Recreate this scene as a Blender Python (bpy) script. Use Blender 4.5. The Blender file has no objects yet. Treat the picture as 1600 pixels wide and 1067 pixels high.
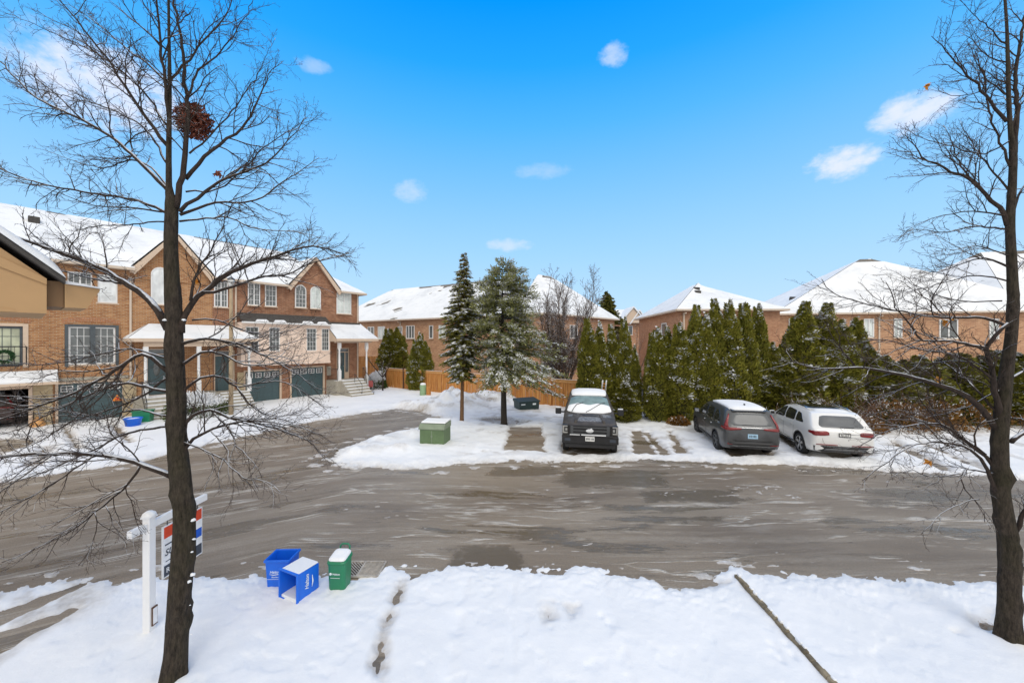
import bpy, bmesh, math, random
import numpy as np
from mathutils import Vector, Matrix, Euler
from mathutils.bvhtree import BVHTree
random.seed(7); rng = np.random.default_rng(7)
sc = bpy.context.scene
COL = sc.collection
F, CH = 590.0, 4.1            # focal length in photo pixels, camera height

# ---------------------------------------------------------------- helpers
def gp(px, py, z=0.0):
    """ground position (metres) under a photograph position"""
    Y = (CH - z) * F / (py - 533.5)
    return ((px - 800) / F * Y, Y)
def pz(px, py, Y): return Vector(((px - 800) / F * Y, Y, CH + (533.5 - py) / F * Y))

def tag(o, label=None, cat=None, group=None, kind=None):
    if label: o['label'] = label
    if cat: o['category'] = cat
    if group: o['group'] = group
    if kind: o['kind'] = kind
    return o
def empty(name, loc=(0, 0, 0), rz=0, label=None, cat=None, group=None):
    o = bpy.data.objects.new(name, None); COL.objects.link(o)
    o.location = loc; o.rotation_euler = (0, 0, rz); o.empty_display_size = .2
    return tag(o, label, cat, group)
def copy_tree(o, parent=None):
    c = o.copy(); COL.objects.link(c); c.parent = parent
    for ch in list(o.children): copy_tree(ch, c)
    return c

class MB:
    def __init__(s): s.v = []; s.f = []; s.m = []; s.sm = []
    def add(s, vs, fs, mat=0, smooth=False, M=None):
        b = len(s.v)
        for p in vs:
            p = Vector(p)
            s.v.append(tuple(M @ p) if M is not None else tuple(p))
        for f in fs: s.f.append([b + i for i in f]); s.m.append(mat); s.sm.append(smooth)
        return s
    def box(s, x0, x1, y0, y1, z0, z1, mat=0, M=None, taper=0):
        if x0 > x1: x0, x1 = x1, x0
        if y0 > y1: y0, y1 = y1, y0
        if z0 > z1: z0, z1 = z1, z0
        t = taper
        v = [(x0+t, y0+t, z0), (x1-t, y0+t, z0), (x1-t, y1-t, z0), (x0+t, y1-t, z0), (x0, y0, z1), (x1, y0, z1), (x1, y1, z1), (x0, y1, z1)]
        return s.add(v, [(0, 3, 2, 1), (4, 5, 6, 7), (0, 1, 5, 4), (1, 2, 6, 5), (2, 3, 7, 6), (3, 0, 4, 7)], mat, False, M)
    def quad(s, a, b, c, d, mat=0, M=None): return s.add([a, b, c, d], [(0, 1, 2, 3)], mat, False, M)
    def poly(s, pts, mat=0, M=None): return s.add(pts, [tuple(range(len(pts)))], mat, False, M)
    def prism(s, pts, vec, mat=0, M=None):
        n = len(pts); vec = Vector(vec); pts = [Vector(p) for p in pts]
        vs = pts + [p + vec for p in pts]
        fs = [tuple(range(n))[::-1], tuple(range(n, 2*n))] + [(i, (i+1) % n, n+(i+1) % n, n+i) for i in range(n)]
        return s.add(vs, fs, mat, False, M)
    def tube(s, pts, rad, n=6, mat=0, M=None, cap=True, smooth=True):
        pts = [Vector(p) for p in pts]; k = len(pts)
        if not hasattr(rad, '__len__'): rad = [rad] * k
        vs = []; up = None
        for i in range(k):
            t = (pts[min(i+1, k-1)] - pts[max(i-1, 0)])
            if t.length < 1e-9: t = Vector((0, 0, 1))
            t.normalize()
            if up is None:
                up = t.cross(Vector((0, 0, 1)) if abs(t.z) < .9 else Vector((1, 0, 0))).normalized()
            else:
                up = (up - t * up.dot(t))
                up = up.normalized() if up.length > 1e-6 else t.orthogonal().normalized()
            w = t.cross(up)
            for j in range(n):
                a = 2 * math.pi * j / n
                vs.append(pts[i] + (up * math.cos(a) + w * math.sin(a)) * rad[i])
        fs = [(i*n+j, i*n+(j+1) % n, (i+1)*n+(j+1) % n, (i+1)*n+j) for i in range(k-1) for j in range(n)]
        if cap: fs += [tuple(range(n))[::-1], tuple(range((k-1)*n, k*n))]
        return s.add(vs, fs, mat, smooth, M)
    def lathe(s, prof, n=16, mat=0, M=None, smooth=True):
        vs = [(r*math.cos(2*math.pi*j/n), r*math.sin(2*math.pi*j/n), z) for r, z in prof for j in range(n)]
        fs = [(i*n+j, i*n+(j+1) % n, (i+1)*n+(j+1) % n, (i+1)*n+j) for i in range(len(prof)-1) for j in range(n)]
        return s.add(vs, fs, mat, smooth, M)
    def build(s, name, mats, parent=None, bevel=0):
        me = bpy.data.meshes.new(name); me.from_pydata(s.v, [], s.f); 
        if not isinstance(mats, (list, tuple)): mats = [mats]
        for m in mats: me.materials.append(m)
        me.polygons.foreach_set('material_index', s.m); me.polygons.foreach_set('use_smooth', s.sm)
        auto_uv(me)
        me.update()
        o = bpy.data.objects.new(name, me); COL.objects.link(o); o.parent = parent
        if bevel:
            md = o.modifiers.new('bevel', 'BEVEL'); md.width = bevel; md.segments = 2; md.limit_method = 'ANGLE'
        return o
def auto_uv(me):
    uv = me.uv_layers.new(name='UVMap').data
    for p in me.polygons:
        n = p.normal
        if abs(n.z) < .8:
            t = Vector((0, 0, 1)).cross(n).normalized()
            for li in p.loop_indices:
                c = me.vertices[me.loops[li].vertex_index].co; uv[li].uv = (c.dot(t), c.z)
        else:
            for li in p.loop_indices:
                c = me.vertices[me.loops[li].vertex_index].co; uv[li].uv = (c.x, c.y)
def np_mesh(name, V, Fq, mats, midx=None, parent=None, smooth=False):
    """fast mesh from numpy arrays of quads"""
    me = bpy.data.meshes.new(name); V = np.asarray(V, np.float32); Fq = np.asarray(Fq, np.int32)
    me.vertices.add(len(V)); me.vertices.foreach_set('co', V.ravel())
    k = Fq.shape[1]
    me.loops.add(Fq.size); me.loops.foreach_set('vertex_index', Fq.ravel())
    me.polygons.add(len(Fq)); me.polygons.foreach_set('loop_start', np.arange(0, Fq.size, k, dtype=np.int32))
    me.polygons.foreach_set('loop_total', np.full(len(Fq), k, np.int32))
    for m in (mats if isinstance(mats, (list, tuple)) else [mats]): me.materials.append(m)
    if midx is not None: me.polygons.foreach_set('material_index', np.asarray(midx, np.int32))
    me.polygons.foreach_set('use_smooth', np.full(len(Fq), smooth, bool))
    me.update(calc_edges=True); me.validate()
    o = bpy.data.objects.new(name, me); COL.objects.link(o); o.parent = parent
    return o
# smooth value noise on numpy arrays
_perm = rng.random((256, 256)).astype(np.float32)
def vnoise(x, y, seed=0):
    x = np.asarray(x, float) + seed * 17.31; y = np.asarray(y, float) + seed * 9.73
    xi = np.floor(x).astype(int); yi = np.floor(y).astype(int); fx = x - xi; fy = y - yi
    fx = fx*fx*(3-2*fx); fy = fy*fy*(3-2*fy)
    g = lambda a, b: _perm[a & 255, b & 255]
    return (g(xi, yi)*(1-fx)+g(xi+1, yi)*fx)*(1-fy) + (g(xi, yi+1)*(1-fx)+g(xi+1, yi+1)*fx)*fy
def fbm(x, y, o=4, seed=0):
    s = 0; a = .5; t = 0
    for i in range(o): s = s + a*vnoise(np.asarray(x)*2**i, np.asarray(y)*2**i, seed+i); t += a; a *= .5
    return s/t
def sstep(a, b, x): t = np.clip((x-a)/(b-a), 0, 1); return t*t*(3-2*t)
def sdf(poly, X, Y):
    """signed distance, negative inside"""
    d = np.full(X.shape, 1e18); ins = np.zeros(X.shape, bool); n = len(poly)
    for i in range(n):
        ax, ay = poly[i]; bx, by = poly[(i+1) % n]
        ex, ey = bx-ax, by-ay; wx, wy = X-ax, Y-ay
        t = np.clip((wx*ex+wy*ey)/(ex*ex+ey*ey+1e-12), 0, 1)
        d = np.minimum(d, (wx-ex*t)**2+(wy-ey*t)**2)
        c = ((ay > Y) != (by > Y)) & (X < (bx-ax)*(Y-ay)/(by-ay+1e-12)+ax)
        ins ^= c
    d = np.sqrt(d); return np.where(ins, -d, d)

# ---------------------------------------------------------------- materials
class N:
    def __init__(s, name):
        s.m = bpy.data.materials.new(name); s.m.use_nodes = True; s.t = s.m.node_tree
        s.b = s.t.nodes['Principled BSDF']; s.i = 0
    def n(s, typ, **kw):
        x = s.t.nodes.new(typ)
        for k, v in kw.items():
            if k in x.inputs.keys(): x.inputs[k].default_value = v
            else: setattr(x, k, v)
        return x
    def l(s, a, b): s.t.links.new(a, b)
    def coord(s, kind='Object'): return s.n('ShaderNodeTexCoord').outputs[kind]
    def mapping(s, src, scale=(1, 1, 1), rot=(0, 0, 0), loc=(0, 0, 0)):
        x = s.n('ShaderNodeMapping'); s.l(src, x.inputs['Vector'])
        x.inputs['Scale'].default_value = scale; x.inputs['Rotation'].default_value = rot; x.inputs['Location'].default_value = loc
        return x.outputs[0]
    def noise(s, src, scale=5, detail=4, rough=.6, dist=0):
        x = s.n('ShaderNodeTexNoise', Scale=scale, Detail=detail, Roughness=rough, Distortion=dist)
        if src is not None: s.l(src, x.inputs['Vector'])
        return x.outputs['Fac']
    def ramp(s, src, *stops):
        x = s.n('ShaderNodeValToRGB'); s.l(src, x.inputs[0]); e = x.color_ramp.elements
        while len(e) < len(stops): e.new(.5)
        for i, (p, c) in enumerate(stops):
            e[i].position = p; e[i].color = (c if hasattr(c, '__len__') else (c, c, c)) if (hasattr(c, '__len__') and len(c) == 4) else ((*c, 1) if hasattr(c, '__len__') else (c, c, c, 1))
        return x.outputs['Color']
    def mix(s, fac, a, b, mode='MIX'):
        x = s.n('ShaderNodeMix', data_type='RGBA', blend_type=mode)
        for sock, v in ((x.inputs[0], fac), (x.inputs[6], a), (x.inputs[7], b)):
            if isinstance(v, bpy.types.NodeSocket): s.l(v, sock)
            else: sock.default_value = v if not hasattr(v, '__len__') else ((*v, 1) if len(v) == 3 else v)
        return x.outputs[2]
    def math(s, op, a, b=0, c=0):
        x = s.n('ShaderNodeMath', operation=op)
        for sock, v in zip(x.inputs, (a, b, c)):
            if isinstance(v, bpy.types.NodeSocket): s.l(v, sock)
            else: sock.default_value = v
        return x.outputs[0]
    def set(s, **kw):
        for k, v in kw.items():
            k = {'Base': 'Base Color', 'Rough': 'Roughness', 'Metal': 'Metallic', 'Spec': 'Specular IOR Level', 'Coat': 'Coat Weight'}.get(k, k)
            if isinstance(v, bpy.types.NodeSocket): s.l(v, s.b.inputs[k])
            else: s.b.inputs[k].default_value = v if not hasattr(v, '__len__') else ((*v, 1) if len(v) == 3 else v)
        return s
    def bump(s, h, strength=.3, dist=.02):
        x = s.n('ShaderNodeBump', Strength=strength, Distance=dist); s.l(h, x.inputs['Height']); s.l(x.outputs[0], s.b.inputs['Normal'])
def simple(name, col, rough=.6, metal=0, var=.12, scale=6, bump=0, coat=0, spec=.5):
    k = N(name); c = k.coord()
    nz = k.noise(c, scale, 5)
    lo = tuple(x*(1-var) for x in col); hi = tuple(min(1, x*(1+var)) for x in col)
    k.set(Base=k.ramp(nz, (.3, lo), (.7, hi)), Rough=rough, Metal=metal, Coat=coat, Spec=spec)
    if bump: k.bump(k.noise(c, scale*6, 3), bump, .01)
    return k.m
def snow_mat(name, attr=False):
    k = N(name); c = k.coord()
    n1 = k.noise(c, .9, 5); n2 = k.noise(c, 9, 5); n3 = k.noise(c, 45, 3)
    col = k.ramp(n1, (.3, (.74, .76, .785)), (.7, (.82, .83, .845)))
    if attr:
        a = k.n('ShaderNodeAttribute', attribute_name='dirt').outputs['Fac']
        m = k.math('MULTIPLY', a, k.ramp(n2, (.25, .45), (.65, 1.25)))
        dc = k.mix(n3, (.21, .17, .13), (.42, .37, .31))
        m2 = k.math('MINIMUM', k.math('MAXIMUM', m, 0), 1)
        col = k.mix(m2, col, dc)
    k.set(Base=col, Rough=.75, Spec=.25)
    h = k.math('ADD', k.math('MULTIPLY', n2, 1.0), k.math('MULTIPLY', n3, .35))
    k.bump(h, .25, .025)
    return k.m
def roof_snow():
    k = N('thin roof snow'); c = k.coord(); n1 = k.noise(c, .55, 7, .68); n2 = k.noise(k.mapping(c, (1, 1, 7)), 1.2, 5, .7)
    col = k.ramp(n1, (.28, (.60, .62, .65)), (.48, (.76, .78, .80)), (.7, (.82, .83, .845)))
    col = k.mix(k.math('MULTIPLY', k.ramp(n2, (.28, .55), (.44, 0)), 1), col, (.52, .53, .54))
    k.set(Base=col, Rough=.8, Spec=.2); k.bump(n2, .3, .03); return k.m
def brick_mat(name, c1, c2, mortar, seed=0, stain=.3):
    k = N(name); uv = k.coord('UV')
    m = k.mapping(uv, (1, 1, 1), loc=(seed, seed*.37, 0))
    b = k.n('ShaderNodeTexBrick', Scale=1.0); k.l(m, b.inputs['Vector'])
    b.inputs['Brick Width'].default_value = .22; b.inputs['Row Height'].default_value = .078
    b.inputs['Mortar Size'].default_value = .009; b.inputs['Mortar Smooth'].default_value = .1; b.inputs['Bias'].default_value = 0
    b.inputs['Color1'].default_value = (*c1, 1); b.inputs['Color2'].default_value = (*c2, 1); b.inputs['Mortar'].default_value = (*mortar, 1)
    n1 = k.noise(m, 1.3, 6, .65); n2 = k.noise(k.mapping(m, (2.2, 9, 1)), 1.5, 3)
    col = k.mix(k.ramp(n1, (.35, .0), (.75, stain)), b.outputs['Color'], (c1[0]*.55, c1[1]*.5, c1[2]*.5), 'MIX')
    col = k.mix(k.ramp(n2, (.55, .0), (.8, .4)), col, (min(1, c2[0]*1.5), min(1, c2[1]*1.6), min(1, c2[2]*1.8)), 'MIX')
    k.set(Base=col, Rough=.85, Spec=.2); k.bump(k.math('MULTIPLY', b.outputs['Fac'], -1), .5, .012)
    return k.m
M = {}
M['roof_snow'] = roof_snow(); M['snow'] = snow_mat('snow'); M['snow_g'] = snow_mat('ground snow', True)
M['brick'] = brick_mat('orange brick', (.25, .095, .045), (.43, .20, .105), (.42, .33, .25), 0, .6)
M['brick_warm'] = brick_mat('golden brick', (.32, .13, .05), (.52, .27, .12), (.48, .38, .26), 3.3, .5)
M['brick_red'] = brick_mat('red brick', (.38, .165, .085), (.54, .28, .155), (.48, .37, .27), 7.1, .45)
M['brick_far'] = brick_mat('brown brick', (.43, .205, .105), (.62, .35, .19), (.55, .44, .33), 5.2, .45)
M['soldier'] = brick_mat('brick course', (.36, .14, .06), (.50, .22, .10), (.45, .34, .25), 1.9)
M['stone'] = brick_mat('buff stone blocks', (.44, .34, .20), (.55, .45, .29), (.42, .36, .26), 2.7)
M['stucco'] = simple('pink beige stucco', (.78, .62, .51), .85, var=.05, bump=.2)
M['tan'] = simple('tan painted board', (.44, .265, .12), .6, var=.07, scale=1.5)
M['tan_shaded'] = simple('shaded tan board', (.20, .11, .045), .6, var=.07, scale=1.5)  # darker copy of the tan board, overhang shade put into its colour
M['trim'] = simple('beige trim', (.62, .48, .36), .55, var=.05)
M['white'] = simple('white paint', (.78, .78, .77), .45, var=.03)
M['vinyl'] = simple('white vinyl', (.80, .80, .80), .35, var=.03, scale=2)
M['teal'] = simple('dark teal paint', (.055, .095, .105), .4, var=.1)
M['frame_dark'] = simple('slate window frame', (.07, .085, .095), .45)
M['concrete'] = simple('pale concrete', (.38, .35, .29), .9, var=.15, bump=.3)
M['iron'] = simple('black iron', (.025, .025, .028), .45)
M['shingle'] = simple('grey brown shingles', (.17, .155, .135), .95, var=.35, scale=9, bump=.5)
M['shingle_dark'] = simple('dark shingles', (.065, .06, .055), .95, var=.35, scale=9, bump=.5)
M['gutter'] = simple('beige gutter metal', (.60, .50, .40), .45, var=.04)
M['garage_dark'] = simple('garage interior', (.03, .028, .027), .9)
M['black'] = simple('black plastic', (.018, .018, .02), .5, var=.2)
M['rubber'] = simple('tyre rubber', (.02, .02, .021), .8, var=.2)
M['alloy'] = simple('silver alloy', (.52, .53, .55), .3, 1)
M['alloy_dark'] = simple('grey alloy', (.13, .135, .14), .4, .8)
M['chrome'] = simple('chrome', (.75, .76, .78), .15, 1, var=.02)
M['grey_paint'] = simple('dark grey metallic paint', (.062, .065, .070), .36, .15, var=.06, coat=.35)
M['truck_paint'] = simple('charcoal metallic paint', (.070, .062, .055), .5, .0, var=.35, scale=4, coat=.0, spec=.22)
M['white_paint'] = simple('white car paint', (.74, .74, .73), .3, 0, var=.02, coat=.8)
M['brown_paint'] = simple('dark brown car paint', (.06, .038, .034), .4, .1, coat=.3)
M['red_lens'] = simple('red lens', (.20, .012, .014), .25, coat=.2)
M['lamp_lens'] = simple('clear lens', (.62, .62, .60), .15, .3)
M['lamp_grey'] = simple('headlamp lens', (.42, .42, .41), .2, .4)
M['amber'] = simple('amber lens', (.7, .35, .12), .3)
M['plate_white'] = simple('number plate white', (.72, .72, .70), .5)
M['plate_blue'] = simple('number plate pale blue', (.35, .55, .72), .5)
M['ink'] = simple('dark ink', (.05, .06, .08), .6)
M['green_box'] = simple('utility green paint', (.105, .165, .075), .6, var=.15, scale=3)
M['green_lid'] = simple('faded green paint', (.20, .245, .17), .6, var=.15, scale=3)
M['pedestal'] = simple('pale green paint', (.24, .36, .20), .6)
M['grit'] = simple('dark green plastic', (.02, .045, .045), .5)
M['blue_bin'] = simple('blue plastic', (.006, .14, .72), .4, var=.05)
M['green_bin'] = simple('green plastic', (.015, .19, .09), .4, var=.06)
M['letter'] = simple('white lettering', (.75, .82, .85), .5)
M['red_sign'] = simple('red print', (.62, .06, .02), .5)
M['blue_sign'] = simple('blue print', (.01, .10, .55), .5)
M['sign_white'] = simple('white board', (.78, .79, .80), .45)
M['orange'] = simple('orange plastic', (.8, .25, .03), .5)
M['pinkred'] = simple('faded red plastic', (.55, .13, .12), .5)
M['wreath'] = simple('wreath green', (.02, .07, .02), .9, var=.4, scale=30)
M['leaf'] = simple('dry red brown leaf', (.18, .05, .025), .8, var=.5, scale=20)
M['leaf_orange'] = simple('dry orange leaf', (.62, .27, .03), .7, var=.4, scale=20)
M['grate'] = simple('worn cast iron', (.42, .38, .33), .7, .0, var=.3, scale=12)
M['post_tan'] = simple('tan lamp pole', (.36, .27, .17), .8, var=.15)
M['wood_dark'] = simple('dark brown post', (.10, .05, .03), .8, var=.2)
M['wood_rail'] = simple('cedar rail', (.60, .31, .11), .75, var=.15)
M['edging'] = simple('stone edging', (.20, .165, .11), .9, var=.55, scale=7, bump=.6)
def fence_wood():
    k = N('cedar boards'); uv = k.coord('UV')
    a = k.noise(k.mapping(uv, (7, .6, 1)), 1.2, 3); b = k.noise(k.mapping(uv, (50, 3, 1)), 1, 3)
    col = k.ramp(a, (.3, (.34, .125, .025)), (.5, (.58, .25, .06)), (.72, (.76, .42, .14)))
    k.set(Base=k.mix(k.math('MULTIPLY', b, .4), col, (.22, .08, .02)), Rough=.7); return k.m
M['fence'] = fence_wood()
def glass(name, col, rough=.08, curtain=None):
    k = N(name); c = k.coord()
    nz = k.noise(k.mapping(c, (1.5, 1.5, .8)), 1.5, 2)
    base = k.ramp(nz, (.35, col), (.7, tuple(x*1.6 for x in col)))
    k.set(Base=base, Rough=rough, Spec=.8); return k.m
M['glass'] = glass('window glass', (.10, .11, .11)); M['glass_curtain'] = glass('curtained glass', (.48, .52, .50), .25)
M['glass_blind'] = glass('closed white blind', (.60, .62, .62), .5); M['glass_green'] = glass('green curtained glass', (.38, .40, .28), .25)
M['car_glass'] = glass('dark car glass', (.018, .02, .022), .05)
M['rear_glass'] = simple('frosted rear glass', (.105, .112, .12), .3, var=.15, scale=3)
def frost_sheen():  # melting frost, with the hood highlight painted into its lighter grey
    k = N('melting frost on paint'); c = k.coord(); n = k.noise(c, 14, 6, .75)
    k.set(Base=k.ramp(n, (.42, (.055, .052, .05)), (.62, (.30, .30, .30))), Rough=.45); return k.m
M['frost_sheen'] = frost_sheen()
M['windscreen'] = simple('frosted windscreen', (.17, .25, .255), .3, var=.3, scale=2.5)
M['pano'] = glass('dark roof glass', (.012, .012, .013), .08)
def bark(name, c1, c2, moss=True):
    k = N(name); c = k.coord()
    v = k.noise(k.mapping(c, (16, 16, 4.5)), 1.8, 8, .78); w = k.noise(c, 1.7, 3)
    col = k.ramp(v, (.32, c1), (.68, c2))
    if moss: col = k.mix(k.ramp(w, (.45, 0), (.7, .45)), col, (.048, .046, .018))
    # snow lying on upward faces
    g = k.n('ShaderNodeNewGeometry'); sx = k.n('ShaderNodeSeparateXYZ'); k.l(g.outputs['Normal'], sx.inputs[0])
    s = k.math('ADD', sx.outputs[2], k.math('MULTIPLY', k.noise(c, 2.3, 4), 1.1))
    f = k.ramp(s, (.985, 0), (1.0, 0)) if False else k.math('MINIMUM', k.math('MAXIMUM', k.math('MULTIPLY', k.math('SUBTRACT', s, 1.12), 7), 0), 1)
    k.set(Base=k.mix(f, col, (.78, .80, .84)), Rough=.9, Spec=.2); k.bump(v, 1.0, .035); return k.m
M['bark'] = bark('dark ridged bark', (.008, .0065, .005), (.085, .066, .050))
M['twig'] = bark('branch bark', (.022, .016, .013), (.075, .055, .044), False)
M['twig_red'] = bark('reddish twigs', (.07, .035, .022), (.16, .085, .055), False)
M['twig_grey'] = bark('grey brown twigs', (.075, .052, .04), (.16, .115, .09), False)
M['twig_bare'] = simple('thin bare twigs', (.055, .036, .027), .9, var=.4)
M['pine_bark'] = simple('spruce bark', (.14, .075, .035), .9, var=.4, scale=14, bump=.6)
M['pine_bark_dark'] = simple('dark pine bark', (.028, .022, .016), .9, var=.4, scale=14, bump=.6)
def foliage(name, c1, c2, c3=None, scale=3.0):
    k = N(name); c = k.coord(); g = k.n('ShaderNodeObjectInfo')
    n1 = k.noise(c, scale, 5, .7); n2 = k.noise(c, scale*7, 2)
    col = k.ramp(n1, (.3, c1), (.7, c2))
    if c3: col = k.mix(k.ramp(n2, (.52, 0), (.75, .8)), col, c3)
    k.set(Base=col, Rough=.7, Spec=.25); return k.m
M['cedar'] = foliage('cedar foliage', (.066, .080, .010), (.275, .262, .032), (.36, .255, .045), 2.2)
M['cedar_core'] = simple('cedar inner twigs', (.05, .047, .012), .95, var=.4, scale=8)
M['rust'] = foliage('rusty foliage', (.10, .06, .015), (.28, .13, .03), (.36, .17, .05))
M['spruce'] = foliage('spruce needles', (.075, .085, .015), (.29, .27, .06), (.34, .30, .09))
M['pine'] = foliage('pine needles', (.10, .115, .030), (.32, .32, .12), (.40, .38, .18))
M['shrubleaf'] = foliage('shrub leaves', (.03, .055, .012), (.08, .11, .02))

# ---------------------------------------------------------------- ground, road, snow
def asphalt():
    k = N('wet salted asphalt'); c = k.coord()
    sx = k.n('ShaderNodeSeparateXYZ'); k.l(c, sx.inputs[0]); x, y = sx.outputs[0], sx.outputs[1]
    bend = k.math('MULTIPLY', k.math('MINIMUM', k.math('ADD', x, 4.5), 0), .55)   # tyre lines follow the bend of the street
    wob = k.math('MULTIPLY', k.noise(k.mapping(c, (.15, .15, 1)), 1, 3), .9)
    v = k.math('ADD', k.math('SUBTRACT', y, bend), wob)
    cv = k.n('ShaderNodeCombineXYZ'); k.l(x, cv.inputs[0]); k.l(v, cv.inputs[1]); P = cv.outputs[0]
    mott = k.noise(c, 5, 7, .72); grain = k.noise(c, 38, 5, .75); broad = k.noise(k.mapping(P, (.12, .5, 1), loc=(2, 5, 0)), 1.3, 5, .6)
    trk = k.noise(k.mapping(P, (.16, 2.6, 1)), 1, 6, .62, .25); trk2 = k.noise(k.mapping(P, (.5, 7, 1), loc=(4, 1, 0)), 1, 6, .7, .5)
    col = k.ramp(broad, (.34, (.195, .150, .102)), (.52, (.275, .220, .157)), (.70, (.36, .298, .225)))
    col = k.mix(k.math('MULTIPLY', k.ramp(trk, (.50, 0), (.62, 1)), k.ramp(mott, (.30, .1), (.60, .6))), col, (.40, .345, .275))
    col = k.mix(k.math('MULTIPLY', k.ramp(trk2, (.36, 1), (.47, 0)), k.ramp(mott, (.35, .75), (.65, .15))), col, (.155, .118, .078))
    col = k.mix(k.math('MULTIPLY', k.ramp(grain, (.35, .55), (.6, 0)), 1), col, (.12, .095, .068))
    col = k.mix(k.math('MULTIPLY', k.ramp(grain, (.58, 0), (.78, .45)), 1), col, (.50, .45, .38))
    # thin broken ridges of brown slush
    def ridge(loc, sc_, w_):
        n = k.noise(k.mapping(P, sc_, loc=loc), 1, 5, .6, .35); a = k.math('ABSOLUTE', k.math('SUBTRACT', n, .5))
        gate = k.ramp(k.noise(k.mapping(P, (.35, .9, 1), loc=(loc[1], loc[0], 0)), 1.4, 4), (.50, 0), (.60, 1))
        return k.math('MULTIPLY', k.math('MULTIPLY', k.ramp(a, (w_*.35, 1), (w_, 0)), k.ramp(grain, (.34, .1), (.5, 1))), gate)
    lm = k.math('MAXIMUM', ridge((3, 7, 0), (.10, .95, 1), .016), ridge((8, 1, 0), (.14, 1.7, 1), .014))
    col = k.mix(k.math('MULTIPLY', lm, .9), col, (.64, .60, .54))
    # damp sheets and shallow puddles
    wf = k.noise(k.mapping(c, (1, 1, 1), loc=(5, 5, 0)), 1.1, 4, .6)
    def patch(x0, x1, y0, y1, e=.18):
        nx = k.math('ADD', x, k.math('MULTIPLY', k.math('SUBTRACT', k.math('ADD', k.math('MULTIPLY', mott, .5), wf), .75), e*9)); ny = k.math('ADD', y, k.math('MULTIPLY', k.math('SUBTRACT', k.math('ADD', k.math('MULTIPLY', trk2, .6), wf), .8), e*5))
        f = lambda q, a, b, ee: k.math('MULTIPLY', k.math('MINIMUM', k.math('MAXIMUM', k.math('DIVIDE', k.math('SUBTRACT', q, a), ee), 0), 1), k.math('MINIMUM', k.math('MAXIMUM', k.math('DIVIDE', k.math('SUBTRACT', b, q), ee), 0), 1))
        return k.math('MULTIPLY', f(nx, x0, x1, .35), f(ny, y0, y1, .16))
    puds = [PUD]
    pm = None
    for a in PUD: 
        q = patch(*a); pm = q if pm is None else k.math('MAXIMUM', pm, q)
    s3 = k.ramp(k.noise(k.mapping(P, (.22, 1.1, 1), loc=(9, 2, 0)), 1, 6, .65), (.55, 0), (.60, .8))
    wet = k.math('MAXIMUM', k.math('MULTIPLY', pm, k.ramp(grain, (.3, .55), (.55, 1))), k.math('MULTIPLY', s3, k.ramp(mott, (.3, .3), (.5, 1))))
    col = k.mix(k.math('MULTIPLY', wet, .85), col, (.10, .074, .040))
    film = k.ramp(k.noise(k.mapping(P, (.3, 1.2, 1), loc=(1, 8, 0)), 1.1, 6, .65), (.58, 0), (.74, .3))
    col = k.mix(k.math('MULTIPLY', film, k.math('SUBTRACT', 1, wet)), col, (.47, .43, .385))
    r = k.ramp(wet, (0, .44), (.5, .24), (1, .06))
    k.set(Base=col, Rough=r, Spec=.36)
    hb = k.math('MULTIPLY', k.math('ADD', k.math('MULTIPLY', grain, .7), k.math('ADD', k.math('MULTIPLY', trk2, .8), k.math('MULTIPLY', lm, 1.6))), k.math('SUBTRACT', 1.04, wet))
    k.bump(hb, .6, .02); return k.m
def _pr(x0, y0, x1, y1):
    a = gp(x0, y1); b = gp(x1, y0); return (a[0], gp(x1, y1)[0], a[1], b[1])
PUD = [_pr(680, 848, 835, 900), _pr(1010, 764, 1190, 786), _pr(870, 735, 1060, 760), _pr(760, 728, 880, 744), _pr(1250, 730, 1385, 742), _pr(1355, 778, 1440, 792), _pr(1070, 805, 1150, 818), _pr(480, 690, 560, 722)]
M['asphalt'] = asphalt()

road = MB(); 
road.quad((-60, 1.2, 0), (60, 1.2, 0), (60, 48, 0), (-60, 48, 0))
tag(road.build('road', M['asphalt']), kind='structure')
base = MB(); base.quad((-1500, -60, -.06), (1500, -60, -.06), (1500, 2500, -.06), (-1500, 2500, -.06))
tag(base.build('ground', M['snow']), kind='structure')

ASPH = [(-300, 860), (0, 757), (100, 741), (200, 727), (250, 716), (300, 703), (350, 690), (400, 680), (450, 668), (500, 658), (560, 648), (620, 640),
        (650, 642), (690, 655), (650, 668), (600, 678), (560, 690), (530, 702), (500, 718), (520, 729), (600, 736), (660, 736), (720, 729), (800, 723), (900, 724),
        (1000, 722), (1100, 724), (1200, 729), (1300, 731), (1380, 738), (1500, 745), (1600, 752), (2400, 800), (2400, 1000), (1600, 911), (1560, 908), (1400, 899),
        (1250, 893), (1150, 893), (1120, 915), (1060, 922), (1000, 905), (960, 898), (900, 890), (860, 896), (800, 889), (740, 893), (700, 888), (690, 898),
        (650, 903), (640, 890), (600, 889), (560, 897), (540, 899), (500, 893), (300, 896), (200, 900), (100, 903), (0, 920), (-300, 965)]
ASPH = [gp(*p) for p in ASPH]
def P_(l): return [gp(*p) for p in l]
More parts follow.
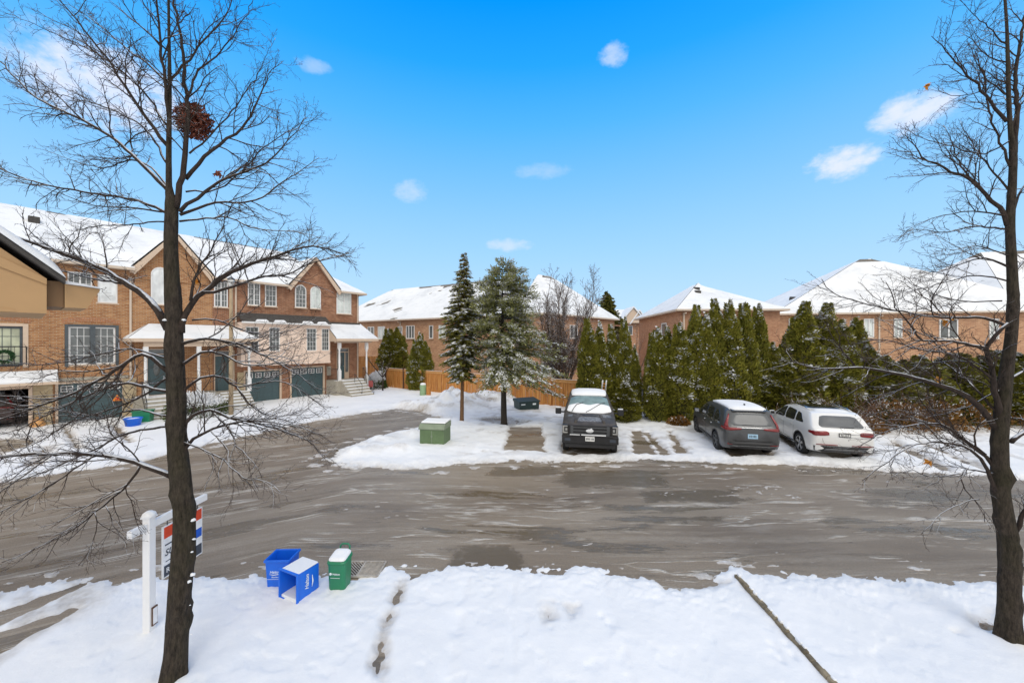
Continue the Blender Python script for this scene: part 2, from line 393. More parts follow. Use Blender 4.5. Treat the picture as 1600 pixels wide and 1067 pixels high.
BARE = [(P_([(797, 667), (847, 667), (853, 706), (787, 706)]), 1.0),               # cleared stall beside the pickup
        (P_([(878, 690), (962, 690), (966, 712), (876, 712)]), .75),              # under the pickup
        (P_([(985, 673), (1000, 673), (1030, 712), (988, 712)]), .93), (P_([(1003, 676), (1014, 676), (1052, 712), (1030, 712)]), .9),
        (P_([(1042, 674), (1049, 674), (1078, 711), (1056, 711)]), .9),
        (P_([(1118, 690), (1200, 690), (1215, 712), (1140, 715)]), .85), (P_([(1262, 695), (1350, 695), (1372, 714), (1300, 718)]), .85),
        (P_([(1200, 672), (1215, 672), (1275, 716), (1255, 716)]), .7),
        (P_([(1385, 690), (1400, 690), (1500, 738), (1470, 738)]), .74), (P_([(1430, 690), (1440, 690), (1560, 738), (1535, 738)]), .74),
        (P_([(93, 668), (108, 668), (131, 702), (112, 702)]), .9), (P_([(168, 662), (182, 662), (214, 692), (196, 694)]), .9),
        (P_([(-60, 690), (50, 684), (60, 692), (-40, 730)]), .8), (P_([(62, 700), (92, 697), (70, 728), (30, 735)]), .72),
        (P_([(-80, 960), (0, 957), (120, 912), (140, 914), (40, 962), (-60, 1010)]), .78), (P_([(-80, 1020), (0, 985), (110, 950), (128, 953), (30, 1010), (-60, 1060)]), .86),
        (P_([(620, 905), (634, 905), (624, 945), (607, 985), (598, 1067), (576, 1067), (590, 985), (608, 945)]), .80),
        (P_([(1005, 900), (1100, 905), (1140, 912), (1110, 925), (1040, 918)]), .85),
        (P_([(845, 945), (858, 948), (868, 972), (852, 974)]), .62), (P_([(888, 950), (900, 950), (902, 974), (890, 974)]), .55),
        (P_([(735, 655), (790, 652), (830, 660), (800, 668)]), .6), (P_([(1520, 960), (1560, 955), (1570, 985), (1500, 990)]), .35)]
def bump_(X, Y, cx, cy, rx, ry, h, a=0):
    ca, sa = math.cos(a), math.sin(a); dx, dy = X-cx, Y-cy
    u_, v_ = (dx*ca+dy*sa)/rx, (-dx*sa+dy*ca)/ry
    return h*np.exp(-(u_*u_+v_*v_))
def snow_height(X, Y):
    jit = (fbm(X*2.2, Y*2.2, 4, 3)-.5)*.45 + (fbm(X*9, Y*9, 3, 5)-.5)*.22
    near = (Y < 8.2)
    jit = np.where(near & ((X < -2.3) | (X > 4.3)), jit*.35, jit*1.15)
    d = sdf(ASPH, X, Y)
    dj = d + jit + np.where(near, .08 + .20*sstep(-2.5, -1.9, X)*sstep(4.4, 3.9, X), 0)
    depth = .085 + .04*(fbm(X*.5, Y*.5, 3, 9)-.3)
    depth = np.where(near, depth*.62, depth)
    h = sstep(-.06, np.where(near, .55, .85), dj)*(depth+.035) - .035
    h += (fbm(X*7, Y*7, 3, 13)-.5)*.07*np.exp(-((dj-.15)/.45)**2)
    h += (fbm(X*15, Y*15, 2, 17)-.5)*.035*np.exp(-(dj/.8)**2)*sstep(-.05, .15, dj)
    lump = fbm(X*1.6, Y*1.6, 4, 21)
    # ridge the plough leaves along the far edge
    far = sstep(11, 12, Y)
    h += far*np.exp(-((dj-.45)/.35)**2)*.06*sstep(.35, .75, lump)
    bank = 0
    for (px, py, rx, ry, hh, a) in [(712, 634, 1.8, 1.1, .98, -.5), (768, 630, 1.5, 1.0, .74, -.6), (685, 641, 1.7, .8, .34, .2), (800, 632, 1.2, .8, .22, -.5),
                                    (648, 636, 1.6, .6, .35, -.3), (597, 693, .55, .5, .30, .6), (560, 712, .7, .35, .20, .3), (625, 706, .9, .5, .26, 0), (575, 703, .6, .4, .16, 0), (640, 682, .7, .5, .2, 0), (740, 700, .9, .6, .12, 0)]:
        gx, gy = gp(px, py); bank = bank + bump_(X, Y, gx, gy, rx, ry, hh, a)
    thin = 1-sstep(-.4, .4, sdf(P_([(-300, 930), (20, 918), (135, 903), (175, 930), (60, 1010), (-60, 1080), (-300, 1200)]), X, Y))
    h = np.where(h > 0, h*(1-.55*thin), h)
    rough_l = .55 + .9*fbm(X*1.8, Y*1.8, 5, 33)
    h += bank*rough_l*sstep(-.1, .5, dj)
    h += np.where(bank > .05, (np.abs(fbm(X*4, Y*4, 3, 41)-.5))*-.22*np.minimum(bank*2, 1), 0)
    # dents and small relief of the lawn snow
    h += (fbm(X*1.1, Y*1.1, 3, 51)-.5)*.045*sstep(.2, .8, d)
    h += (fbm(X*5, Y*5, 3, 55)-.5)*.018*sstep(.1, .5, d)
    dirt = np.exp(-np.maximum(dj, 0)/np.where(Y < 9, .10, .26))*np.where(Y < 9, .7, .95)
    dirt = dirt + thin*.55*sstep(.42, .66, fbm(X*1.6+Y*.9, Y*1.6, 4, 66))
    dirt = dirt + np.clip(bank*1.3*sstep(.46, .66, fbm(X*2.5, Y*2.5, 4, 61)), 0, .55)
    for poly, st in BARE:
        x0 = min(p[0] for p in poly)-.6; x1 = max(p[0] for p in poly)+.6; y0 = min(p[1] for p in poly)-.6; y1 = max(p[1] for p in poly)+.6
        s = (X > x0) & (X < x1) & (Y > y0) & (Y < y1)
        if not s.any(): continue
        dd = sdf(poly, X[s], Y[s]) + (fbm(X[s]*4, Y[s]*4, 3, 71)-.5)*.28
        k = 1-sstep(-.16, .12, dd)
        w = fbm(X[s]*3.5, Y[s]*3.5, 4, 81)
        cut = k*np.clip(st + (w-.5)*1.3*(1-st)*2.2 + (st > .97)*.3, 0, 1.15)
        h[s] = h[s]*(1-np.minimum(cut, 1)) - .03*cut
        dirt[s] = np.maximum(dirt[s], k*st*.9)
    fz = sstep(12, 13, Y)*sstep(.3, 1.2, d); tr_ = fbm(X*3.2, Y*3.2, 5, 91)
    h += (tr_-.5)*.07*fz*(X > -6)
    h += -np.abs(fbm(X*1.4+7, Y*1.4, 3, 95)-.5)*.10*fz*sstep(-3, -1, X)
    dirt = dirt + fz*sstep(-2.6, -1.2, X)*sstep(.56, .70, fbm(X*2.1, Y*2.1, 4, 97))*.38
    vv = Y - .55*np.minimum(X+4.5, 0) + .9*fbm(X*.15, Y*.15, 3, 15)
    on = sstep(-.12, -.5, d)
    n1 = fbm(X*.16+3, vv*1.15, 5, 111); n2 = fbm(X*.22, vv*2.1+5, 5, 115); ch = fbm(X*6, Y*9, 3, 119); gt = sstep(.50, .60, fbm(X*.5, vv*1.1, 3, 121))
    rd = np.maximum(1-np.abs(n1-.5)/.010, 1-np.abs(n2-.5)/.007)*sstep(.36, .55, ch)*gt
    hs = np.clip(rd, 0, 1)*.022-.014
    edge = np.exp(-((d+.35)/.35)**2)*sstep(11, 12, Y)+.7*np.exp(-((d+.22)/.2)**2)*(Y < 8.3)
    e2 = fbm(X*2.2, Y*4.5, 5, 125); hs = np.maximum(hs, sstep(.60, .68, e2*(.75+.35*edge))*edge*.03-.014)
    h = np.where((hs > -.012) & (h < .004), hs, h); dirt = np.where((on > 0) & (hs > -.012), .55+.35*ch, dirt)
    for (a_, b_, w_, k_) in ((gp(728, 905), gp(690, 1120), .10, .030), (gp(938, 908), gp(1000, 1120), .11, .026), (gp(800, 905), gp(800, 1120), .05, .012), (gp(1250, 905), gp(1420, 1080), .05, .012)):
        dl = sdf([a_, b_, (b_[0]+.001, b_[1])], X, Y); h += -np.exp(-(np.abs(dl)/w_)**2)*k_*sstep(.25, .6, fbm(X*3, Y*3, 3, 131))*(h > .02)
    h += -.012*sstep(.58, .72, fbm(X*2.6, Y*2.6, 4, 135))*(Y < 8)*(h > .03)
    # footprints
    for (px, py) in [(1214, 1018), (1228, 1012), (1240, 1030), (1222, 1036), (1204, 1010), (1236, 1024), (892, 960), (905, 950), (950, 978), (940, 968), (860, 985)]:
        gx, gy = gp(px, py); h -= bump_(X, Y, gx, gy, .045, .06, .028)
    # groove left by the path edge
    return h, np.clip(dirt, 0, 1)
def build_snow():
    rows = 2.6*np.exp(np.arange(0, 560)*.0058)        # 2.6 m .. 66 m, finer cells close by
    cols = np.linspace(-2.0, 2.0, 1100)
    Yg, T = np.meshgrid(rows, cols, indexing='ij'); Xg = Yg*T
    h, dirt = snow_height(Xg, Yg)
    V = np.stack([Xg, Yg, h], -1).reshape(-1, 3)
    nr, nc = Xg.shape; i = np.arange(nr*nc).reshape(nr, nc)
    q = np.stack([i[:-1, :-1], i[:-1, 1:], i[1:, 1:], i[1:, :-1]], -1).reshape(-1, 4)
    keep = (h.reshape(-1)[q].max(1) > -.012)
    q = q[keep]
    used, inv = np.unique(q, return_inverse=True); q = inv.reshape(q.shape); V = V[used]; dv = dirt.reshape(-1)[used]
    o = np_mesh('snow_cover', V, q, M['snow_g'], smooth=True)
    a = o.data.attributes.new('dirt', 'FLOAT', 'POINT'); a.data.foreach_set('value', dv.astype(np.float32))
    tag(o, kind='structure')
build_snow()
def snow_z(x, y):
    h, _ = snow_height(np.array([x], float), np.array([y], float)); return max(0.0, float(h[0]))
# stretch of snow behind the camera side, outside the fan of the fine sheet
nb = MB(); nb.quad((-60, -20, .05), (60, -20, .05), (60, 2.62, .05), (-60, 2.62, .05)); tag(nb.build('lawn_snow', M['snow']), kind='structure')

# ---------------------------------------------------------------- building kit (local x along the front, -y outwards, z up)
def wall_front(mb, x0, x1, z0, z1, openings, y=0.0, depth=.14, mat=0, rmat=None):
    """front wall with real openings and reveals; openings (a,b,c,d)"""
    xs = sorted({x0, x1, *[o[0] for o in openings], *[o[1] for o in openings]})
    zs = sorted({z0, z1, *[o[2] for o in openings], *[o[3] for o in openings]})
    xs = [x for x in xs if x0 <= x <= x1]; zs = [z for z in zs if z0 <= z <= z1]
    for a, b in zip(xs, xs[1:]):
        for c, d in zip(zs, zs[1:]):
            mx, mz = (a+b)/2, (c+d)/2
            if any(o[0] < mx < o[1] and o[2] < mz < o[3] for o in openings): continue
            mb.quad((a, y, c), (b, y, c), (b, y, d), (a, y, d), mat)
    r = mat if rmat is None else rmat
    for a, b, c, d in openings:
        e = y+depth
        mb.quad((a, y, c), (a, y, d), (a, e, d), (a, e, c), r); mb.quad((b, y, d), (b, y, c), (b, e, c), (b, e, d), r)
        mb.quad((a, y, d), (b, y, d), (b, e, d), (a, e, d), r); mb.quad((b, y, c), (a, y, c), (a, e, c), (b, e, c), r)
def window(parent, x0, x1, z0, z1, y, leaves=1, nx=2, nz=3, frame='white', pane='glass', fw=.055, arch=False, sill=True, M4=None, lintel=None):
    """frame with muntins; pane as its sub-part"""
    f = MB(); d0, d1 = y-.035, y+.05
    f.box(x0, x0+fw, d0, d1, z0, z1, M=M4); f.box(x1-fw, x1, d0, d1, z0, z1, M=M4)
    f.box(x0+fw, x1-fw, d0, d1, z0, z0+fw, M=M4)
    if not arch: f.box(x0+fw, x1-fw, d0, d1, z1-fw, z1, M=M4)
    lw = (x1-x0)/leaves
    for i in range(1, leaves): f.box(x0+lw*i-fw*.6, x0+lw*i+fw*.6, d0-.004, d1, z0+fw, z1-(0 if arch else fw), M=M4)
    for i in range(leaves):
        a, b = x0+lw*i+fw, x0+lw*(i+1)-fw
        for j in range(1, nx): f.box(a+(b-a)*j/nx-.010, a+(b-a)*j/nx+.010, y-.008, y+.02, z0+fw, z1-(0 if arch else fw), M=M4)
        for j in range(1, nz): f.box(a, b, y-.011, y+.017, z0+(z1-z0)*j/nz-.010, z0+(z1-z0)*j/nz+.010, M=M4)
    g = MB(); cx, R = (x0+x1)/2, (x1-x0)/2
    g.box(x0+fw*.5, x1-fw*.5, y+.004, y+.03, z0+fw*.5, z1-(0 if arch else fw*.5), M=M4)
    if arch:
        n = 12
        out = [(cx+R*math.cos(math.pi*i/n), z1+R*math.sin(math.pi*i/n)*arch) for i in range(n+1)]
        inn = [(cx+(R-fw)*math.cos(math.pi*i/n), z1+(R-fw)*math.sin(math.pi*i/n)*arch) for i in range(n+1)]
        for i in range(n):
            f.prism([(out[i][0], d0, out[i][1]), (out[i+1][0], d0, out[i+1][1]), (inn[i+1][0], d0, inn[i+1][1]), (inn[i][0], d0, inn[i][1])], (0, d1-d0, 0), M=M4)
        g.prism([(p[0], y+.004, p[1]) for p in inn], (0, .026, 0), M=M4)
        f.box(cx-.01, cx+.01, y-.008, y+.003, z1, z1+(R-fw)*arch, M=M4)
    fo = f.build('window', M_[frame], parent)
    g.build('pane', M_[pane], fo)
    if sill:
        s = MB(); s.box(x0-.06, x1+.06, y-.09, y-.036, z0-.07, z0-.005, M=M4); s.build('sill', M_['trim'], fo)
    return fo
def roof_facet(mb_roof, snow_list, a, b, c, d, snow=True, amt=.055, bare=.96, seed=0, n=(26, 14), melt=0.0):
    """a,b = eave ends; c,d = ridge ends (c above b, d above a). Snow sheet with melted ragged patches near the ridge"""
    a, b, c, d = map(Vector, (a, b, c, d))
    nrm = (b-a).cross(d-a) if (d-a).length > .01 else (b-a).cross(c-a)
    if nrm.z < 0: nrm = -nrm
    nrm.normalize()
    nu, nv = n; g = []; q0 = 6; gv = []
    for j in range(q0+1):
        for i in range(q0+1): gv.append((a*(1-i/q0)+b*i/q0)*(1-j/q0)+(d*(1-i/q0)+c*i/q0)*j/q0)
    mb_roof.add(gv, [(j*(q0+1)+i, j*(q0+1)+i+1, (j+1)*(q0+1)+i+1, (j+1)*(q0+1)+i) for j in range(q0) for i in range(q0)])
    if not snow: return
    for j in range(nv+1):
        v = j/nv
        for i in range(nu+1):
            u_ = i/nu
            p = (a*(1-u_)+b*u_)*(1-v)+(d*(1-u_)+c*u_)*v
            e = float(fbm(p.x*.9+seed, p.y*.9+p.z, 4, 5)); e2 = float(fbm(p.x*.35+seed, p.y*.35+p.z*.5, 3, 8))
            o = amt*(.7+.5*e)
            if v > bare: o -= .19*(1-min(1, abs(e2-.5)*0+e*1.25)) if False else (.17 if e2 > .47 else .02)
            if melt and e*.6+e2*.4 > 1-melt: o -= .12
            if j == 0: o = amt*.45
            g.append(p + nrm*o)
    snow_list.append((g, nu, nv))
def build_snow_sheets(snow_list, parent, name='snow'):
    V = []; Q = []
    for g, nu, nv in snow_list:
        b = len(V); V += [tuple(p) for p in g]
        for j in range(nv):
            for i in range(nu): Q.append((b+j*(nu+1)+i, b+j*(nu+1)+i+1, b+(j+1)*(nu+1)+i+1, b+(j+1)*(nu+1)+i))
        # thick lip at the eave
        for i in range(nu):
            p, q = g[i], g[i+1]; k = len(V)
            V += [tuple(p), tuple(q), (q.x, q.y, q.z-.07), (p.x, p.y, p.z-.07)]; Q.append((k, k+1, k+2, k+3))
    return np_mesh(name, V, Q, M['roof_snow'], parent=parent, smooth=True)
def strip(mb, p, q, w, h, mat=0, drop=0):
    """square bar from p to q (fascia / gutter)"""
    p, q = Vector(p), Vector(q); t = (q-p).normalized(); s = t.cross(Vector((0, 0, 1))).normalized()*w/2
    u_ = Vector((0, 0, h))
    mb.prism([p-s, p+s, p+s+u_, p-s+u_], q-p, mat)
def downspout(parent, x, y, z0, z1, name='downspout', m='gutter'):
    mb = MB(); mb.box(x-.04, x+.04, y-.08, y-.005, z0, z1); mb.build(name, M[m], parent)
M_ = M
def garage_door(parent, x0, x1, z1, y):
    d = MB(); d.box(x0, x1, y, y+.04, .0, z1)
    n = 4; ph = (z1)/4
    for r in range(3):
        for c in range(n):
            w = (x1-x0)/n; d.box(x0+c*w+.08, x0+(c+1)*w-.08, y-.012, y+.005, r*ph+.08, (r+1)*ph-.08)
    for r in range(1, 4): d.box(x0, x1, y-.004, y+.002, r*ph-.008, r*ph+.008)
    o = d.build('garage_door', M['teal'], parent)
    for c in range(n):
        w = (x1-x0)/n; a, b = x0+c*w+.07, x0+(c+1)*w-.07; zb, zt = 3*ph+.10, 4*ph-.10
        m = MB(); t = .035
        m.box(a, b, y-.03, y-.002, zb, zb+t); m.box(a, b, y-.03, y-.002, zt-t, zt); m.box(a, a+t, y-.03, y-.002, zb+t, zt-t); m.box(b-t, b, y-.03, y-.002, zb+t, zt-t)
        m.box((a+b)/2-.012, (a+b)/2+.012, y-.028, y-.002, zb+t, zt-t); m.box(a+t, b-t, y-.026, y-.002, (zb+zt)/2-.012, (zb+zt)/2+.012)
        m.box(a+t, b-t, y-.012, y-.001, zb+t, zt-t, 1)
        m.build('door_light', [M['white'], M['frame_dark']], o)
    fr = MB(); fr.box(x0-.10, x0-.002, y-.12, y+.03, 0, z1+.10); fr.box(x1+.002, x1+.10, y-.12, y+.03, 0, z1+.10); fr.box(x0-.002, x1+.002, y-.12, y+.03, z1+.002, z1+.10)
    fr.build('garage_frame', M['trim'], parent)
def arch_course(parent, x0, x1, z, y, rise=.12, h=.24):
    """segmental soldier course of bricks"""
    mb = MB(); n = max(6, int((x1-x0)/.09)); 
    for i in range(n):
        a = x0+(x1-x0)*i/n; b = x0+(x1-x0)*(i+1)/n
        f = lambda x: rise*(1-((x-(x0+x1)/2)/((x1-x0)/2))**2)
        mb.prism([(a+.006, y-.018, z+f(a)), (b-.006, y-.018, z+f(b)), (b-.006, y-.018, z+f(b)+h), (a+.006, y-.018, z+f(a)+h)], (0, .05, 0))
    mb.build('brick_arch', M['soldier'], parent)
def entry_door(parent, x0, x1, z0, z1, y, side=0, transom=.35, mat='teal'):
    d = MB(); xr = x1-side
    zt = z1-transom
    d.box(x0+.05, xr-.05, y, y+.05, z0, zt)
    for c in (0, 1):
        a = x0+.05+(xr-x0-.1)*c/2+.07; b = x0+.05+(xr-x0-.1)*(c+1)/2-.07
        d.box(a, b, y-.012, y+.002, z0+.15, z0+.75)
    o = d.build('door', M[mat], parent)
    g = MB(); g.lathe([(0, 0), (.03, .01), (.035, .03), (.02, .05), (0, .052)], 10, M=Matrix.Translation((xr-.14, y-.002, z0+1.0)) @ Matrix.Rotation(math.pi/2, 4, 'X'))
    g.build('handle', M['chrome'], o)
    g = MB(); g.lathe([(0, 0), (.10, .012), (.30, .006), (.30, 0)], 12, M=Matrix.Translation(((x0+xr)/2, y-.002, z0+1.45)) @ Matrix.Rotation(math.pi/2, 4, 'X') @ Matrix.Diagonal((.5, 1.4, 1, 1)))
    g.build('door_glass', M['glass'], o)
    f = MB(); f.box(x0, x0+.05, y-.06, y+.05, z0, z1); f.box(x1-.05, x1, y-.06, y+.05, z0, z1); f.box(x0+.05, x1-.05, y-.06, y+.05, z1-.06, z1); f.box(x0+.05, x1-.05, y-.06, y+.05, zt+.002, zt+.05)
    if side: f.box(xr-.05, xr, y-.06, y+.05, z0, zt)
    f.build('door_frame', M['trim'], parent)
    w = MB(); w.box(x0+.05, x1-.05, y+.002, y+.03, zt+.05, z1-.06)
    if side: w.box(xr, x1-.05, y+.002, y+.03, z0+.5, zt-.02); w.box(xr, x1-.05, y-.01, y+.03, z0, z0+.5, 1)
    w.build('transom', [M['glass'], M['trim']], parent)
def steps(parent, x0, x1, ya, yb, z, n, name='steps', snow=.035, wall=True):
    """flight rising from yb (out, negative) to ya at height z; solid under"""
    mb = MB(); sn = MB(); h = z/n; t = (ya-yb)/n
    for i in range(n):
        y0 = yb+i*t
        mb.box(x0, x1, y0, ya, i*h+.001*i, (i+1)*h)
    o = mb.build(name, M['concrete'], parent)
    for i in range(n):
        y0 = yb+i*t
        sn = MB(); sn.box(x0+.03, x1-.03, y0+.02, (y0+t if i < n-1 else ya)-.01, (i+1)*h+.002, (i+1)*h+snow+random.uniform(-.01, .015), taper=-.012); sn.build('snow', M['snow'], o)
    return o
def railing(parent, pts, h=.9, every=.16, m='iron', name='railing'):
    mb = MB(); pts = [Vector(p) for p in pts]
    for a, b in zip(pts, pts[1:]):
        for dz in (h, .1): mb.tube([a+Vector((0, 0, dz)), b+Vector((0, 0, dz))], .018 if dz == h else .011, 6)
        n = max(1, int((b-a).length/every))
        for i in range(n+1):
            p = a.lerp(b, i/n); mb.tube([p+Vector((0, 0, 0)), p+Vector((0, 0, h))], .008 if 0 < i < n else .018, 5)
    return mb.build(name, M[m], parent)

# ---------------------------------------------------------------- the row of townhouses on the left
ROWO = (-15.1, 27.8); UX = (.606, .795); ROT = math.atan2(UX[1], UX[0])
EA = 8.15      # eave
def rowpt(s, off, z=0): return Vector((ROWO[0]+s*.606+off*.795, ROWO[1]+s*.795-off*.606, z))
def unit_base(name, label, **kw):
    # origin of every unit in the row = row origin, so the local x is the distance along the row
    return empty(name, (ROWO[0], ROWO[1], 0), ROT, label, 'house', 'row of brick townhouses')
BW = ['brick']
def body(parent, x0, x1, openings, mats=('brick',), zt=EA, depth=10, left=True, right=True, extra=None):
    mb = MB(); wall_front(mb, x0, x1, 0, zt, openings)
    mb.quad((x1, 0, 0), (x1, depth, 0), (x1, depth, zt), (x1, 0, zt)); mb.quad((x0, depth, 0), (x0, 0, 0), (x0, 0, zt), (x0, depth, zt))
    mb.quad((x1, depth, 0), (x0, depth, 0), (x0, depth, zt), (x1, depth, zt))
    for e in (extra or []): mb.poly(e)
    mb.build('wall', M[mats[0]], parent)
def main_roof(parent, x0, x1, hip=False, seed=0, gap=None):
    mb = MB(); sl = []; e = .42; R = 11.45; ym = 5.0; z0 = EA-.12
    if not hip:
        sl0 = (R-z0)/(ym+e)
        for (a_, b_, yy) in ([(x0, x1, -e)] if not gap else [t_ for t_ in ((x0, gap[0], -e), (max(x0, gap[0]), min(x1, gap[1]), .35), (gap[1], x1, -e)) if t_[1]-t_[0] > .05]):
            zz = z0+(yy+e)*sl0; roof_facet(mb, sl, (a_, yy, zz), (b_, yy, zz), (b_, ym, R), (a_, ym, R), seed=seed, n=(max(6, int((b_-a_)*6)), 26), bare=.97)
        roof_facet(mb, sl, (x1, 10+e, z0), (x0, 10+e, z0), (x0, ym, R), (x1, ym, R), seed=seed+3, n=(10, 10))
    else:
        xr = x1-4.2; xe = x1+e
        sl0 = (R-z0)/(ym+e); zz = z0+(.35+e)*sl0; gx = x0+1.0
        roof_facet(mb, sl, (x0, .35, zz), (gap[1], .35, zz), (gap[1]-1.1-.9, ym, R), (x0, ym, R), seed=seed, n=(24, 26), bare=.97)
        roof_facet(mb, sl, (gap[1], -e, z0), (xe, -e, z0), (xr, ym, R), (gap[1]-2.0, ym, R), seed=seed, n=(24, 26), bare=.97)
        roof_facet(mb, sl, (xe, -e, z0), (xe, 10+e, z0), (xr, ym, R), (xr, ym, R), seed=seed+1, n=(16, 16), bare=2)
        roof_facet(mb, sl, (xe, 10+e, z0), (x0, 10+e, z0), (x0, ym, R), (xr, ym, R), seed=seed+3, n=(10, 10))
    o = mb.build('roof', M['shingle'], parent); build_snow_sheets(sl, o)
    g = MB(); xe = x1+(e if hip else 0)
    for (a_, b_) in ([(x0, xe)] if not gap else [t_ for t_ in ((x0, gap[0]), (gap[1], xe)) if t_[1]-t_[0] > .05]):
        g.box(a_, b_, -e-.10, -e+.02, z0-.12, z0+.015); g.box(a_, b_, -e+.02, -.002, z0-.10, z0-.07)
    if hip: g.box(xe-.02, xe+.10, -e+.02, 10+e, z0-.12, z0+.015); g.box(x1+.002, xe-.02, -.002, 10, z0-.10, z0-.07)
    g.build('gutter', M['gutter'], parent)
    return o
def front_gable(parent, x0, x1, zp, brick='brick', seed=0, y=-.05):
    """brick gable with raked trim; x0,x1 feet at the eave, zp peak"""
    xm = (x0+x1)/2; b = MB(); 
    b.prism([(x0+.25, y, EA-.6), (x1-.25, y, EA-.6), (x1-.25, y, EA-.14), (xm, y, zp-.22), (x0+.25, y, EA-.14)], (0, .3, 0)); b.build('gable_wall', M[brick], parent)
    t = MB()
    for sx in (x0, x1):
        a = Vector((sx, y-.30, EA-.20)); p = Vector((xm, y-.30, zp)); dn = Vector((0, 0, -.24))
        t.prism([a, p, p+dn, a+dn+Vector(((.2 if sx == x0 else -.2), 0, 0))], (0, .06, 0))
        # soffit board under the rake
        t.prism([a+Vector((0, .06, -.10)), p+Vector((0, .06, -.14)), p+Vector((0, .06, -.19)), a+Vector((.1 if sx == x0 else -.1, .06, -.15))], (0, .26, 0))
    t.build('rake_trim', M['trim'], parent)
    rb = MB(); sl = []; yr = (zp-EA)/(11.45-EA+.12)*5.4
    roof_facet(rb, sl, (x0, yr*0-.36, EA-.14), (x0, .3, EA+.0), (xm, yr, zp+.02), (xm, -.36, zp+.02), seed=seed, n=(10, 14), bare=.93)
    roof_facet(rb, sl, (x1, .3, EA+.0), (x1, -.36, EA-.14), (xm, -.36, zp+.02), (xm, yr, zp+.02), seed=seed+2, n=(10, 14), bare=.93)
    o = rb.build('gable_roof', M['shingle'], parent); build_snow_sheets(sl, o)
def porch_roof(parent, x0, x1, yo, ze, zt, left_hip=True, right_hip=True, seed=0, hip=1.0):
    """lean-to roof with hipped ends"""
    mb = MB(); sl = []
    la = x0+(hip if left_hip else 0); ra = x1-(hip if right_hip else 0)
    roof_facet(mb, sl, (x0, yo, ze), (x1, yo, ze), (ra, -.02, zt), (la, -.02, zt), seed=seed, n=(30, 12), bare=2)
    if left_hip: roof_facet(mb, sl, (x0, -.02, ze), (x0, yo, ze), (la, -.02, zt), (la, -.02, zt), n=(8, 8), bare=2)
    if right_hip: roof_facet(mb, sl, (x1, yo, ze), (x1, -.02, ze), (ra, -.02, zt), (ra, -.02, zt), n=(8, 8), bare=2)
    o = mb.build('porch_roof', M['shingle'], parent); build_snow_sheets(sl, o)
    f = MB(); f.box(x0-.03, x1+.03, yo-.08, yo+.03, ze-.17, ze+.01); f.box(x0, x1, yo+.03, -.01, ze-.12, ze-.06); f.box(x0-.03, x0+.05, yo+.03, -.01, ze-.17, ze-.005); f.box(x1-.05, x1+.03, yo+.03, -.01, ze-.17, ze-.005)
    f.build('porch_fascia', M['trim'], parent)
def column(parent, x, y, z0, z1, r=.09):
    mb = MB(); h = z1-z0
    mb.box(x-.1, x+.1, y-.1, y+.1, z0, z0+h*.28); mb.box(x-.1, x+.1, y-.1, y+.1, z1-h*.14, z1)
    mb.lathe([(.085, z0+h*.28), (.1, z0+h*.30), (.06, z0+h*.33), (.075, z0+h*.5), (.06, z0+h*.80), (.1, z0+h*.84), (.085, z1-h*.14)], 12, M=Matrix.Translation((x, y, 0)))
    mb.build('porch_column', M['white'], parent)

# --- unit A: open garage, balcony window
A = unit_base('townhouse', 'leftmost brick townhouse in the row, with open dark garage, wreath at its window and railing')
xa0, xa1 = -19.5, -11.98
body(A, xa0, xa1, [(-15.2, -12.5, 0, 2.0), (-14.6, -12.78, 2.95, 4.8)], ('brick_warm',))
window(A, -14.6, -12.78, 2.97, 4.79, .08, leaves=2, nx=3, nz=4, frame='frame_dark', pane='glass_green', fw=.09, sill=False)
fr = MB(); fr.box(-14.72, -14.602, -.03, .1, 2.9, 4.92); fr.box(-12.778, -12.62, -.03, .1, 2.9, 4.92); fr.box(-14.6, -12.78, -.03, .1, 4.802, 4.93); fr.build('window_trim', M['trim'], A)
arch_course(A, -14.8, -12.55, 4.95, 0)
railing(A, [(-14.7, -.03, 3.0), (-14.7, -.18, 3.0), (-12.68, -.18, 3.0), (-12.68, -.03, 3.0)], .85)
w = MB()
for i in range(160):
    a = random.uniform(0, 2*math.pi); c = Vector((-13.3+.24*math.cos(a), -.26, 3.42+.24*math.sin(a))); d = Vector((random.uniform(-1, 1), random.uniform(-.7, .2), random.uniform(-1, 1))).normalized()*.09
    e = d.orthogonal().normalized()*.025; w.quad(c-d-e, c+d-e, c+d+e, c-d+e)
tag(w.build('wreath', M['wreath']), 'round green wreath on the balcony railing of the leftmost townhouse', 'wreath')
bpy.data.objects['wreath'].location = (ROWO[0], ROWO[1], 0); bpy.data.objects['wreath'].rotation_euler = (0, 0, ROT)
# pier of pale blocks and the pent roof over the garage
for a_, b_ in ((-12.49, -11.9), (-15.9, -15.21)): pr = MB(); pr.box(a_, b_, -.12, -.004, 0, 2.1); pr.build('stone_pier', M['stone'], A)
gf = MB(); gf.box(-12.62, -12.502, -.15, .1, 0, 2.0); gf.box(-15.19, -12.62, -.15, .1, 1.9, 2.02); gf.build('garage_frame', M['trim'], A)
pt = MB(); sl = []
roof_facet(pt, sl, (-16.2, -.75, 2.2), (-11.75, -.75, 2.2), (-11.75, -.01, 2.62), (-16.2, -.01, 2.62), amt=.14, bare=2, n=(30, 6))
o = pt.build('pent_roof', M['shingle_dark'], A); build_snow_sheets(sl, o)
f = MB(); f.box(-16.2, -11.75, -.82, -.74, 2.08, 2.2); f.box(-16.2, -11.75, -.74, -.01, 2.09, 2.13); f.build('pent_fascia', M['trim'], A)
gi = MB(); gi.quad((-15.2, .14, 0), (-15.2, 5.8, 0), (-15.2, 5.8, 2.1), (-15.2, .14, 2.1)); gi.quad((-12.5, 5.8, 0), (-12.5, .14, 0), (-12.5, .14, 2.1), (-12.5, 5.8, 2.1))
